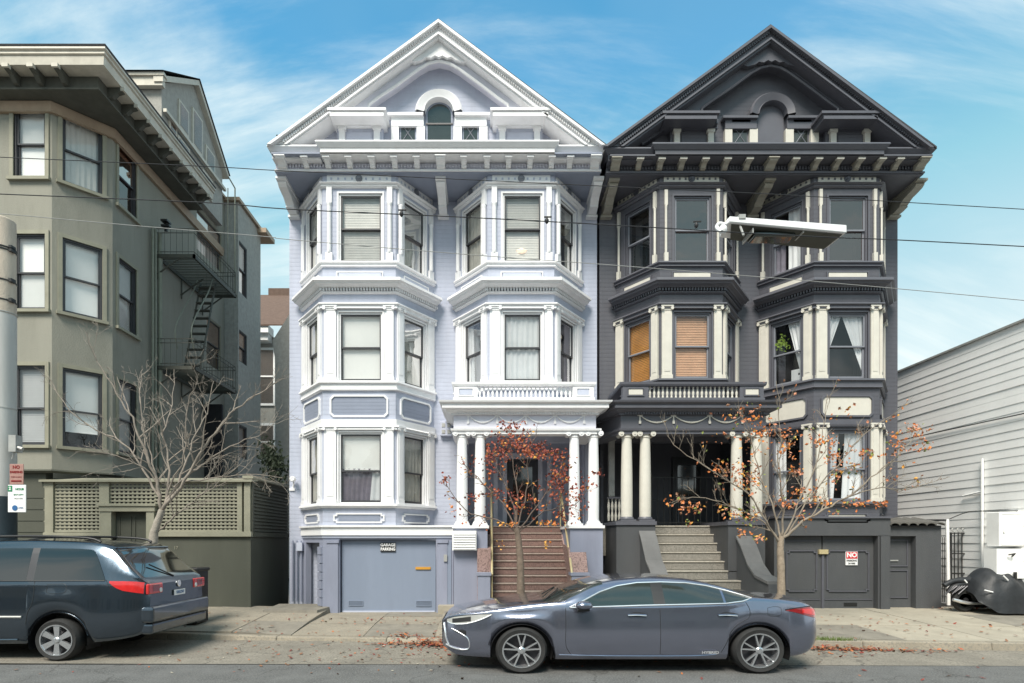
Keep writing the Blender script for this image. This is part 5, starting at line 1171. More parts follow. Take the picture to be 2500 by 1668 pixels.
b = MB(); v = P(2478, 1352, 11.2); b.tube([(v.x-.08, 11.25, v.z-.02), (v.x, 11.2, v.z), (v.x+.02, 11.28, v.z-.05)], .018, 6); b.build('tap', M['iron'], rb); b = MB(); b.tube([(v.x+.05, 11.25, v.z-.65), (v.x+.05, 11.25, v.z-.35)], .03, 6); b.build('stand_pipe', M['iron'], rb)
for (px_, a_, e_) in ((2404, 1120, 1420),):
    y_ = 1450*XW/(px_-1190); b = MB(); b.tube([(XW-.05, y_, Z(e_, y_)), (XW-.05, y_, Z(a_, y_))], .025, 6); b.tube([(XW-.05, y_, Z(1200, y_)), (XW-.05, y_+.5, Z(1195, y_)-.1)], .02, 6); b.build('downpipe', M['siding'], rb)
b = MB()
b.tube([(XW-.04, 11.0, Z(1016, 11.7)-.05), (XW-.04, 14.6, Z(1016, 11.7)+.02)], .012, 5); b.build('wall_cable', M['iron'], rb)
b = MB(); v0, v1 = P(2312, 1270, 12.6), P(2500, 1247, 11.4); b.tube(catmull([v0, P(2365, 1250, 12.4), P(2440, 1248, 11.6), v1], 4), .010, 5); b.tube([(v0.x-.6, 12.6, v0.z), v0], .02, 5)
o = b.build('service_cable', M['wire']); o['label'] = 'thin black cable sagging from the white post to the white building'; o['category'] = 'cable'
# iron gate and white post
gt = thing('iron_gate', 'black iron barred gate between the dark house and white building', 'gate', (9.9, 12.8, .3))
xg0, xg1, Dg = K(2321, 12.7), K(2376, 12.7), 12.7
for i, x_ in enumerate([pick(xg0, xg1, k/6) for k in range(7)]):
    c = MB(); c.tube([(x_, Dg, .25), (x_, Dg, Z(1300, Dg))], .024 if i in (0, 6) else .011, 6); c.build('gate_bar', M['iron'], gt)
for q in (1302, 1352, 1400): c = MB(); c.box(xg0, xg1, Dg-.012, Dg+.012, Z(q, Dg)-.012, Z(q, Dg)+.012); c.build('gate_rail', M['iron'], gt)
for i in range(4):
    c = MB(); x_ = pick(xg0+.07, xg1-.07, i/3); c.tube([(x_+.05*math.cos(t*.7), Dg, Z(1294, Dg)+.04*math.sin(t*.7)) for t in range(9)], .007, 4); c.build('gate_scroll', M['metal'], gt)
v = P(2316, 1268, 12.6); b = MB(); b.tube([(v.x, 12.6, .25), (v.x-.03, 12.6, v.z)], .035, 8); o = b.build('post', M['siding'], smooth=50); o.name = 'white_post'; o['label'] = 'slim white post left of the iron gate'; o['category'] = 'post'
v = P(2302, 1380, 12.7); b = MB()
for i in range(4): b.tube([(v.x-.05+i*.04, 12.75, .3), (v.x-.05+i*.04, 12.75, v.z+.6)], .008, 4)
o = b.build('side_grille', M['iron'], gt)
# ------------------------------------------------------------------ UTILITY POLE
up = thing('utility_pole', 'tall weathered utility pole with straps at the left edge, dark painted foot', 'utility pole', (K(4, 10.2), 10.2, .17))
x_ = K(2, 10.2); b = MB(); b.lathe((x_, 10.2, .1), [(.232, 0), (.228, Z(1213, 10.2)-.1)], 24); b.build('painted_foot', M['woodd'], up, smooth=50)
b = MB(); b.lathe((x_, 10.2, Z(1213, 10.2)), [(.226, 0), (.222, Z(770, 10.2)-Z(1213, 10.2))], 24); b.build('pale_shaft', M['woodp'], up, smooth=50)
b = MB(); b.lathe((x_, 10.2, Z(770, 10.2)), [(.221, 0), (.217, Z(560, 10.2)-Z(770, 10.2)), (.212, Z(540, 10.2)-Z(770, 10.2)), (.17, Z(536, 10.2)-Z(770, 10.2))], 24); b.build('shaft', M['wood'], up, smooth=50)
for q in (612, 618, 692, 740): b = MB(); b.lathe((x_, 10.2, Z(q, 10.2)), [(.228, 0), (.232, .014), (.228, .024)], 24); b.box(x_+.21, x_+.26, 10.1, 10.2, Z(q, 10.2)-.01, Z(q, 10.2)+.05); b.build('strap', M['iron'], up, smooth=50)
for q in (768, 1000): b = MB(); b.lathe((x_, 10.2, Z(q, 10.2)), [(.230, 0), (.230, .015)], 24); b.build('strap', M['metal'], up)
b = MB(); v = P(35, 1085, 10.0); b.box(v.x-.06, v.x+.06, 9.95, 10.1, v.z-.13, v.z+.15); b.tube([(v.x+.05, 10, v.z-.05), (v.x+.14, 10, v.z-.08)], .03, 8); b.tube([(v.x, 10, v.z-.13), (v.x-.04, 10, v.z-.25)], .012, 5); b.build('switch_box', M['metal'], up)
for (p0, p1, q0, q1, nm, m_, lab) in ((23, 57, 1133, 1183, 'street_sign', M['rustred'], 'faded red and white parking sign, the upper of two on the utility pole'), (19, 63, 1184, 1251, 'street_sign', M['swhite'], 'white and green parking sign, the lower of two on the utility pole')):
    a_, e_ = P(p0, q1, 9.9), P(p1, q0, 9.9); b = MB(); b.box(a_.x, e_.x, 9.9, 9.915, a_.z, e_.z); o = b.build(nm, m_); bevel(o, .004); o['label'] = lab; o['category'] = 'sign'; o['group'] = 'parking signs on the utility pole'
    cx = (a_.x+e_.x)/2; h = e_.z-a_.z
    if q0 == 1133:
        text('NO', (cx, 9.897, pick(a_.z, e_.z, .84)), .075, M['redd'], o, bold=.002); text('PARKING', (cx, 9.897, pick(a_.z, e_.z, .60)), .05, M['redd'], o, bold=.002); text('TUES 8-10AM', (cx, 9.897, pick(a_.z, e_.z, .36)), .03, M['redd'], o)
        c = MB(); c.box(a_.x+.03, e_.x-.03, 9.894, 9.899, pick(a_.z, e_.z, .14), pick(a_.z, e_.z, .2)); c.build('arrow', M['redd'], o)
    else:
        c = MB(); c.box(a_.x+.005, a_.x+.075, 9.894, 9.899, pick(a_.z, e_.z, .76), pick(a_.z, e_.z, .97)); c.build('green_patch', M['sgreen'], o)
        text('2', (a_.x+.04, 9.892, pick(a_.z, e_.z, .865)), .07, M['swhite'], o, bold=.003); text('HOUR', (cx+.05, 9.897, pick(a_.z, e_.z, .84)), .05, M['sgreen'], o, bold=.002); text('8AM-6PM', (cx+.03, 9.897, pick(a_.z, e_.z, .64)), .04, M['sgreen'], o); text('MON-FRI', (cx+.03, 9.897, pick(a_.z, e_.z, .50)), .035, M['metal'], o)
        c = MB(); c.lathe((cx-.03, 9.893, pick(a_.z, e_.z, .16)), [(.045, 0), (.045, .006)], 16, 'y'); c.build('blue_disc', M['sblue'], o); text('AREA', (cx+.07, 9.897, pick(a_.z, e_.z, .16)), .035, M['sblue'], o)
# ------------------------------------------------------------------ WIRES
def wire(pts, r, m, label, D0=6.2, D1=6.2):
    V = [P(px, py, pick(D0, D1, i/(len(pts)-1))) for i, (px, py) in enumerate(pts)]
    b = MB(); b.tube(catmull(V, 4), r*.62, 5); o = b.build('overhead_cable', m); o['label'] = label; o['category'] = 'cable'; o['group'] = 'overhead cables across the street'
wire([(-150, 378), (0, 384), (511, 407), (685, 417), (1120, 438), (1500, 456), (1880, 474), (2190, 493), (2650, 520)], .0065, M['wire'], 'thin black overhead cable, highest of the three crossing the houses')
wire([(-150, 468), (0, 474), (505, 495), (705, 511), (1120, 530), (1500, 550), (1765, 566), (2030, 580), (2190, 586), (2650, 610)], .0085, M['wire'], 'thicker black overhead cable carrying the streetlight, middle of the three')
wire([(-150, 515), (0, 522), (337, 552), (650, 578), (705, 585), (1120, 620), (1500, 648), (1800, 672), (1950, 684), (2300, 715), (2650, 748)], .006, M['wireg'], 'thin pale overhead cable, lowest of the three crossing the houses')
for px_, py_ in ((980, 520), (1335, 537), (1700, 548)):
    v = P(px_, py_, 6.2); b = MB(); b.lathe((v.x, v.y, v.z-.02), [(.008, -.02), (.022, 0), (.022, .02), (.01, .04)], 8); b.box(v.x-.03, v.x+.05, v.y-.008, v.y+.008, v.z+.025, v.z+.035); o = b.build('cable_clamp', M['wire'], smooth=40)
    o['label'] = {980: 'small black clamp on the cable in front of the left white bay', 1335: 'small black clamp on the cable in front of the right white bay', 1700: 'small black clamp on the cable left of the streetlight'}[px_]; o['category'] = 'cable clamp'; o['group'] = 'clamps on the middle cable'
# street light head
sl_ = thing('street_light', 'long white streetlight head hanging on the cable before the dark house', 'street light', P(1765, 560, 6.4))
A, B, D2 = P(1781, 532, 6.35), P(2068, 549, 6.35), .33
b = MB(); z0a, z0b = A.z, B.z; th = .085
vs = [(A.x, 6.35, z0a-th+.04), (B.x, 6.35, z0b-th), (B.x-.02, 6.35+D2, z0b-th), (A.x+.02, 6.35+D2, z0a-th+.04), (A.x, 6.35, z0a+.02), (B.x, 6.35, z0b), (B.x-.02, 6.35+D2, z0b), (A.x+.02, 6.35+D2, z0a+.02)]
b.add(vs, [(0,1,2,3), (4,5,6,7), (0,1,5,4), (1,2,6,5), (2,3,7,6), (3,0,4,7)]); bevel(b.build('housing', M['lampw'], sl_), .008)
b = MB(); i_ = .03
vs = [(A.x+i_, 6.35+i_, z0a-th+.035), (B.x-i_, 6.35+i_, z0b-th-.004), (B.x-i_-.05, 6.35+D2-i_, z0b-th-.03), (A.x+i_+.1, 6.35+D2-i_, z0a-th-.0)]
b.add(vs, [(0, 1, 2, 3)]); b.build('lamp_panel', M['soff'], sl_)
b = MB(); v = P(1880, 575, 6.5); zq = pick(z0a, z0b, .35)-th-.012
b.box(A.x+.30, A.x+.75, 6.42, 6.60, zq-.035, zq+.02); o = b.build('lens', M['cargl'], sl_); bevel(o, .02, 2)
for xx in (A.x+.26, A.x+.80, A.x+1.05): b = MB(); b.box(xx, xx+.012, 6.38, 6.64, zq-.02, zq+.03); b.build('rib', M['metal'], sl_)
b = MB(); b.box(A.x+.10, A.x+.17, 6.34, 6.60, z0a-.01, z0a+.035); b.tube([(A.x+.13, 6.45, z0a+.03), (A.x+.13, 6.30, Z(563, 6.2))], .012, 6); b.build('clamp', M['metal'], sl_)
b = MB(); b.tube(catmull([P(1781, 535, 6.4), P(1772, 548, 6.4), P(1756, 546, 6.4), P(1750, 556, 6.4), P(1762, 566, 6.3)], 4), .02, 8); b.lathe(tuple(P(1765, 560, 6.35)), [(.02, -.05), (.045, -.02), (.04, .02), (.015, .05)], 10); b.build('arm', M['lampw'], sl_, smooth=50)
# ------------------------------------------------------------------ TREES
def rdir(t, ang, rng):
    a_ = t.orthogonal().normalized(); b_ = t.cross(a_); q = rng.random()*2*PI
    return (t*math.cos(ang)+(a_*math.cos(q)+b_*math.sin(q))*math.sin(ang)).normalized()
def sprout(mb, path, r0, r1, n, L_, lvl, rng, tips, tmin=.2, up=.25, kink=.12):
    k = len(path)-1
    for i in range(n):
        t = tmin+(.93-tmin)*(i+rng.random())/n; f = t*k; j = min(int(f), k-1); p = path[j].lerp(path[j+1], f-j); tg = (path[j+1]-path[j]).normalized()
        d = rdir(tg, rng.uniform(.45, 1.05), rng); d.y *= .75; d = (d+Vector((0, 0, up))).normalized()
        l = L_*rng.uniform(.55, 1.15)*(1-.35*t); r = max(.0026, pick(r0, r1, t)*.50); ps = [p.copy()]; seg = 5
        for s_ in range(seg):
            d = (d+Vector((rng.gauss(0, kink), rng.gauss(0, kink*.7), rng.gauss(.03, kink)))).normalized(); ps.append(ps[-1]+d*l/seg)
        re = max(.0020, r*.35); mb.tube(ps, [pick(r, re, q/seg) for q in range(seg+1)], 5 if r > .008 else 4, cap=False)
        tips.append(ps[-1]); tips.append(ps[3])
        if lvl > 0: sprout(mb, ps, r, re, max(2, int(n*.5)), l*.55, lvl-1, rng, tips, .25, up, kink)
def tree(name, label, cat, D, trunk, rt, limbs, seed, barkm, twigm, n, L_, lvl, up=.25, group='street trees on the pavement', tm=.18):
    rng = random.Random(seed); base = P(trunk[0][0], 1320, D); gz = sz(base.x, D)
    t = thing(name, label, cat, (base.x, D, gz), group)
    path = [Vector((K(px, D), D, Z(py, D))) for px, py in trunk]; path[0].z = gz-.02
    cp_ = catmull(path, 5); b = MB(); b.tube(cp_, [pick(rt*1.12, rt*.72, i/(len(cp_)-1))*(1+.05*math.sin(i*2.3)) for i in range(len(cp_))], 12); b.build('trunk', barkm, t, smooth=60)
    tips = []
    for (pts, r0, dep) in limbs:
        V = [P(px, py, D+dep*min(1, i/(len(pts)-1))) for i, (px, py) in enumerate(pts)]
        V = catmull(V, 4); V = [V[0]]+[v+Vector((rng.gauss(0, .012), rng.gauss(0, .02), rng.gauss(0, .012))) for v in V[1:]]
        b = MB(); b.tube(V, [pick(r0*.85, .004, (i/(len(V)-1))**.62) for i in range(len(V))], 8, cap=False)
        sprout(b, V, r0, .006, n, L_, lvl, rng, tips, tm, up); b.build('branch', twigm if r0 < .03 else twigm, t, smooth=60)
    return t, tips
bt, tips = tree('bare_tree', 'leafless pale barked street tree with wide branching crown by the blue van', 'tree', 10.25,
    [(372, 1420), (374, 1330), (380, 1290), (396, 1245)], .074, [
    ([(396, 1250), (385, 1190), (362, 1120), (330, 1040), (285, 960), (235, 880), (205, 800)], .045, -.5),
    ([(392, 1225), (350, 1150), (300, 1080), (215, 1040), (140, 960), (110, 890)], .030, .3),
    ([(400, 1235), (415, 1150), (400, 1060), (420, 985), (425, 900)], .035, .6),
    ([(398, 1242), (440, 1190), (490, 1110), (540, 1040), (590, 990), (650, 950), (690, 925)], .045, -.3),
    ([(402, 1235), (445, 1160), (470, 1080), (505, 1010), (520, 930)], .035, .5),
    ([(445, 1180), (500, 1170), (560, 1162), (620, 1158), (690, 1165)], .022, .2),
    ([(385, 1295), (430, 1262), (470, 1225), (520, 1190), (580, 1130)], .022, -.4),
    ([(385, 1180), (330, 1130), (270, 1110), (230, 1080)], .018, -.5),
    ([(392, 1210), (372, 1130), (350, 1050), (340, 960), (350, 900)], .022, .5),
    ([(410, 1200), (450, 1110), (455, 1010), (480, 930), (470, 880)], .022, -.6),
    ([(425, 1190), (500, 1130), (580, 1080), (640, 1060), (680, 1010)], .022, .6)], 11, M['bark'], M['twig'], 9, .85, 2, up=.04)
def leaves(t, blobs, tips, D, mats, size, rng, ntip, name='foliage', dens=1.5):
    B_ = [MB() for _ in mats]
    def leaf(p, wts):
        k = rng.choices(range(len(mats)), wts)[0]; s_ = size*rng.uniform(.6, 1.25)
        a_ = Vector((rng.gauss(0, 1), rng.gauss(0, .8), rng.gauss(-.5, .8))).normalized(); c_ = a_.orthogonal().normalized(); q = rng.random()*6; n_ = a_.cross(c_); c_ = (c_*math.cos(q)+n_*math.sin(q)); m_ = a_.cross(c_)*.2*s_
        B_[k].add([p, p+a_*s_*.5+c_*s_*.34-m_*.0, p+a_*s_, p+a_*s_*.5-c_*s_*.34, p+a_*s_*.45+m_], [(0, 1, 4), (1, 2, 4), (2, 3, 4), (3, 0, 4)])
    for (px, py, rx, ry, n_, wts) in blobs:
        for i in range(int(n_*dens)):
            p = P(px+rng.gauss(0, rx*.6), py+rng.gauss(0, ry*.6), D+rng.gauss(0, .28)); leaf(p, wts)
    for p in rng.sample(tips, min(ntip, len(tips))): leaf(p, [1]*len(mats))
    for b, m in zip(B_, mats):
        if b.f: b.build(name, m, t, kind='stuff')
rng = random.Random(5)
t, tips = tree('red_leaved_tree', 'young street tree with red autumn leaves before the white porch steps', 'tree', 10.2,
    [(1271, 1480), (1271, 1400), (1268, 1340), (1262, 1290)], .065, [
    ([(1262, 1300), (1215, 1270), (1150, 1255), (1105, 1210), (1082, 1160)], .022, -.3),
    ([(1262, 1290), (1225, 1230), (1190, 1190), (1150, 1150), (1120, 1130)], .020, .4),
    ([(1262, 1285), (1245, 1210), (1215, 1140), (1205, 1090)], .020, .2),
    ([(1264, 1285), (1262, 1200), (1250, 1120), (1245, 1040)], .022, -.2),
    ([(1264, 1285), (1285, 1200), (1290, 1120), (1310, 1050)], .020, .3),
    ([(1264, 1295), (1310, 1240), (1350, 1180), (1375, 1120)], .020, -.3),
    ([(1266, 1300), (1330, 1250), (1400, 1230), (1440, 1190)], .018, .2)], 21, M['barkd'], M['twigd'], 7, .36, 1, tm=.3)
rd = [3, 3, 3, .6, .3]
leaves(t, [(1245, 1038, 26, 12, 40, rd), (1255, 1075, 45, 26, 130, rd), (1300, 1095, 40, 16, 110, rd), (1225, 1100, 20, 22, 60, rd), (1197, 1125, 12, 45, 80, rd), (1340, 1110, 50, 12, 80, rd), (1370, 1150, 22, 40, 110, rd), (1360, 1190, 20, 30, 70, rd), (1265, 1210, 30, 14, 35, rd),
    (1210, 1205, 25, 18, 30, rd), (1280, 1235, 40, 20, 50, [2, 3, 2, 2, 1]), (1330, 1276, 20, 7, 26, [.2, 1, 0, 2, 3]), (1240, 1278, 18, 6, 20, [.2, 1, 0, 2, 3]), (1085, 1172, 14, 12, 16, rd), (1152, 1213, 14, 10, 22, rd), (1405, 1205, 20, 14, 30, rd), (1430, 1180, 25, 22, 25, rd), (1460, 1155, 12, 7, 14, rd),
    (1410, 1240, 25, 20, 24, rd), (1370, 1260, 16, 24, 40, rd), (1155, 1130, 30, 30, 14, rd), (1180, 1250, 40, 20, 14, rd), (1225, 1330, 14, 14, 6, [.2, 1, 0, 2, 3]), (1330, 1325, 10, 8, 6, [0, 0, 0, 2, 3]), (1105, 1240, 16, 14, 8, rd)], tips, 10.2,
    [M['lr1'], M['lr2'], M['lr3'], M['lo1'], M['lo2']], .064, rng, 110, dens=1.2)
t, tips = tree('orange_leaved_tree', 'street tree with orange and yellow leaves before the dark house garage', 'tree', 10.1,
    [(1908, 1480), (1907, 1400), (1905, 1340), (1908, 1310)], .062, [
    ([(1908, 1318), (1945, 1285), (2010, 1245), (2080, 1210), (2140, 1155), (2195, 1110), (2245, 1050)], .036, -.3),
    ([(2080, 1210), (2150, 1190), (2220, 1195), (2280, 1170)], .015, .3),
    ([(1904, 1330), (1880, 1290), (1830, 1255), (1760, 1225), (1690, 1215), (1640, 1225)], .024, .3),
    ([(1904, 1325), (1870, 1270), (1820, 1200), (1740, 1150), (1660, 1100), (1625, 1050)], .024, -.4),
    ([(1906, 1315), (1885, 1230), (1850, 1140), (1830, 1060), (1800, 990)], .024, .4),
    ([(1908, 1310), (1912, 1220), (1900, 1130), (1905, 1040), (1895, 930)], .026, -.3),
    ([(1910, 1312), (1950, 1230), (1990, 1140), (2010, 1050), (2020, 960)], .024, .3),
    ([(1925, 1300), (1990, 1200), (2060, 1120), (2110, 1060), (2200, 1000)], .020, -.4)], 33, M['barkt'], M['twigo'], 13, .5, 1, tm=.15)
og = [3, 3, 2, 1.2, .5, 1.5]; ye = [1.5, 3, 1, 3, 2, 1]
leaves(t, [(1830, 1015, 40, 25, 60, og), (1870, 1050, 35, 20, 70, og), (1925, 1060, 30, 14, 30, og), (2010, 1075, 32, 16, 70, og), (2035, 1110, 22, 18, 50, og), (1920, 1095, 20, 20, 50, og), (1945, 1150, 18, 12, 30, og), (2110, 1105, 45, 14, 60, og), (2190, 1080, 22, 30, 70, og), (2240, 1050, 26, 18, 60, og), (2255, 1085, 25, 12, 25, og),
    (2085, 1140, 22, 12, 28, ye), (2040, 1165, 18, 22, 34, ye), (1955, 1200, 30, 14, 50, og), (1925, 1230, 20, 10, 30, og), (1795, 1150, 30, 25, 60, og), (1760, 1140, 25, 15, 40, og), (1830, 1180, 35, 30, 70, ye), (1700, 1240, 40, 14, 60, og), (1655, 1220, 25, 10, 26, og), (1785, 1250, 22, 14, 46, ye), (1830, 1265, 25, 16, 40, ye), (1680, 1275, 14, 6, 14, ye),
    (1815, 1300, 14, 9, 22, og), (1855, 1310, 18, 11, 30, ye), (2000, 1225, 35, 12, 40, og), (2090, 1228, 30, 10, 50, og), (2150, 1232, 16, 10, 24, og), (2040, 1250, 12, 6, 14, og), (1960, 1265, 20, 14, 24, og), (1860, 1130, 60, 60, 50, og), (1880, 940, 50, 40, 12, [.5, .5, 3, 0, .2, .2]), (2060, 1010, 60, 30, 16, og), (1780, 1080, 60, 50, 30, og)], tips, 10.1,
    [M['lo1'], M['lp'], M['lb'], M['lo2'], M['lg'], M['lo3']], .066, rng, 110, dens=.85)
# ------------------------------------------------------------------ FALLEN LEAVES
def litter(name, spec, mats, label, seed):
    rr = random.Random(seed); b = MB()
    for (px, py, D, sx, sy, n, h) in spec:
        for i in range(n):
            x = K(px, D)+rr.gauss(0, sx); y = D+rr.gauss(0, sy)
            k = yk(x); z = (.0 if y < seam(x) else .008) if y < k else (sz(x, y)-.04 if -3.6 < x < .5 and y < k+1 else sz(x, y)+.004)
            z += abs(rr.gauss(0, h))+.006; s_ = rr.uniform(.018, .042); a_ = rr.random()*6
            e1 = Vector((math.cos(a_), math.sin(a_), rr.gauss(0, .25)))*s_; e2 = Vector((-math.sin(a_), math.cos(a_), rr.gauss(0, .25)))*s_*.6; p = Vector((x, y, z+s_*.2))
            b.add([p-e1, p-e2*.9, p+e1, p+e2, p+Vector((0, 0, s_*.15))], [(0, 1, 4), (1, 2, 4), (2, 3, 4), (3, 0, 4)], rr.randrange(len(mats)))
    o = b.build(name, mats, kind='stuff'); o['label'] = label; o['category'] = 'leaves'
lm = [M['lr2'], M['lo3'], M['lb'], M['lr3'], M['lr1'], M['lb'], M['lb']]
litter('fallen_leaves', [(985, 1550, 9.45, .12, .08, 60, .02), (1050, 1560, 9.2, .16, .10, 200, .045), (1070, 1570, 9.05, .12, .06, 90, .03), (980, 1575, 9.2, .2, .04, 70, .01), (1020, 1590, 8.9, .3, .1, 30, .0)], lm, 'pile of red brown leaves in the gutter before the sedan', 1)
litter('fallen_leaves', [(2030, 1590, 8.75, .2, .06, 150, .03), (2110, 1592, 8.7, .25, .05, 110, .02), (2250, 1595, 8.6, .4, .06, 60, .01), (2060, 1600, 8.5, .5, .15, 40, 0)], lm, 'line of brown leaves in the gutter behind the sedan', 2)
litter('fallen_leaves', [(900, 1600, 8.5, 1.3, .5, 120, 0), (1100, 1600, 8.0, 2.6, .5, 90, 0), (750, 1530, 10.3, 1.1, .6, 110, 0), (1000, 1530, 10.4, .7, .6, 90, 0), (2200, 1530, 10.0, 1.3, .7, 90, 0), (1500, 1650, 7.2, 3.5, .3, 30, 0), (2350, 1484, 11.9, .3, .05, 60, .01)], lm+[M['conc2']], 'scattered dry leaves on the road and pavement', 3)
b = MB(); rr = random.Random(4)
for i in range(260):
    x = K(2035, 8.9)+rr.gauss(0, .16); y = yk(x)+.02+abs(rr.gauss(0, .07)); p = Vector((x, y, sz(x, y))); h = rr.uniform(.02, .07); b.add([p, p+Vector((.008, 0, 0)), p+Vector((rr.gauss(0, .02), rr.gauss(0, .02), h))], [(0, 1, 2)])
o = b.build('weeds', M['grass'], kind='stuff'); o['label'] = 'tuft of green weeds on the kerb behind the sedan'; o['category'] = 'weeds'
# ------------------------------------------------------------------ VEHICLES
def itp(tab, x, k=1):
    if x <= tab[0][0]: return tab[0][k]
    for a_, b_ in zip(tab[:-1], tab[1:]):
        if x <= b_[0]:
            t = (x-a_[0])/(b_[0]-a_[0]); t = t*t*(3-2*t)*.35+t*.65; return a_[k]+(b_[k]-a_[k])*t
    return tab[-1][k]
def smooth_itp(tab, k=1):
    """monotone-ish cubic through table points"""
    xs = [r[0] for r in tab]; ys = [r[k] for r in tab]; n = len(xs)
    m = []
    for i in range(n):
        if i == 0: m.append((ys[1]-ys[0])/(xs[1]-xs[0]))
        elif i == n-1: m.append((ys[-1]-ys[-2])/(xs[-1]-xs[-2]))
        else:
            a_, b_ = (ys[i]-ys[i-1])/(xs[i]-xs[i-1]), (ys[i+1]-ys[i])/(xs[i+1]-xs[i])
            m.append(0 if a_*b_ <= 0 else 2*a_*b_/(a_+b_))
    def f(x):
        if x <= xs[0]: return ys[0]
        if x >= xs[-1]: return ys[-1]
        for i in range(n-1):
            if x <= xs[i+1]:
                h = xs[i+1]-xs[i]; t = (x-xs[i])/h
                return (2*t**3-3*t*t+1)*ys[i]+(t**3-2*t*t+t)*h*m[i]+(-2*t**3+3*t*t)*ys[i+1]+(t**3-t*t)*h*m[i+1]
    return f
class Car:
    def __init__(s, rows, wheels, L_):
        # rows: list of (z table, halfwidth table) from the sill up to the centre line of the roof
        s.R = [(smooth_itp(z), smooth_itp(w_)) for z, w_ in rows]; s.wheels = wheels; s.L = L_
    def ring(s, x):
        zs = [r[0](x) for r in s.R]; ws = [r[1](x) for r in s.R]
        lo = zs[0]
        for (wx, wz, ax, az) in s.wheels:
            d = (x-wx)/ax
            if abs(d) < 1: lo = max(lo, wz+az*math.sqrt(1-d*d))
        if lo > zs[0]:
            z3 = zs[3]; o0 = zs[0]
            for i in range(3): zs[i] = lo+(zs[i]-o0)/(z3-o0)*(z3-lo)
        return list(zip(zs, ws))
    def dense(s, x, sub=3):
        r = s.ring(x); pts = [Vector((w_, z, 0)) for z, w_ in r]; return [(v.y, v.x) for v in catmull(pts, sub)]
    def side(s, x, z, off=0.0):
        r = s.dense(x, 4)
        for a_, b_ in zip(r[:-1], r[1:]):
            lo, hi = min(a_[0], b_[0]), max(a_[0], b_[0])
            if lo <= z <= hi and hi > lo+1e-6: return (a_[1]+(b_[1]-a_[1])*(z-a_[0])/(b_[0]-a_[0]))+off
        return (r[0][1] if z < r[0][0] else r[-1][1])+off
    def build(s, par, xs, assign, mats, sub=3):
        """assign(x mid, dense row index, rows, side) -> part key"""
        rings = [s.dense(x, sub) for x in xs]; K_ = len(rings[0]); parts = {}
        for sd_ in (-1, 1):
            for i in range(len(xs)-1):
                for j in range(K_-1):
                    key = assign((xs[i]+xs[i+1])/2, j, sub, sd_); mb = parts.setdefault(key, {'v': {}, 'mb': MB()})
                    ids = []
                    for (ii, jj) in ((i, j), (i+1, j), (i+1, j+1), (i, j+1)):
                        kk = (ii, jj, sd_ if rings[ii][jj][1] > 1e-4 else 0)
                        if kk not in mb['v']:
                            mb['v'][kk] = len(mb['mb'].v); z, w_ = rings[ii][jj]; mb['mb'].v.append((xs[ii], sd_*w_, z))
                        ids.append(mb['v'][kk])
                    ids2 = []
                    for q in ids:
                        if q not in ids2: ids2.append(q)
                    if len(ids2) > 2: mb['mb'].f.append(tuple(ids2)); mb['mb'].m.append(0)
        for e_ in (0, len(xs)-1):   # end caps
            mb = parts.setdefault('body', {'v': {}, 'mb': MB()})['mb']; r = rings[e_]; b0 = len(mb.v)
            for z, w_ in r: mb.v += [(xs[e_], -w_, z), (xs[e_], w_, z)]
            for j in range(K_-1): mb.f.append((b0+2*j, b0+2*j+1, b0+2*j+3, b0+2*j+2)); mb.m.append(0)
        out = {}
        for k, d in parts.items():
            nm = k[0] if isinstance(k, tuple) else k
            out[k] = d['mb'].build(nm, mats(k), par, smooth=55)
        return out
    def patch(s, top, bot, off, n=24, m=5, sd_=-1):
        """closed skin between two lines in (x, z), laid on the flank"""
        b = MB(); x0, x1 = max(top[0][0], bot[0][0]), min(top[-1][0], bot[-1][0]); T = lambda tb, x: itp([(p[0], p[1]) for p in tb], x)
        def lin(tb, x):
            for a_, c_ in zip(tb[:-1], tb[1:]):
                if x <= c_[0]: return a_[1]+(c_[1]-a_[1])*max(0, (x-a_[0]))/(c_[0]-a_[0])
            return tb[-1][1]
        vs = []
        for i in range(n+1):
            x = pick(x0, x1, i/n); zt, zb = lin(top, x), lin(bot, x)
            for j in range(m+1): z = pick(zb, zt, j/m); vs.append((x, sd_*s.side(x, z, off), z))
        fs = [(i*(m+1)+j, (i+1)*(m+1)+j, (i+1)*(m+1)+j+1, i*(m+1)+j+1) for i in range(n) for j in range(m)]
        b.add(vs, fs); return b
    def line(s, pts, r, off=0.0, n=6, sd_=-1, dens=3, sm=True):
        b = MB(); P_ = [Vector((x, 0, z)) for x, z in pts]; P_ = catmull(P_, dens) if sm else P_
        b.tube([(p.x, sd_*s.side(p.x, p.z, off), p.z) for p in P_], r, n); return b
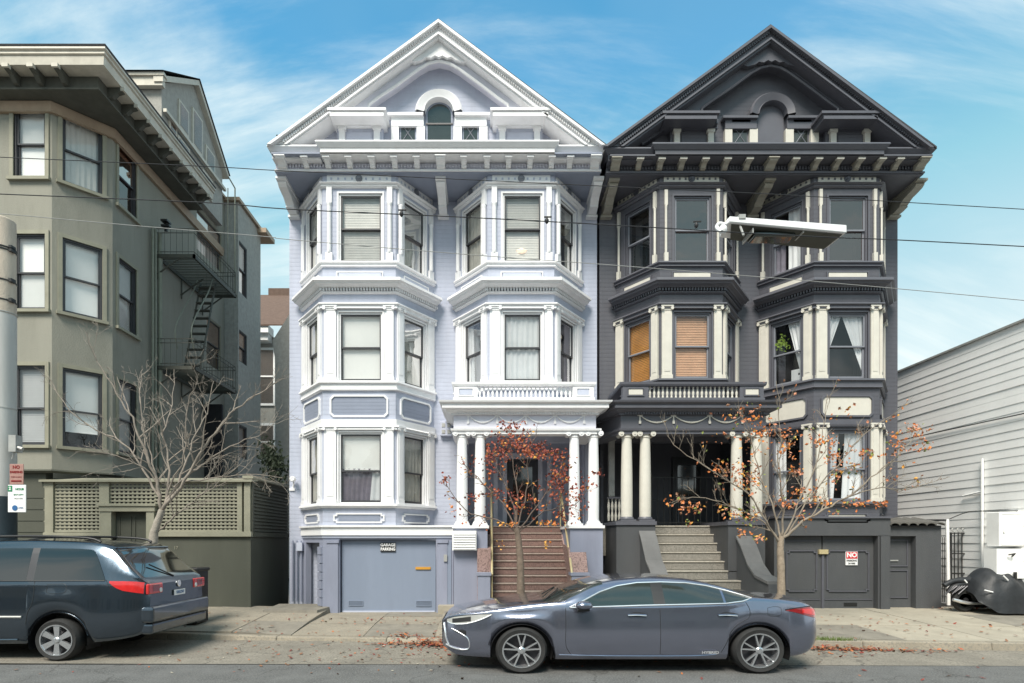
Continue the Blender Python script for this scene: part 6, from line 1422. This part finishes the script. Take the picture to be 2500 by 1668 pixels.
def wheel(par, x, y, z, rx, rz, rim, sd_, spokes, style):
    f = rz/rx; b = MB(); w_ = .20; yo = y
    prof = [(rim*.98, 0), (rx*.90, -.012*sd_*-1), (rx*.985, .03), (rx, .07), (rx, w_-.07), (rx*.985, w_-.03), (rx*.9, w_), (rim*.98, w_)]
    b = MB(); vs = []; n = 40
    for r, h in prof: vs += [(x+r*math.cos(2*PI*j/n), yo+(h if sd_ < 0 else -h), z+r*f*math.sin(2*PI*j/n)) for j in range(n)]
    k = len(prof); b.add(vs, [(i*n+j, i*n+(j+1) % n, (i+1)*n+(j+1) % n, (i+1)*n+j) for i in range(k-1) for j in range(n)])
    wt = b.build('tyre', M['rub'], par, smooth=40, at=None)
    b = MB(); dy = lambda h: yo+(h if sd_ < 0 else -h)
    def ringm(prof, mm=0):
        vs = []
        for r, h in prof: vs += [(x+r*math.cos(2*PI*j/n), dy(h), z+r*f*math.sin(2*PI*j/n)) for j in range(n)]
        b.add(vs, [(i*n+j, i*n+(j+1) % n, (i+1)*n+(j+1) % n, (i+1)*n+j) for i in range(len(prof)-1) for j in range(n)], mm)
    ringm([(rim, .0), (rim, -.008), (rim*.93, -.006), (rim*.91, .03), (rim*.88, .12)])
    ringm([(rim*.9, .10), (.001, .10)], 1)
    ringm([(rim*.20, .03), (rim*.20, .005), (rim*.13, -.004), (.001, -.004)])
    for i in range(spokes):
        a0 = 2*PI*i/spokes+PI/2
        def sp(a1, a2, w1, w2, r1=.15, r2=.93, h1=.010, h2=.004):
            q1, q2 = (rim*r1*math.cos(a1), rim*r1*math.sin(a1)), (rim*r2*math.cos(a2), rim*r2*math.sin(a2)); d = Vector((q2[0]-q1[0], q2[1]-q1[1], 0)).normalized(); nx, ny = -d.y, d.x
            vs = []
            for (q, w_, h) in ((q1, w1, h1), (q2, w2, h2)):
                for (s_, hh) in ((-1, h), (1, h), (1, h+.035), (-1, h+.035)): vs.append((x+q[0]+nx*w_*s_, dy(hh), z+(q[1]+ny*w_*s_)*f))
            b.add(vs, [(0, 1, 5, 4), (1, 2, 6, 5), (2, 3, 7, 6), (3, 0, 4, 7)])
        if style == 'wide': sp(a0, a0, rim*.13, rim*.19, .2)
        else: sp(a0-.05, a0-.22, .011, .009); sp(a0+.05, a0+.22, .011, .009)
    b.build('rim', [M['alloy'], M['alloyd']], wt, smooth=30)
    return wt
def arch_liner(par, x, z, ax, az, yi, yo, m):
    b = MB(); k = 20; vs = []
    for y in (yi, yo): vs += [(x+ax*math.cos(PI*j/k), y, z+az*math.sin(PI*j/k)) for j in range(-2, k+3)]
    n = k+5; b.add(vs, [(j, j+1, n+j+1, n+j) for j in range(n-1)]); b.add([vs[j] for j in range(n)], [tuple(range(n))]); return b.build('wheel_arch_liner', m, par)
# ---- sedan
def sedan():
    X0, DC = K(1079, 7.2), 8.06
    car = thing('parked_sedan', 'slate blue four door sedan parked along the kerb, facing left', 'car', (X0, DC, 0)); WL[car.name] = Vector((0, 0, 0))
    hw = .86
    belt = [(0, .60), (.06, .655), (.2, .70), (.45, .735), (.70, .775), (.95, .815), (1.25, .845), (1.55, .855), (2.1, .85), (2.8, .855), (3.4, .875), (3.75, .91), (4.05, .895), (4.35, .845), (4.5, .80), (4.62, .74)]
    cen = [(0, .60), (.06, .66), (.2, .725), (.5, .79), (.8, .83), (1.12, .862), (1.22, .872), (1.6, 1.005), (1.95, 1.11), (2.2, 1.155), (2.6, 1.178), (2.95, 1.155), (3.28, 1.10), (3.55, 1.03), (3.85, .945), (4.0, .915), (4.3, .905), (4.48, .895), (4.56, .86), (4.62, .76)]
    rail = [(0, .60), (.06, .657), (.2, .71), (.5, .765), (.8, .805), (1.12, .845), (1.45, .872), (1.60, .93), (1.90, 1.05), (2.18, 1.105), (2.6, 1.128), (2.95, 1.118), (3.28, 1.075), (3.55, 1.005), (3.78, .93), (4.0, .905), (4.35, .865), (4.5, .83), (4.62, .75)]
    rofz = [(0, .60), (.06, .659), (.2, .72), (.5, .782), (.8, .822), (1.12, .858), (1.32, .885), (1.6, .985), (1.93, 1.095), (2.2, 1.14), (2.6, 1.165), (2.95, 1.143), (3.28, 1.09), (3.55, 1.02), (3.82, .94), (4.0, .912), (4.35, .89), (4.5, .865), (4.62, .755)]
    nose = [(0, .60), (.05, .68), (.12, .75), (.3, .83), (.6, .90), (1.0, .955), (1.6, 1.0), (3.4, 1.0), (4.0, .985), (4.35, .93), (4.5, .87), (4.58, .80), (4.62, .72)]
    S_ = lambda k, a_=0: [(x, v*k*hw+a_) for x, v in nose]
    sill = [(0, .29), (.08, .24), (.2, .19), (.5, .175), (1, .165), (3.2, .165), (3.9, .175), (4.3, .20), (4.5, .25), (4.62, .34)]
    r1 = [(x, z+.07) for x, z in sill]; mid_ = [(0, .44), (.3, .44), (1, .46), (3.6, .48), (4.3, .50), (4.62, .52)]
    sh = [(x, z-(.05 if x < .8 else .10 if x < 3.6 else .075)) for x, z in belt]
    rw = [(0, .40), (.2, .52), (.6, .60), (1.1, .66), (1.42, .76), (1.6, .745), (1.95, .63), (2.3, .595), (2.8, .585), (3.2, .59), (3.5, .64), (3.78, .72), (4.0, .72), (4.35, .70), (4.5, .64), (4.62, .5)]
    fw_ = [(0, .25), (.2, .34), (.6, .40), (1.1, .46), (1.42, .56), (1.6, .58), (1.95, .48), (2.3, .44), (2.8, .43), (3.2, .44), (3.5, .50), (3.78, .54), (4.0, .52), (4.35, .50), (4.5, .46), (4.62, .3)]
    bw = [(x, v*hw*.935) for x, v in nose]
    c = Car([(sill, S_(.90)), (r1, S_(.965)), (mid_, S_(1.0)), (sh, S_(.968)), (belt, bw), (rail, rw), (rofz, fw_), (cen, [(0, 0.0), (4.62, 0.0)])],
            [(.971, .265, .375, .335), (3.815, .265, .375, .33)], 4.62)
    xs = sorted(set([round(i*.06, 3) for i in range(78)]+[round(.971+.375*math.cos(PI*i/26), 4) for i in range(27)]+[round(3.815+.375*math.cos(PI*i/26), 4) for i in range(27)]+[.01, .03, .09, 1.42, 2.62, 3.66, 4.58, 4.60, 4.62]))
    xs = [x for i, x in enumerate(xs) if x <= 4.62 and (i == 0 or x-xs[i-1] > .004)]
    def assign(x, j, sub, sd_):
        r = j//sub
        if r >= 5 and 1.24 < x < 2.0: return 'windscreen'
        if r >= 5 and 3.30 < x < 3.84: return 'rear_window'
        if 1 <= r < 4:
            if 1.50 < x < 2.62: return ('door', sd_, 1)
            if 2.62 < x < 3.46 or (2.62 < x < 3.66 and r >= 3): return ('door', sd_, 2)
        if r >= 5 and x <= 1.24: return 'bonnet'
        if r >= 5 and x >= 3.84: return 'boot_lid'
        return 'body'
    pr = c.build(car, xs, assign, lambda k: M['cargl'] if k in ('windscreen', 'rear_window') else M['lex'])
    for sd_ in (-1, 1):
        # side glass: trim loop
        top = [(1.55, .806), (1.72, .885), (1.93, .985), (2.15, 1.055), (2.40, 1.092), (2.7, 1.100), (3.0, 1.09), (3.25, 1.055), (3.45, 1.005), (3.62, .955), (3.74, .918)]
        bot = [(1.55, .802), (1.9, .812), (2.4, .828), (3.0, .842), (3.42, .852), (3.62, .878), (3.74, .914)]
        for (xa, xb) in ((1.66, 2.56), (2.70, 3.40), (3.43, 3.735)):
            def cut(tb): 
                f = lambda x: next((a_[1]+(b_[1]-a_[1])*(x-a_[0])/(b_[0]-a_[0]) for a_, b_ in zip(tb[:-1], tb[1:]) if a_[0] <= x <= b_[0]), tb[-1][1])
                return [(xa, f(xa))]+[p for p in tb if xa < p[0] < xb]+[(xb, f(xb))]
            o = c.patch(cut(top), cut(bot), .004, 20, 5, sd_).build('side_window', M['cargl'], car, smooth=True)
        for (xa, xb) in ((2.56, 2.70),): c.patch([(xa, 1.098), (xb, 1.10)], [(xa, .832), (xb, .834)], .0045, 4, 5, sd_).build('door_pillar', M['blackp'], car)
        c.patch([(1.56, .81), (1.66, .862)], [(1.56, .803), (1.66, .806)], .0045, 4, 2, sd_).build('quarter_trim', M['blackp'], car)
        c.line(top+bot[::-1][1:]+[top[0]], .0105, .006, sd_=sd_, dens=2, sm=False).build('chrome_trim', M['chrome'], car, smooth=60)
        # door seams, sill
        for pts in ([(1.50, .80), (1.50, .6), (1.50, .35), (1.56, .24)], [(2.63, .83), (2.63, .5), (2.63, .24)], [(3.66, .87), (3.70, .78), (3.68, .68), (3.55, .60), (3.47, .50), (3.42, .38), (3.36, .26)]):
            c.line(pts, .0035, .0005, sd_=sd_).build('door_seam', M['blackp'], car)
        c.line([(1.42, .225), (2.0, .215), (3.0, .215), (3.3, .235)], .012, .002, sd_=sd_).build('sill_strip', M['lex'], car, smooth=60)
        for (wx) in (.971, 3.815):
            pts = [(wx+.378*math.cos(PI*t/16), .265+.338*math.sin(PI*t/16)) for t in range(1, 16)]
            c.line(pts, .010, -.004, sd_=sd_, dens=1).build('arch_lip', M['lex'], car, smooth=60)
        for x_ in (2.36, 3.44):
            o = c.patch([(x_-.11, .722), (x_-.04, .750), (x_+.06, .745), (x_+.12, .725)], [(x_-.11, .716), (x_-.04, .695), (x_+.06, .697), (x_+.12, .716)], .003, 8, 3, sd_).build('handle_recess', M['blackp'], car)
            b = c.line([(x_-.12, .717), (x_-.02, .722), (x_+.10, .716)], .012, .020, sd_=sd_); b.build('door_handle', M['lex'], car, smooth=60)
            c.line([(x_-.12, .712), (x_-.02, .714), (x_+.10, .708)], .004, .028, sd_=sd_).build('handle_chrome', M['chrome'], car)
        c.line([(4.0-.08, .80), (4.0, .815), (4.08, .80), (4.08, .72), (4.0, .70), (4.0-.08, .715), (4.0-.08, .80)], .0025, .0, sd_=sd_).build('filler_flap', M['blackp'], car) if sd_ < 0 else None
        # lamps
        o = c.patch([(.06, .632), (.15, .665), (.30, .690), (.48, .708), (.62, .712)], [(.06, .598), (.15, .580), (.30, .590), (.48, .640), (.62, .706)], .006, 18, 4, sd_).build('headlight', M['metal'], car, smooth=True)
        c.patch([(.13, .645), (.36, .68)], [(.13, .595), (.36, .625)], .0095, 6, 3, sd_).build('headlight_dark', M['blackp'], o)
        c.line([(.07, .60), (.15, .582), (.30, .592), (.47, .642), (.61, .708)], .006, .008, sd_=sd_).build('headlight_chrome', M['chrome'], o)
        c.line([(.065, .64), (.15, .672), (.30, .698), (.48, .716), (.62, .716)], .005, .004, sd_=sd_).build('headlight_edge', M['blackp'], o)
        c.patch([(.16, .50), (.26, .52), (.30, .50)], [(.16, .49), (.26, .455), (.30, .445)], .006, 6, 3, sd_).build('fog_lamp', M['blackp'], car)
        c.line([(.12, .525), (.20, .49), (.30, .435), (.335, .385), (.345, .31), (.32, .275)], .007, .007, sd_=sd_).build('bumper_chrome', M['chrome'], car, smooth=60)
        c.line([(.05, .315), (.15, .28), (.25, .268), (.32, .275)], .009, .007, sd_=sd_).build('bumper_chrome', M['chrome'], car, smooth=60)
        o = c.patch([(4.14, .775), (4.3, .79), (4.45, .80), (4.58, .80)], [(4.14, .768), (4.3, .735), (4.45, .69), (4.58, .66)], .006, 14, 4, sd_).build('tail_light', M['redd'], car, smooth=True)
        c.patch([(4.36, .78), (4.56, .78)], [(4.36, .735), (4.56, .69)], .010, 8, 3, sd_).build('tail_lens', M['redl'], o)
        c.line([(4.14, .778), (4.3, .797), (4.45, .808), (4.58, .808)], .006, .006, sd_=sd_).build('tail_edge', M['blackp'], o)
        # mirror
        y_ = sd_*(.86+.0); b = MB()
        k = 10; prof = [(1.60, .035, .025), (1.635, .075, .055), (1.69, .085, .068), (1.76, .07, .06), (1.80, .02, .02)]
        vs = []
        for (x_, ry, rz_) in prof: vs += [(x_, y_+sd_*.10+ry*math.cos(2*PI*i/k), .845+rz_*math.sin(2*PI*i/k)*.8) for i in range(k)]
        b.add(vs, [(j*k+i, j*k+(i+1) % k, (j+1)*k+(i+1) % k, (j+1)*k+i) for j in range(4) for i in range(k)]+[tuple(range(k)), tuple(range(5*k-1, 4*k-1, -1))]); o = b.build('wing_mirror', M['lex'], car, smooth=60)
        b = MB(); b.tube([(1.69, sd_*.80, .80), (1.69, sd_*.92, .79)], .035, 8); b.tube([(1.62, sd_*.965, .795), (1.76, sd_*.965, .80)], .03, 8); b.build('mirror_foot', M['blackp'], o, smooth=60)
        for wx in (.971, 3.815):
            wheel(car, wx, sd_*.853, .283, .312, .283, .232, sd_, 5, 'split')
            arch_liner(car, wx, .265, .372, .332, sd_*.55, sd_*.84, M['blackp'])
    b = MB(); b.box(1.36, 3.42, -.74, .74, .17, .42); b.box(.45, 4.3, -.5, .5, .2, .4); b.build('underbody', M['blackp'], car)
    b = MB(); c_ = c.line([(.02, .585), (.035, .50), (.05, .40), (.085, .31)], .012, .004); c_.build('grille_chrome', M['chrome'], car, smooth=60)
    b = MB(); b.box(-.012, .02, -.42, .42, .30, .60); o = b.build('grille', M['blackp'], car)
    for i in range(8): q = MB(); q.box(-.018, -.01, -.40, .40, .32+i*.035, .327+i*.035); q.build('grille_bar', M['chrome'], o)
    b = MB(); b.tube([(1.28, -.60, .885), (1.45, -.2, .955), (1.50, 0, .978)], .008, 5); b.tube([(1.28, -.1, .905), (1.5, .45, .96)], .008, 5); b.build('wiper', M['blackp'], car)
    text('HYBRID', (3.22, -.868, .262), .045, M['chrome'], car, 'badge', bold=.001, sx=1.3)
    b = MB(); b.box(1.9, 1.98, -.05, .05, .98, 1.02); b.build('rear_view_mirror', M['blackp'], car)
    car.location = (X0-.02, DC, 0); car.scale = (1.016, 1, 1); WL[car.name] = Vector((X0, DC, 0)); return car
sedan()
# ---- van
def minivan():
    X0, DC = -9.50, 8.84; hw = .90
    car = thing('parked_minivan', 'dark blue minivan with grey roof rails parked at the left, rear towards the tree', 'van', (X0, DC, 0)); WL[car.name] = Vector((0, 0, 0))
    belt = [(0, .60), (.3, .80), (.9, .98), (1.3, 1.05), (2.0, 1.075), (3.0, 1.085), (4.2, 1.085), (4.6, 1.08), (4.82, 1.07), (4.90, 1.0)]
    cen = [(0, .62), (.3, .86), (.9, 1.05), (1.2, 1.12), (1.6, 1.36), (2.0, 1.56), (2.4, 1.635), (3.2, 1.655), (4.0, 1.625), (4.25, 1.585), (4.38, 1.53), (4.6, 1.30), (4.82, 1.10), (4.90, 1.02)]
    rail = [(0, .61), (.3, .83), (.9, 1.0), (1.2, 1.07), (1.6, 1.28), (2.0, 1.48), (2.4, 1.555), (3.2, 1.575), (3.9, 1.56), (4.2, 1.54), (4.34, 1.50), (4.6, 1.27), (4.82, 1.09), (4.90, 1.01)]
    rofz = [(x, (a_[1]*.35+b_[1]*.65)) for (x, _), a_, b_ in zip(cen, [(0, smooth_itp(rail)(q[0])) for q in cen], cen)]
    nose = [(0, .62), (.2, .80), (.6, .93), (1.2, 1.0), (4.3, 1.0), (4.55, .98), (4.70, .95), (4.82, .90), (4.90, .82)]
    S_ = lambda k: [(x, v*k*hw) for x, v in nose]
    sill = [(0, .30), (.3, .24), (1, .22), (4.0, .24), (4.4, .27), (4.75, .33), (4.90, .42)]
    r1 = [(x, z+.10) for x, z in sill]; mid_ = [(0, .45), (1, .52), (4.3, .56), (4.7, .60), (4.90, .68)]
    sh = [(x, z-.10) for x, z in belt]
    rw = [(0, .4), (.6, .6), (1.2, .78), (1.6, .74), (2.2, .70), (3.5, .695), (4.1, .70), (4.34, .70), (4.6, .76), (4.82, .77), (4.90, .70)]
    fw_ = [(x, v*.75) for x, v in rw]
    c = Car([(sill, S_(.93)), (r1, S_(.98)), (mid_, S_(1.01)), (sh, S_(.975)), (belt, S_(.95)), (rail, rw), (rofz, fw_), (cen, [(0, 0), (4.90, 0)])], [(.98, .27, .40, .38), (3.73, .27, .40, .385)], 4.9)
    xs = sorted(set([round(i*.07, 3) for i in range(71)]+[round(3.73+.40*math.cos(PI*i/26), 4) for i in range(27)]+[round(.98+.40*math.cos(PI*i/20), 4) for i in range(21)]+[4.34, 4.36, 4.80, 4.82, 4.85, 4.88, 4.90]))
    xs = [x for i, x in enumerate(xs) if x <= 4.9 and (i == 0 or x-xs[i-1] > .004)]
    def assign(x, j, sub, sd_):
        r = j//sub
        if r >= 5 and 1.2 < x < 2.05: return 'windscreen'
        if r >= 5 and 4.36 < x < 4.80: return 'rear_window'
        if 1 <= r < 4 and 1.45 < x < 2.45: return ('door', sd_, 1)
        if 1 <= r < 4 and 2.45 < x < 3.32: return ('door', sd_, 2)
        return 'body'
    c.build(car, xs, assign, lambda k: M['cargd'] if k in ('windscreen', 'rear_window') else M['van'])
    for sd_ in (-1, 1):
        for (top, bot) in (([(3.40, 1.515), (3.9, 1.510), (4.13, 1.495), (4.20, 1.40), (4.36, 1.095)], [(3.40, 1.085), (3.9, 1.085), (4.36, 1.090)]), ([(2.45, 1.50), (2.9, 1.515), (3.30, 1.515)], [(2.45, 1.085), (3.30, 1.085)]), ([(1.75, 1.28), (2.05, 1.44), (2.38, 1.50)], [(1.75, 1.08), (2.38, 1.085)])):
            c.patch(top, bot, .006, 22, 6, sd_).build('side_window', M['cargd'], car, smooth=True)
        c.patch([(3.30, 1.52), (3.40, 1.52)], [(3.30, 1.085), (3.40, 1.085)], .005, 4, 6, sd_).build('door_pillar', M['sashd'], car)
        c.line([(2.45, 1.075), (3.3, 1.078), (4.36, 1.080)], .008, .003, sd_=sd_).build('belt_trim', M['blackp'], car)
        for pts in ([(3.42, 1.07), (3.42, .80), (3.36, .66), (3.33, .5)], [(2.45, 1.07), (2.45, .6), (2.45, .34)], [(4.37, 1.09), (4.44, .98)]): c.line(pts, .004, .0005, sd_=sd_).build('door_seam', M['blackp'], car)
        c.line([(3.60, 1.03), (3.74, 1.035), (3.84, 1.03), (3.85, .93), (3.72, .91), (3.60, .925), (3.60, 1.03)], .003, .0, sd_=sd_).build('filler_flap', M['blackp'], car) if sd_ < 0 else None
        c.line([(2.0, .60), (3.28, .60)], .016, .006, sd_=sd_, sm=False).build('rub_strip', M['metal'], car)
        c.line([(1.5, .27), (3.2, .29)], .014, .002, sd_=sd_, sm=False).build('sill_strip', M['van'], car)
        pts = [(3.73+.405*math.cos(PI*t/16), .27+.388*math.sin(PI*t/16)) for t in range(1, 16)]; c.line(pts, .012, -.004, sd_=sd_, dens=1).build('arch_lip', M['van'], car, smooth=60)
        # tail light wraps round the corner
        c.patch([(4.42, 1.075), (4.6, 1.072), (4.75, 1.065), (4.84, 1.05)], [(4.42, 1.055), (4.50, .99), (4.6, .945), (4.84, .90)], .008, 14, 5, sd_).build('tail_light', M['redl'], car, smooth=True)
        b = MB(); ya, yb = sd_*.44, sd_*.80
        b.box(4.87, 4.915, min(ya, yb), max(ya, yb), .885, 1.03); o = b.build('tail_light', M['redl'], car); bevel(o, .02, 3)
        b = MB(); b.lathe((4.912, sd_*.50, .93), [(.035, 0), (.03, .01), (.001, .014)], 12, 'x'); b.build('reverse_lamp', M['clear'], o, smooth=True)
        b = MB(); b.box(4.90, 4.918, min(sd_*.54, sd_*.70), max(sd_*.54, sd_*.70), .92, 1.01); b.build('lens', M['redd'], o)
        # roof rail
        b = MB(); V = [(2.2, sd_*.62, 1.60), (2.35, sd_*.62, 1.66), (3.2, sd_*.62, 1.68), (3.95, sd_*.62, 1.655), (4.15, sd_*.62, 1.60)]; b.tube(catmull(V, 3), .018, 8); b.build('roof_rail', M['blackp'], car, smooth=60)
        for wx in (.98, 3.73):
            wheel(car, wx, sd_*.895, .285, .300, .283, .222, sd_, 6, 'wide'); arch_liner(car, wx, .27, .398, .380, sd_*.55, sd_*.87, M['blackp'])
    for x_ in (2.7, 3.6): b = MB(); b.tube([(x_, -.62, 1.675), (x_, .62, 1.675)], .015, 6); b.build('roof_bar', M['blackp'], car)
    b = MB(); b.box(1.4, 3.3, -.78, .78, .24, .5); b.box(.3, 4.7, -.5, .5, .3, .5); b.build('underbody', M['blackp'], car)
    b = MB(); b.box(4.80, 4.98, -.82, .82, .50, .72); o = b.build('rear_bumper', M['van'], car); bevel(o, .045, 3)
    b = MB(); b.box(4.78, 4.95, -.78, .78, .34, .498); o = b.build('bumper_skirt', M['van'], car); bevel(o, .04, 3)
    b = MB(); b.box(4.915, 4.925, -.15, .15, .82, .90); o = b.build('number_plate', M['plate'], car); text('5XKZ247', (4.930, 0, .86), .055, M['sblue'], o, rot=(PI/2, 0, PI/2), bold=.001)
    b = MB(); b.lathe((4.905, 0, .985), [(.045, 0), (.05, .01), (.04, .014), (.02, .012)], 16, 'x', sx=1); b.build('tailgate_badge', M['chrome'], car, smooth=40)
    text('VAN', (4.915, -.62, .76), .05, M['chrome'], car, 'badge', rot=(PI/2, 0, PI/2)) if False else None
    b = MB(); b.box(4.46, 4.60, -.70, .70, 1.44, 1.48) if False else b.box(4.28, 4.40, -.66, .66, 1.505, 1.53); o = b.build('spoiler', M['van'], car); bevel(o, .01)
    b = MB(); b.tube([(4.83, 0, 1.10), (4.66, -.35, 1.28)], .010, 5); b.build('rear_wiper', M['blackp'], car)
    b = MB(); b.tube([(3.0, -.5, 1.65), (3.05, -.5, 1.9)], .004, 4)
    car.location = (X0, DC, 0); WL[car.name] = Vector((X0, DC, 0))
minivan()
# ------------------------------------------------------------------ motorcycle under a cover
mc = thing('motorcycle', 'black motorcycle with red tail lamp partly under a black cover', 'motorcycle', (K(2352, 11.6), 11.6, .2))
x0, z0, y0 = K(2352, 11.6), .245+.215, 11.6
gz = sz(x0, 11.6)
z0 = gz+.225
b = MB(); prof = [(.13, -.05), (.20, -.06), (.225, -.02), (.225, .02), (.20, .06), (.13, .05)]; b.lathe((x0, y0, z0), prof+[prof[0]], 28, 'y'); w_ = b.build('wheel', M['rub'], mc, smooth=50)
b = MB(); b.lathe((x0, y0, z0), [(.135, -.03), (.14, 0), (.135, .03)], 24, 'y'); b.lathe((x0, y0, z0), [(.05, -.07), (.05, .07)], 12, 'y')
for i in range(5): a_ = 2*PI*i/5; b.tube([(x0, y0-.02, z0), (x0+.13*math.cos(a_), y0-.02, z0+.13*math.sin(a_))], .012, 5)
b.build('rim', M['alloyd'], w_)
b = MB(); b.tube([(x0-.28, y0-.10, z0+.02), (x0-.15, y0-.12, z0-.02), (x0+.0, y0-.12, z0-.05), (x0+.35, y0-.12, z0-.06)], [.03, .035, .03, .02], 8); b.build('exhaust', M['chrome'], mc, smooth=50)
b = MB(); b.tube(catmull([(x0-.27, y0, z0+.15), (x0-.18, y0, z0+.25), (x0+.0, y0, z0+.30), (x0+.2, y0, z0+.28)], 4), .07, 10); b.build('rear_fender', M['blackp'], mc, smooth=50)
b = MB(); b.tube(catmull([(x0-.38, y0, z0+.28), (x0-.2, y0, z0+.37), (x0+.05, y0, z0+.38), (x0+.3, y0, z0+.42)], 4), [.05]*6+[.07]*7, 10); b.build('seat', M['tarp'], mc, smooth=50)
b = MB(); 
for i in range(7): b.tube([(x0-.40+i*.04, y0-.08, z0+.12+.03*(i % 3)), (x0-.30+i*.05, y0-.10, z0+.28)], .012, 5)
b.build('luggage_frame', M['alloyd'], mc)
b = MB(); b.lathe((x0+.14, y0-.14, z0+.33), [(.02, -.03), (.06, -.02), (.065, .02), (.03, .05)], 12, 'y'); b.build('tail_lamp', M['redl'], mc, smooth=50)
b = MB(); b.tube([(x0+.2, y0, z0+.1), (x0+.6, y0, z0+.05), (x0+.9, y0, z0+.3)], .08, 8); b.build('engine', M['alloyd'], mc)
# draped cover
cv = MB(); cx0, cx1 = K(2352, 11.5), K(2540, 11.5); rr = random.Random(8)
top = smooth_itp([(0, .40), (.10, .62), (.30, .82), (.58, .84), (.78, .75), (1.0, .64), (1.3, .58), (1.6, .50)])
nx, na = 46, 28; vs = []
for i in range(nx+1):
    t = i/nx*1.6; x_ = cx0+.08+t; h = top(t)*1.02; wd = .22+.05*math.sin(t*3)+.06*min(1, t/.3)
    for j in range(na+1):
        a_ = PI*j/na; c_, s_ = math.cos(a_), math.sin(a_)
        fold = 1+.05*math.sin(t*11+a_*3)*abs(c_)+.03*math.sin(t*19-a_*5)*abs(c_)**2+.03*math.sin(t*6+a_*9)
        yy_ = -c_*wd*fold*(1+.5*(1-s_)); z_ = (s_**.42)*h*(1+.02*math.sin(t*22))
        if s_ < .25: z_ = max(z_, .02)+.015*math.sin(t*9)*(.25-s_)*4
        lift = .20*max(0, 1-t/.25)
        z_ = max(z_, lift+.02); vs.append((x_, 11.55+yy_, gz+z_))
cv.add(vs, [(i*(na+1)+j, (i+1)*(na+1)+j, (i+1)*(na+1)+j+1, i*(na+1)+j+1) for i in range(nx) for j in range(na)])
o = cv.build('motorcycle_cover', M['tarp'], smooth=True); o['label'] = 'black fabric cover with white reflective strips draped over the motorcycle'; o['category'] = 'cover'
sd2 = o.modifiers.new('sub', 'SUBSURF'); sd2.levels = 1; sd2.render_levels = 1
for (p0, q0, p1, q1) in ((2404, 1441, 2424, 1446), (2450, 1406, 2461, 1417), (2355, 1416, 2361, 1423)):
    a_, e_ = P(p0, q0, 11.14), P(p1, q1, 11.14); b = MB(); b.tube([a_, e_], .012, 6); b.build('reflective_strip', M['refl'], o)
# wheelie bin lid behind the van
b = MB(); v = P(478, 1390, 10.4); b.box(v.x-.22, v.x+.12, 10.2, 10.6, .2, v.z-.03); o = b.build('waste_bin', M['blackp']); o['label'] = 'black waste bin standing behind the tail of the blue van'; o['category'] = 'bin'
c = MB(); c.box(v.x-.24, v.x+.15, 10.15, 10.62, v.z-.03, v.z+.03); bevel(c.build('lid', M['blackp'], o), .015)
c = MB(); c.tube([(v.x-.15, 10.68, .27), (v.x+.05, 10.68, .27)], .08, 10); c.build('bin_wheel', M['rub'], o)
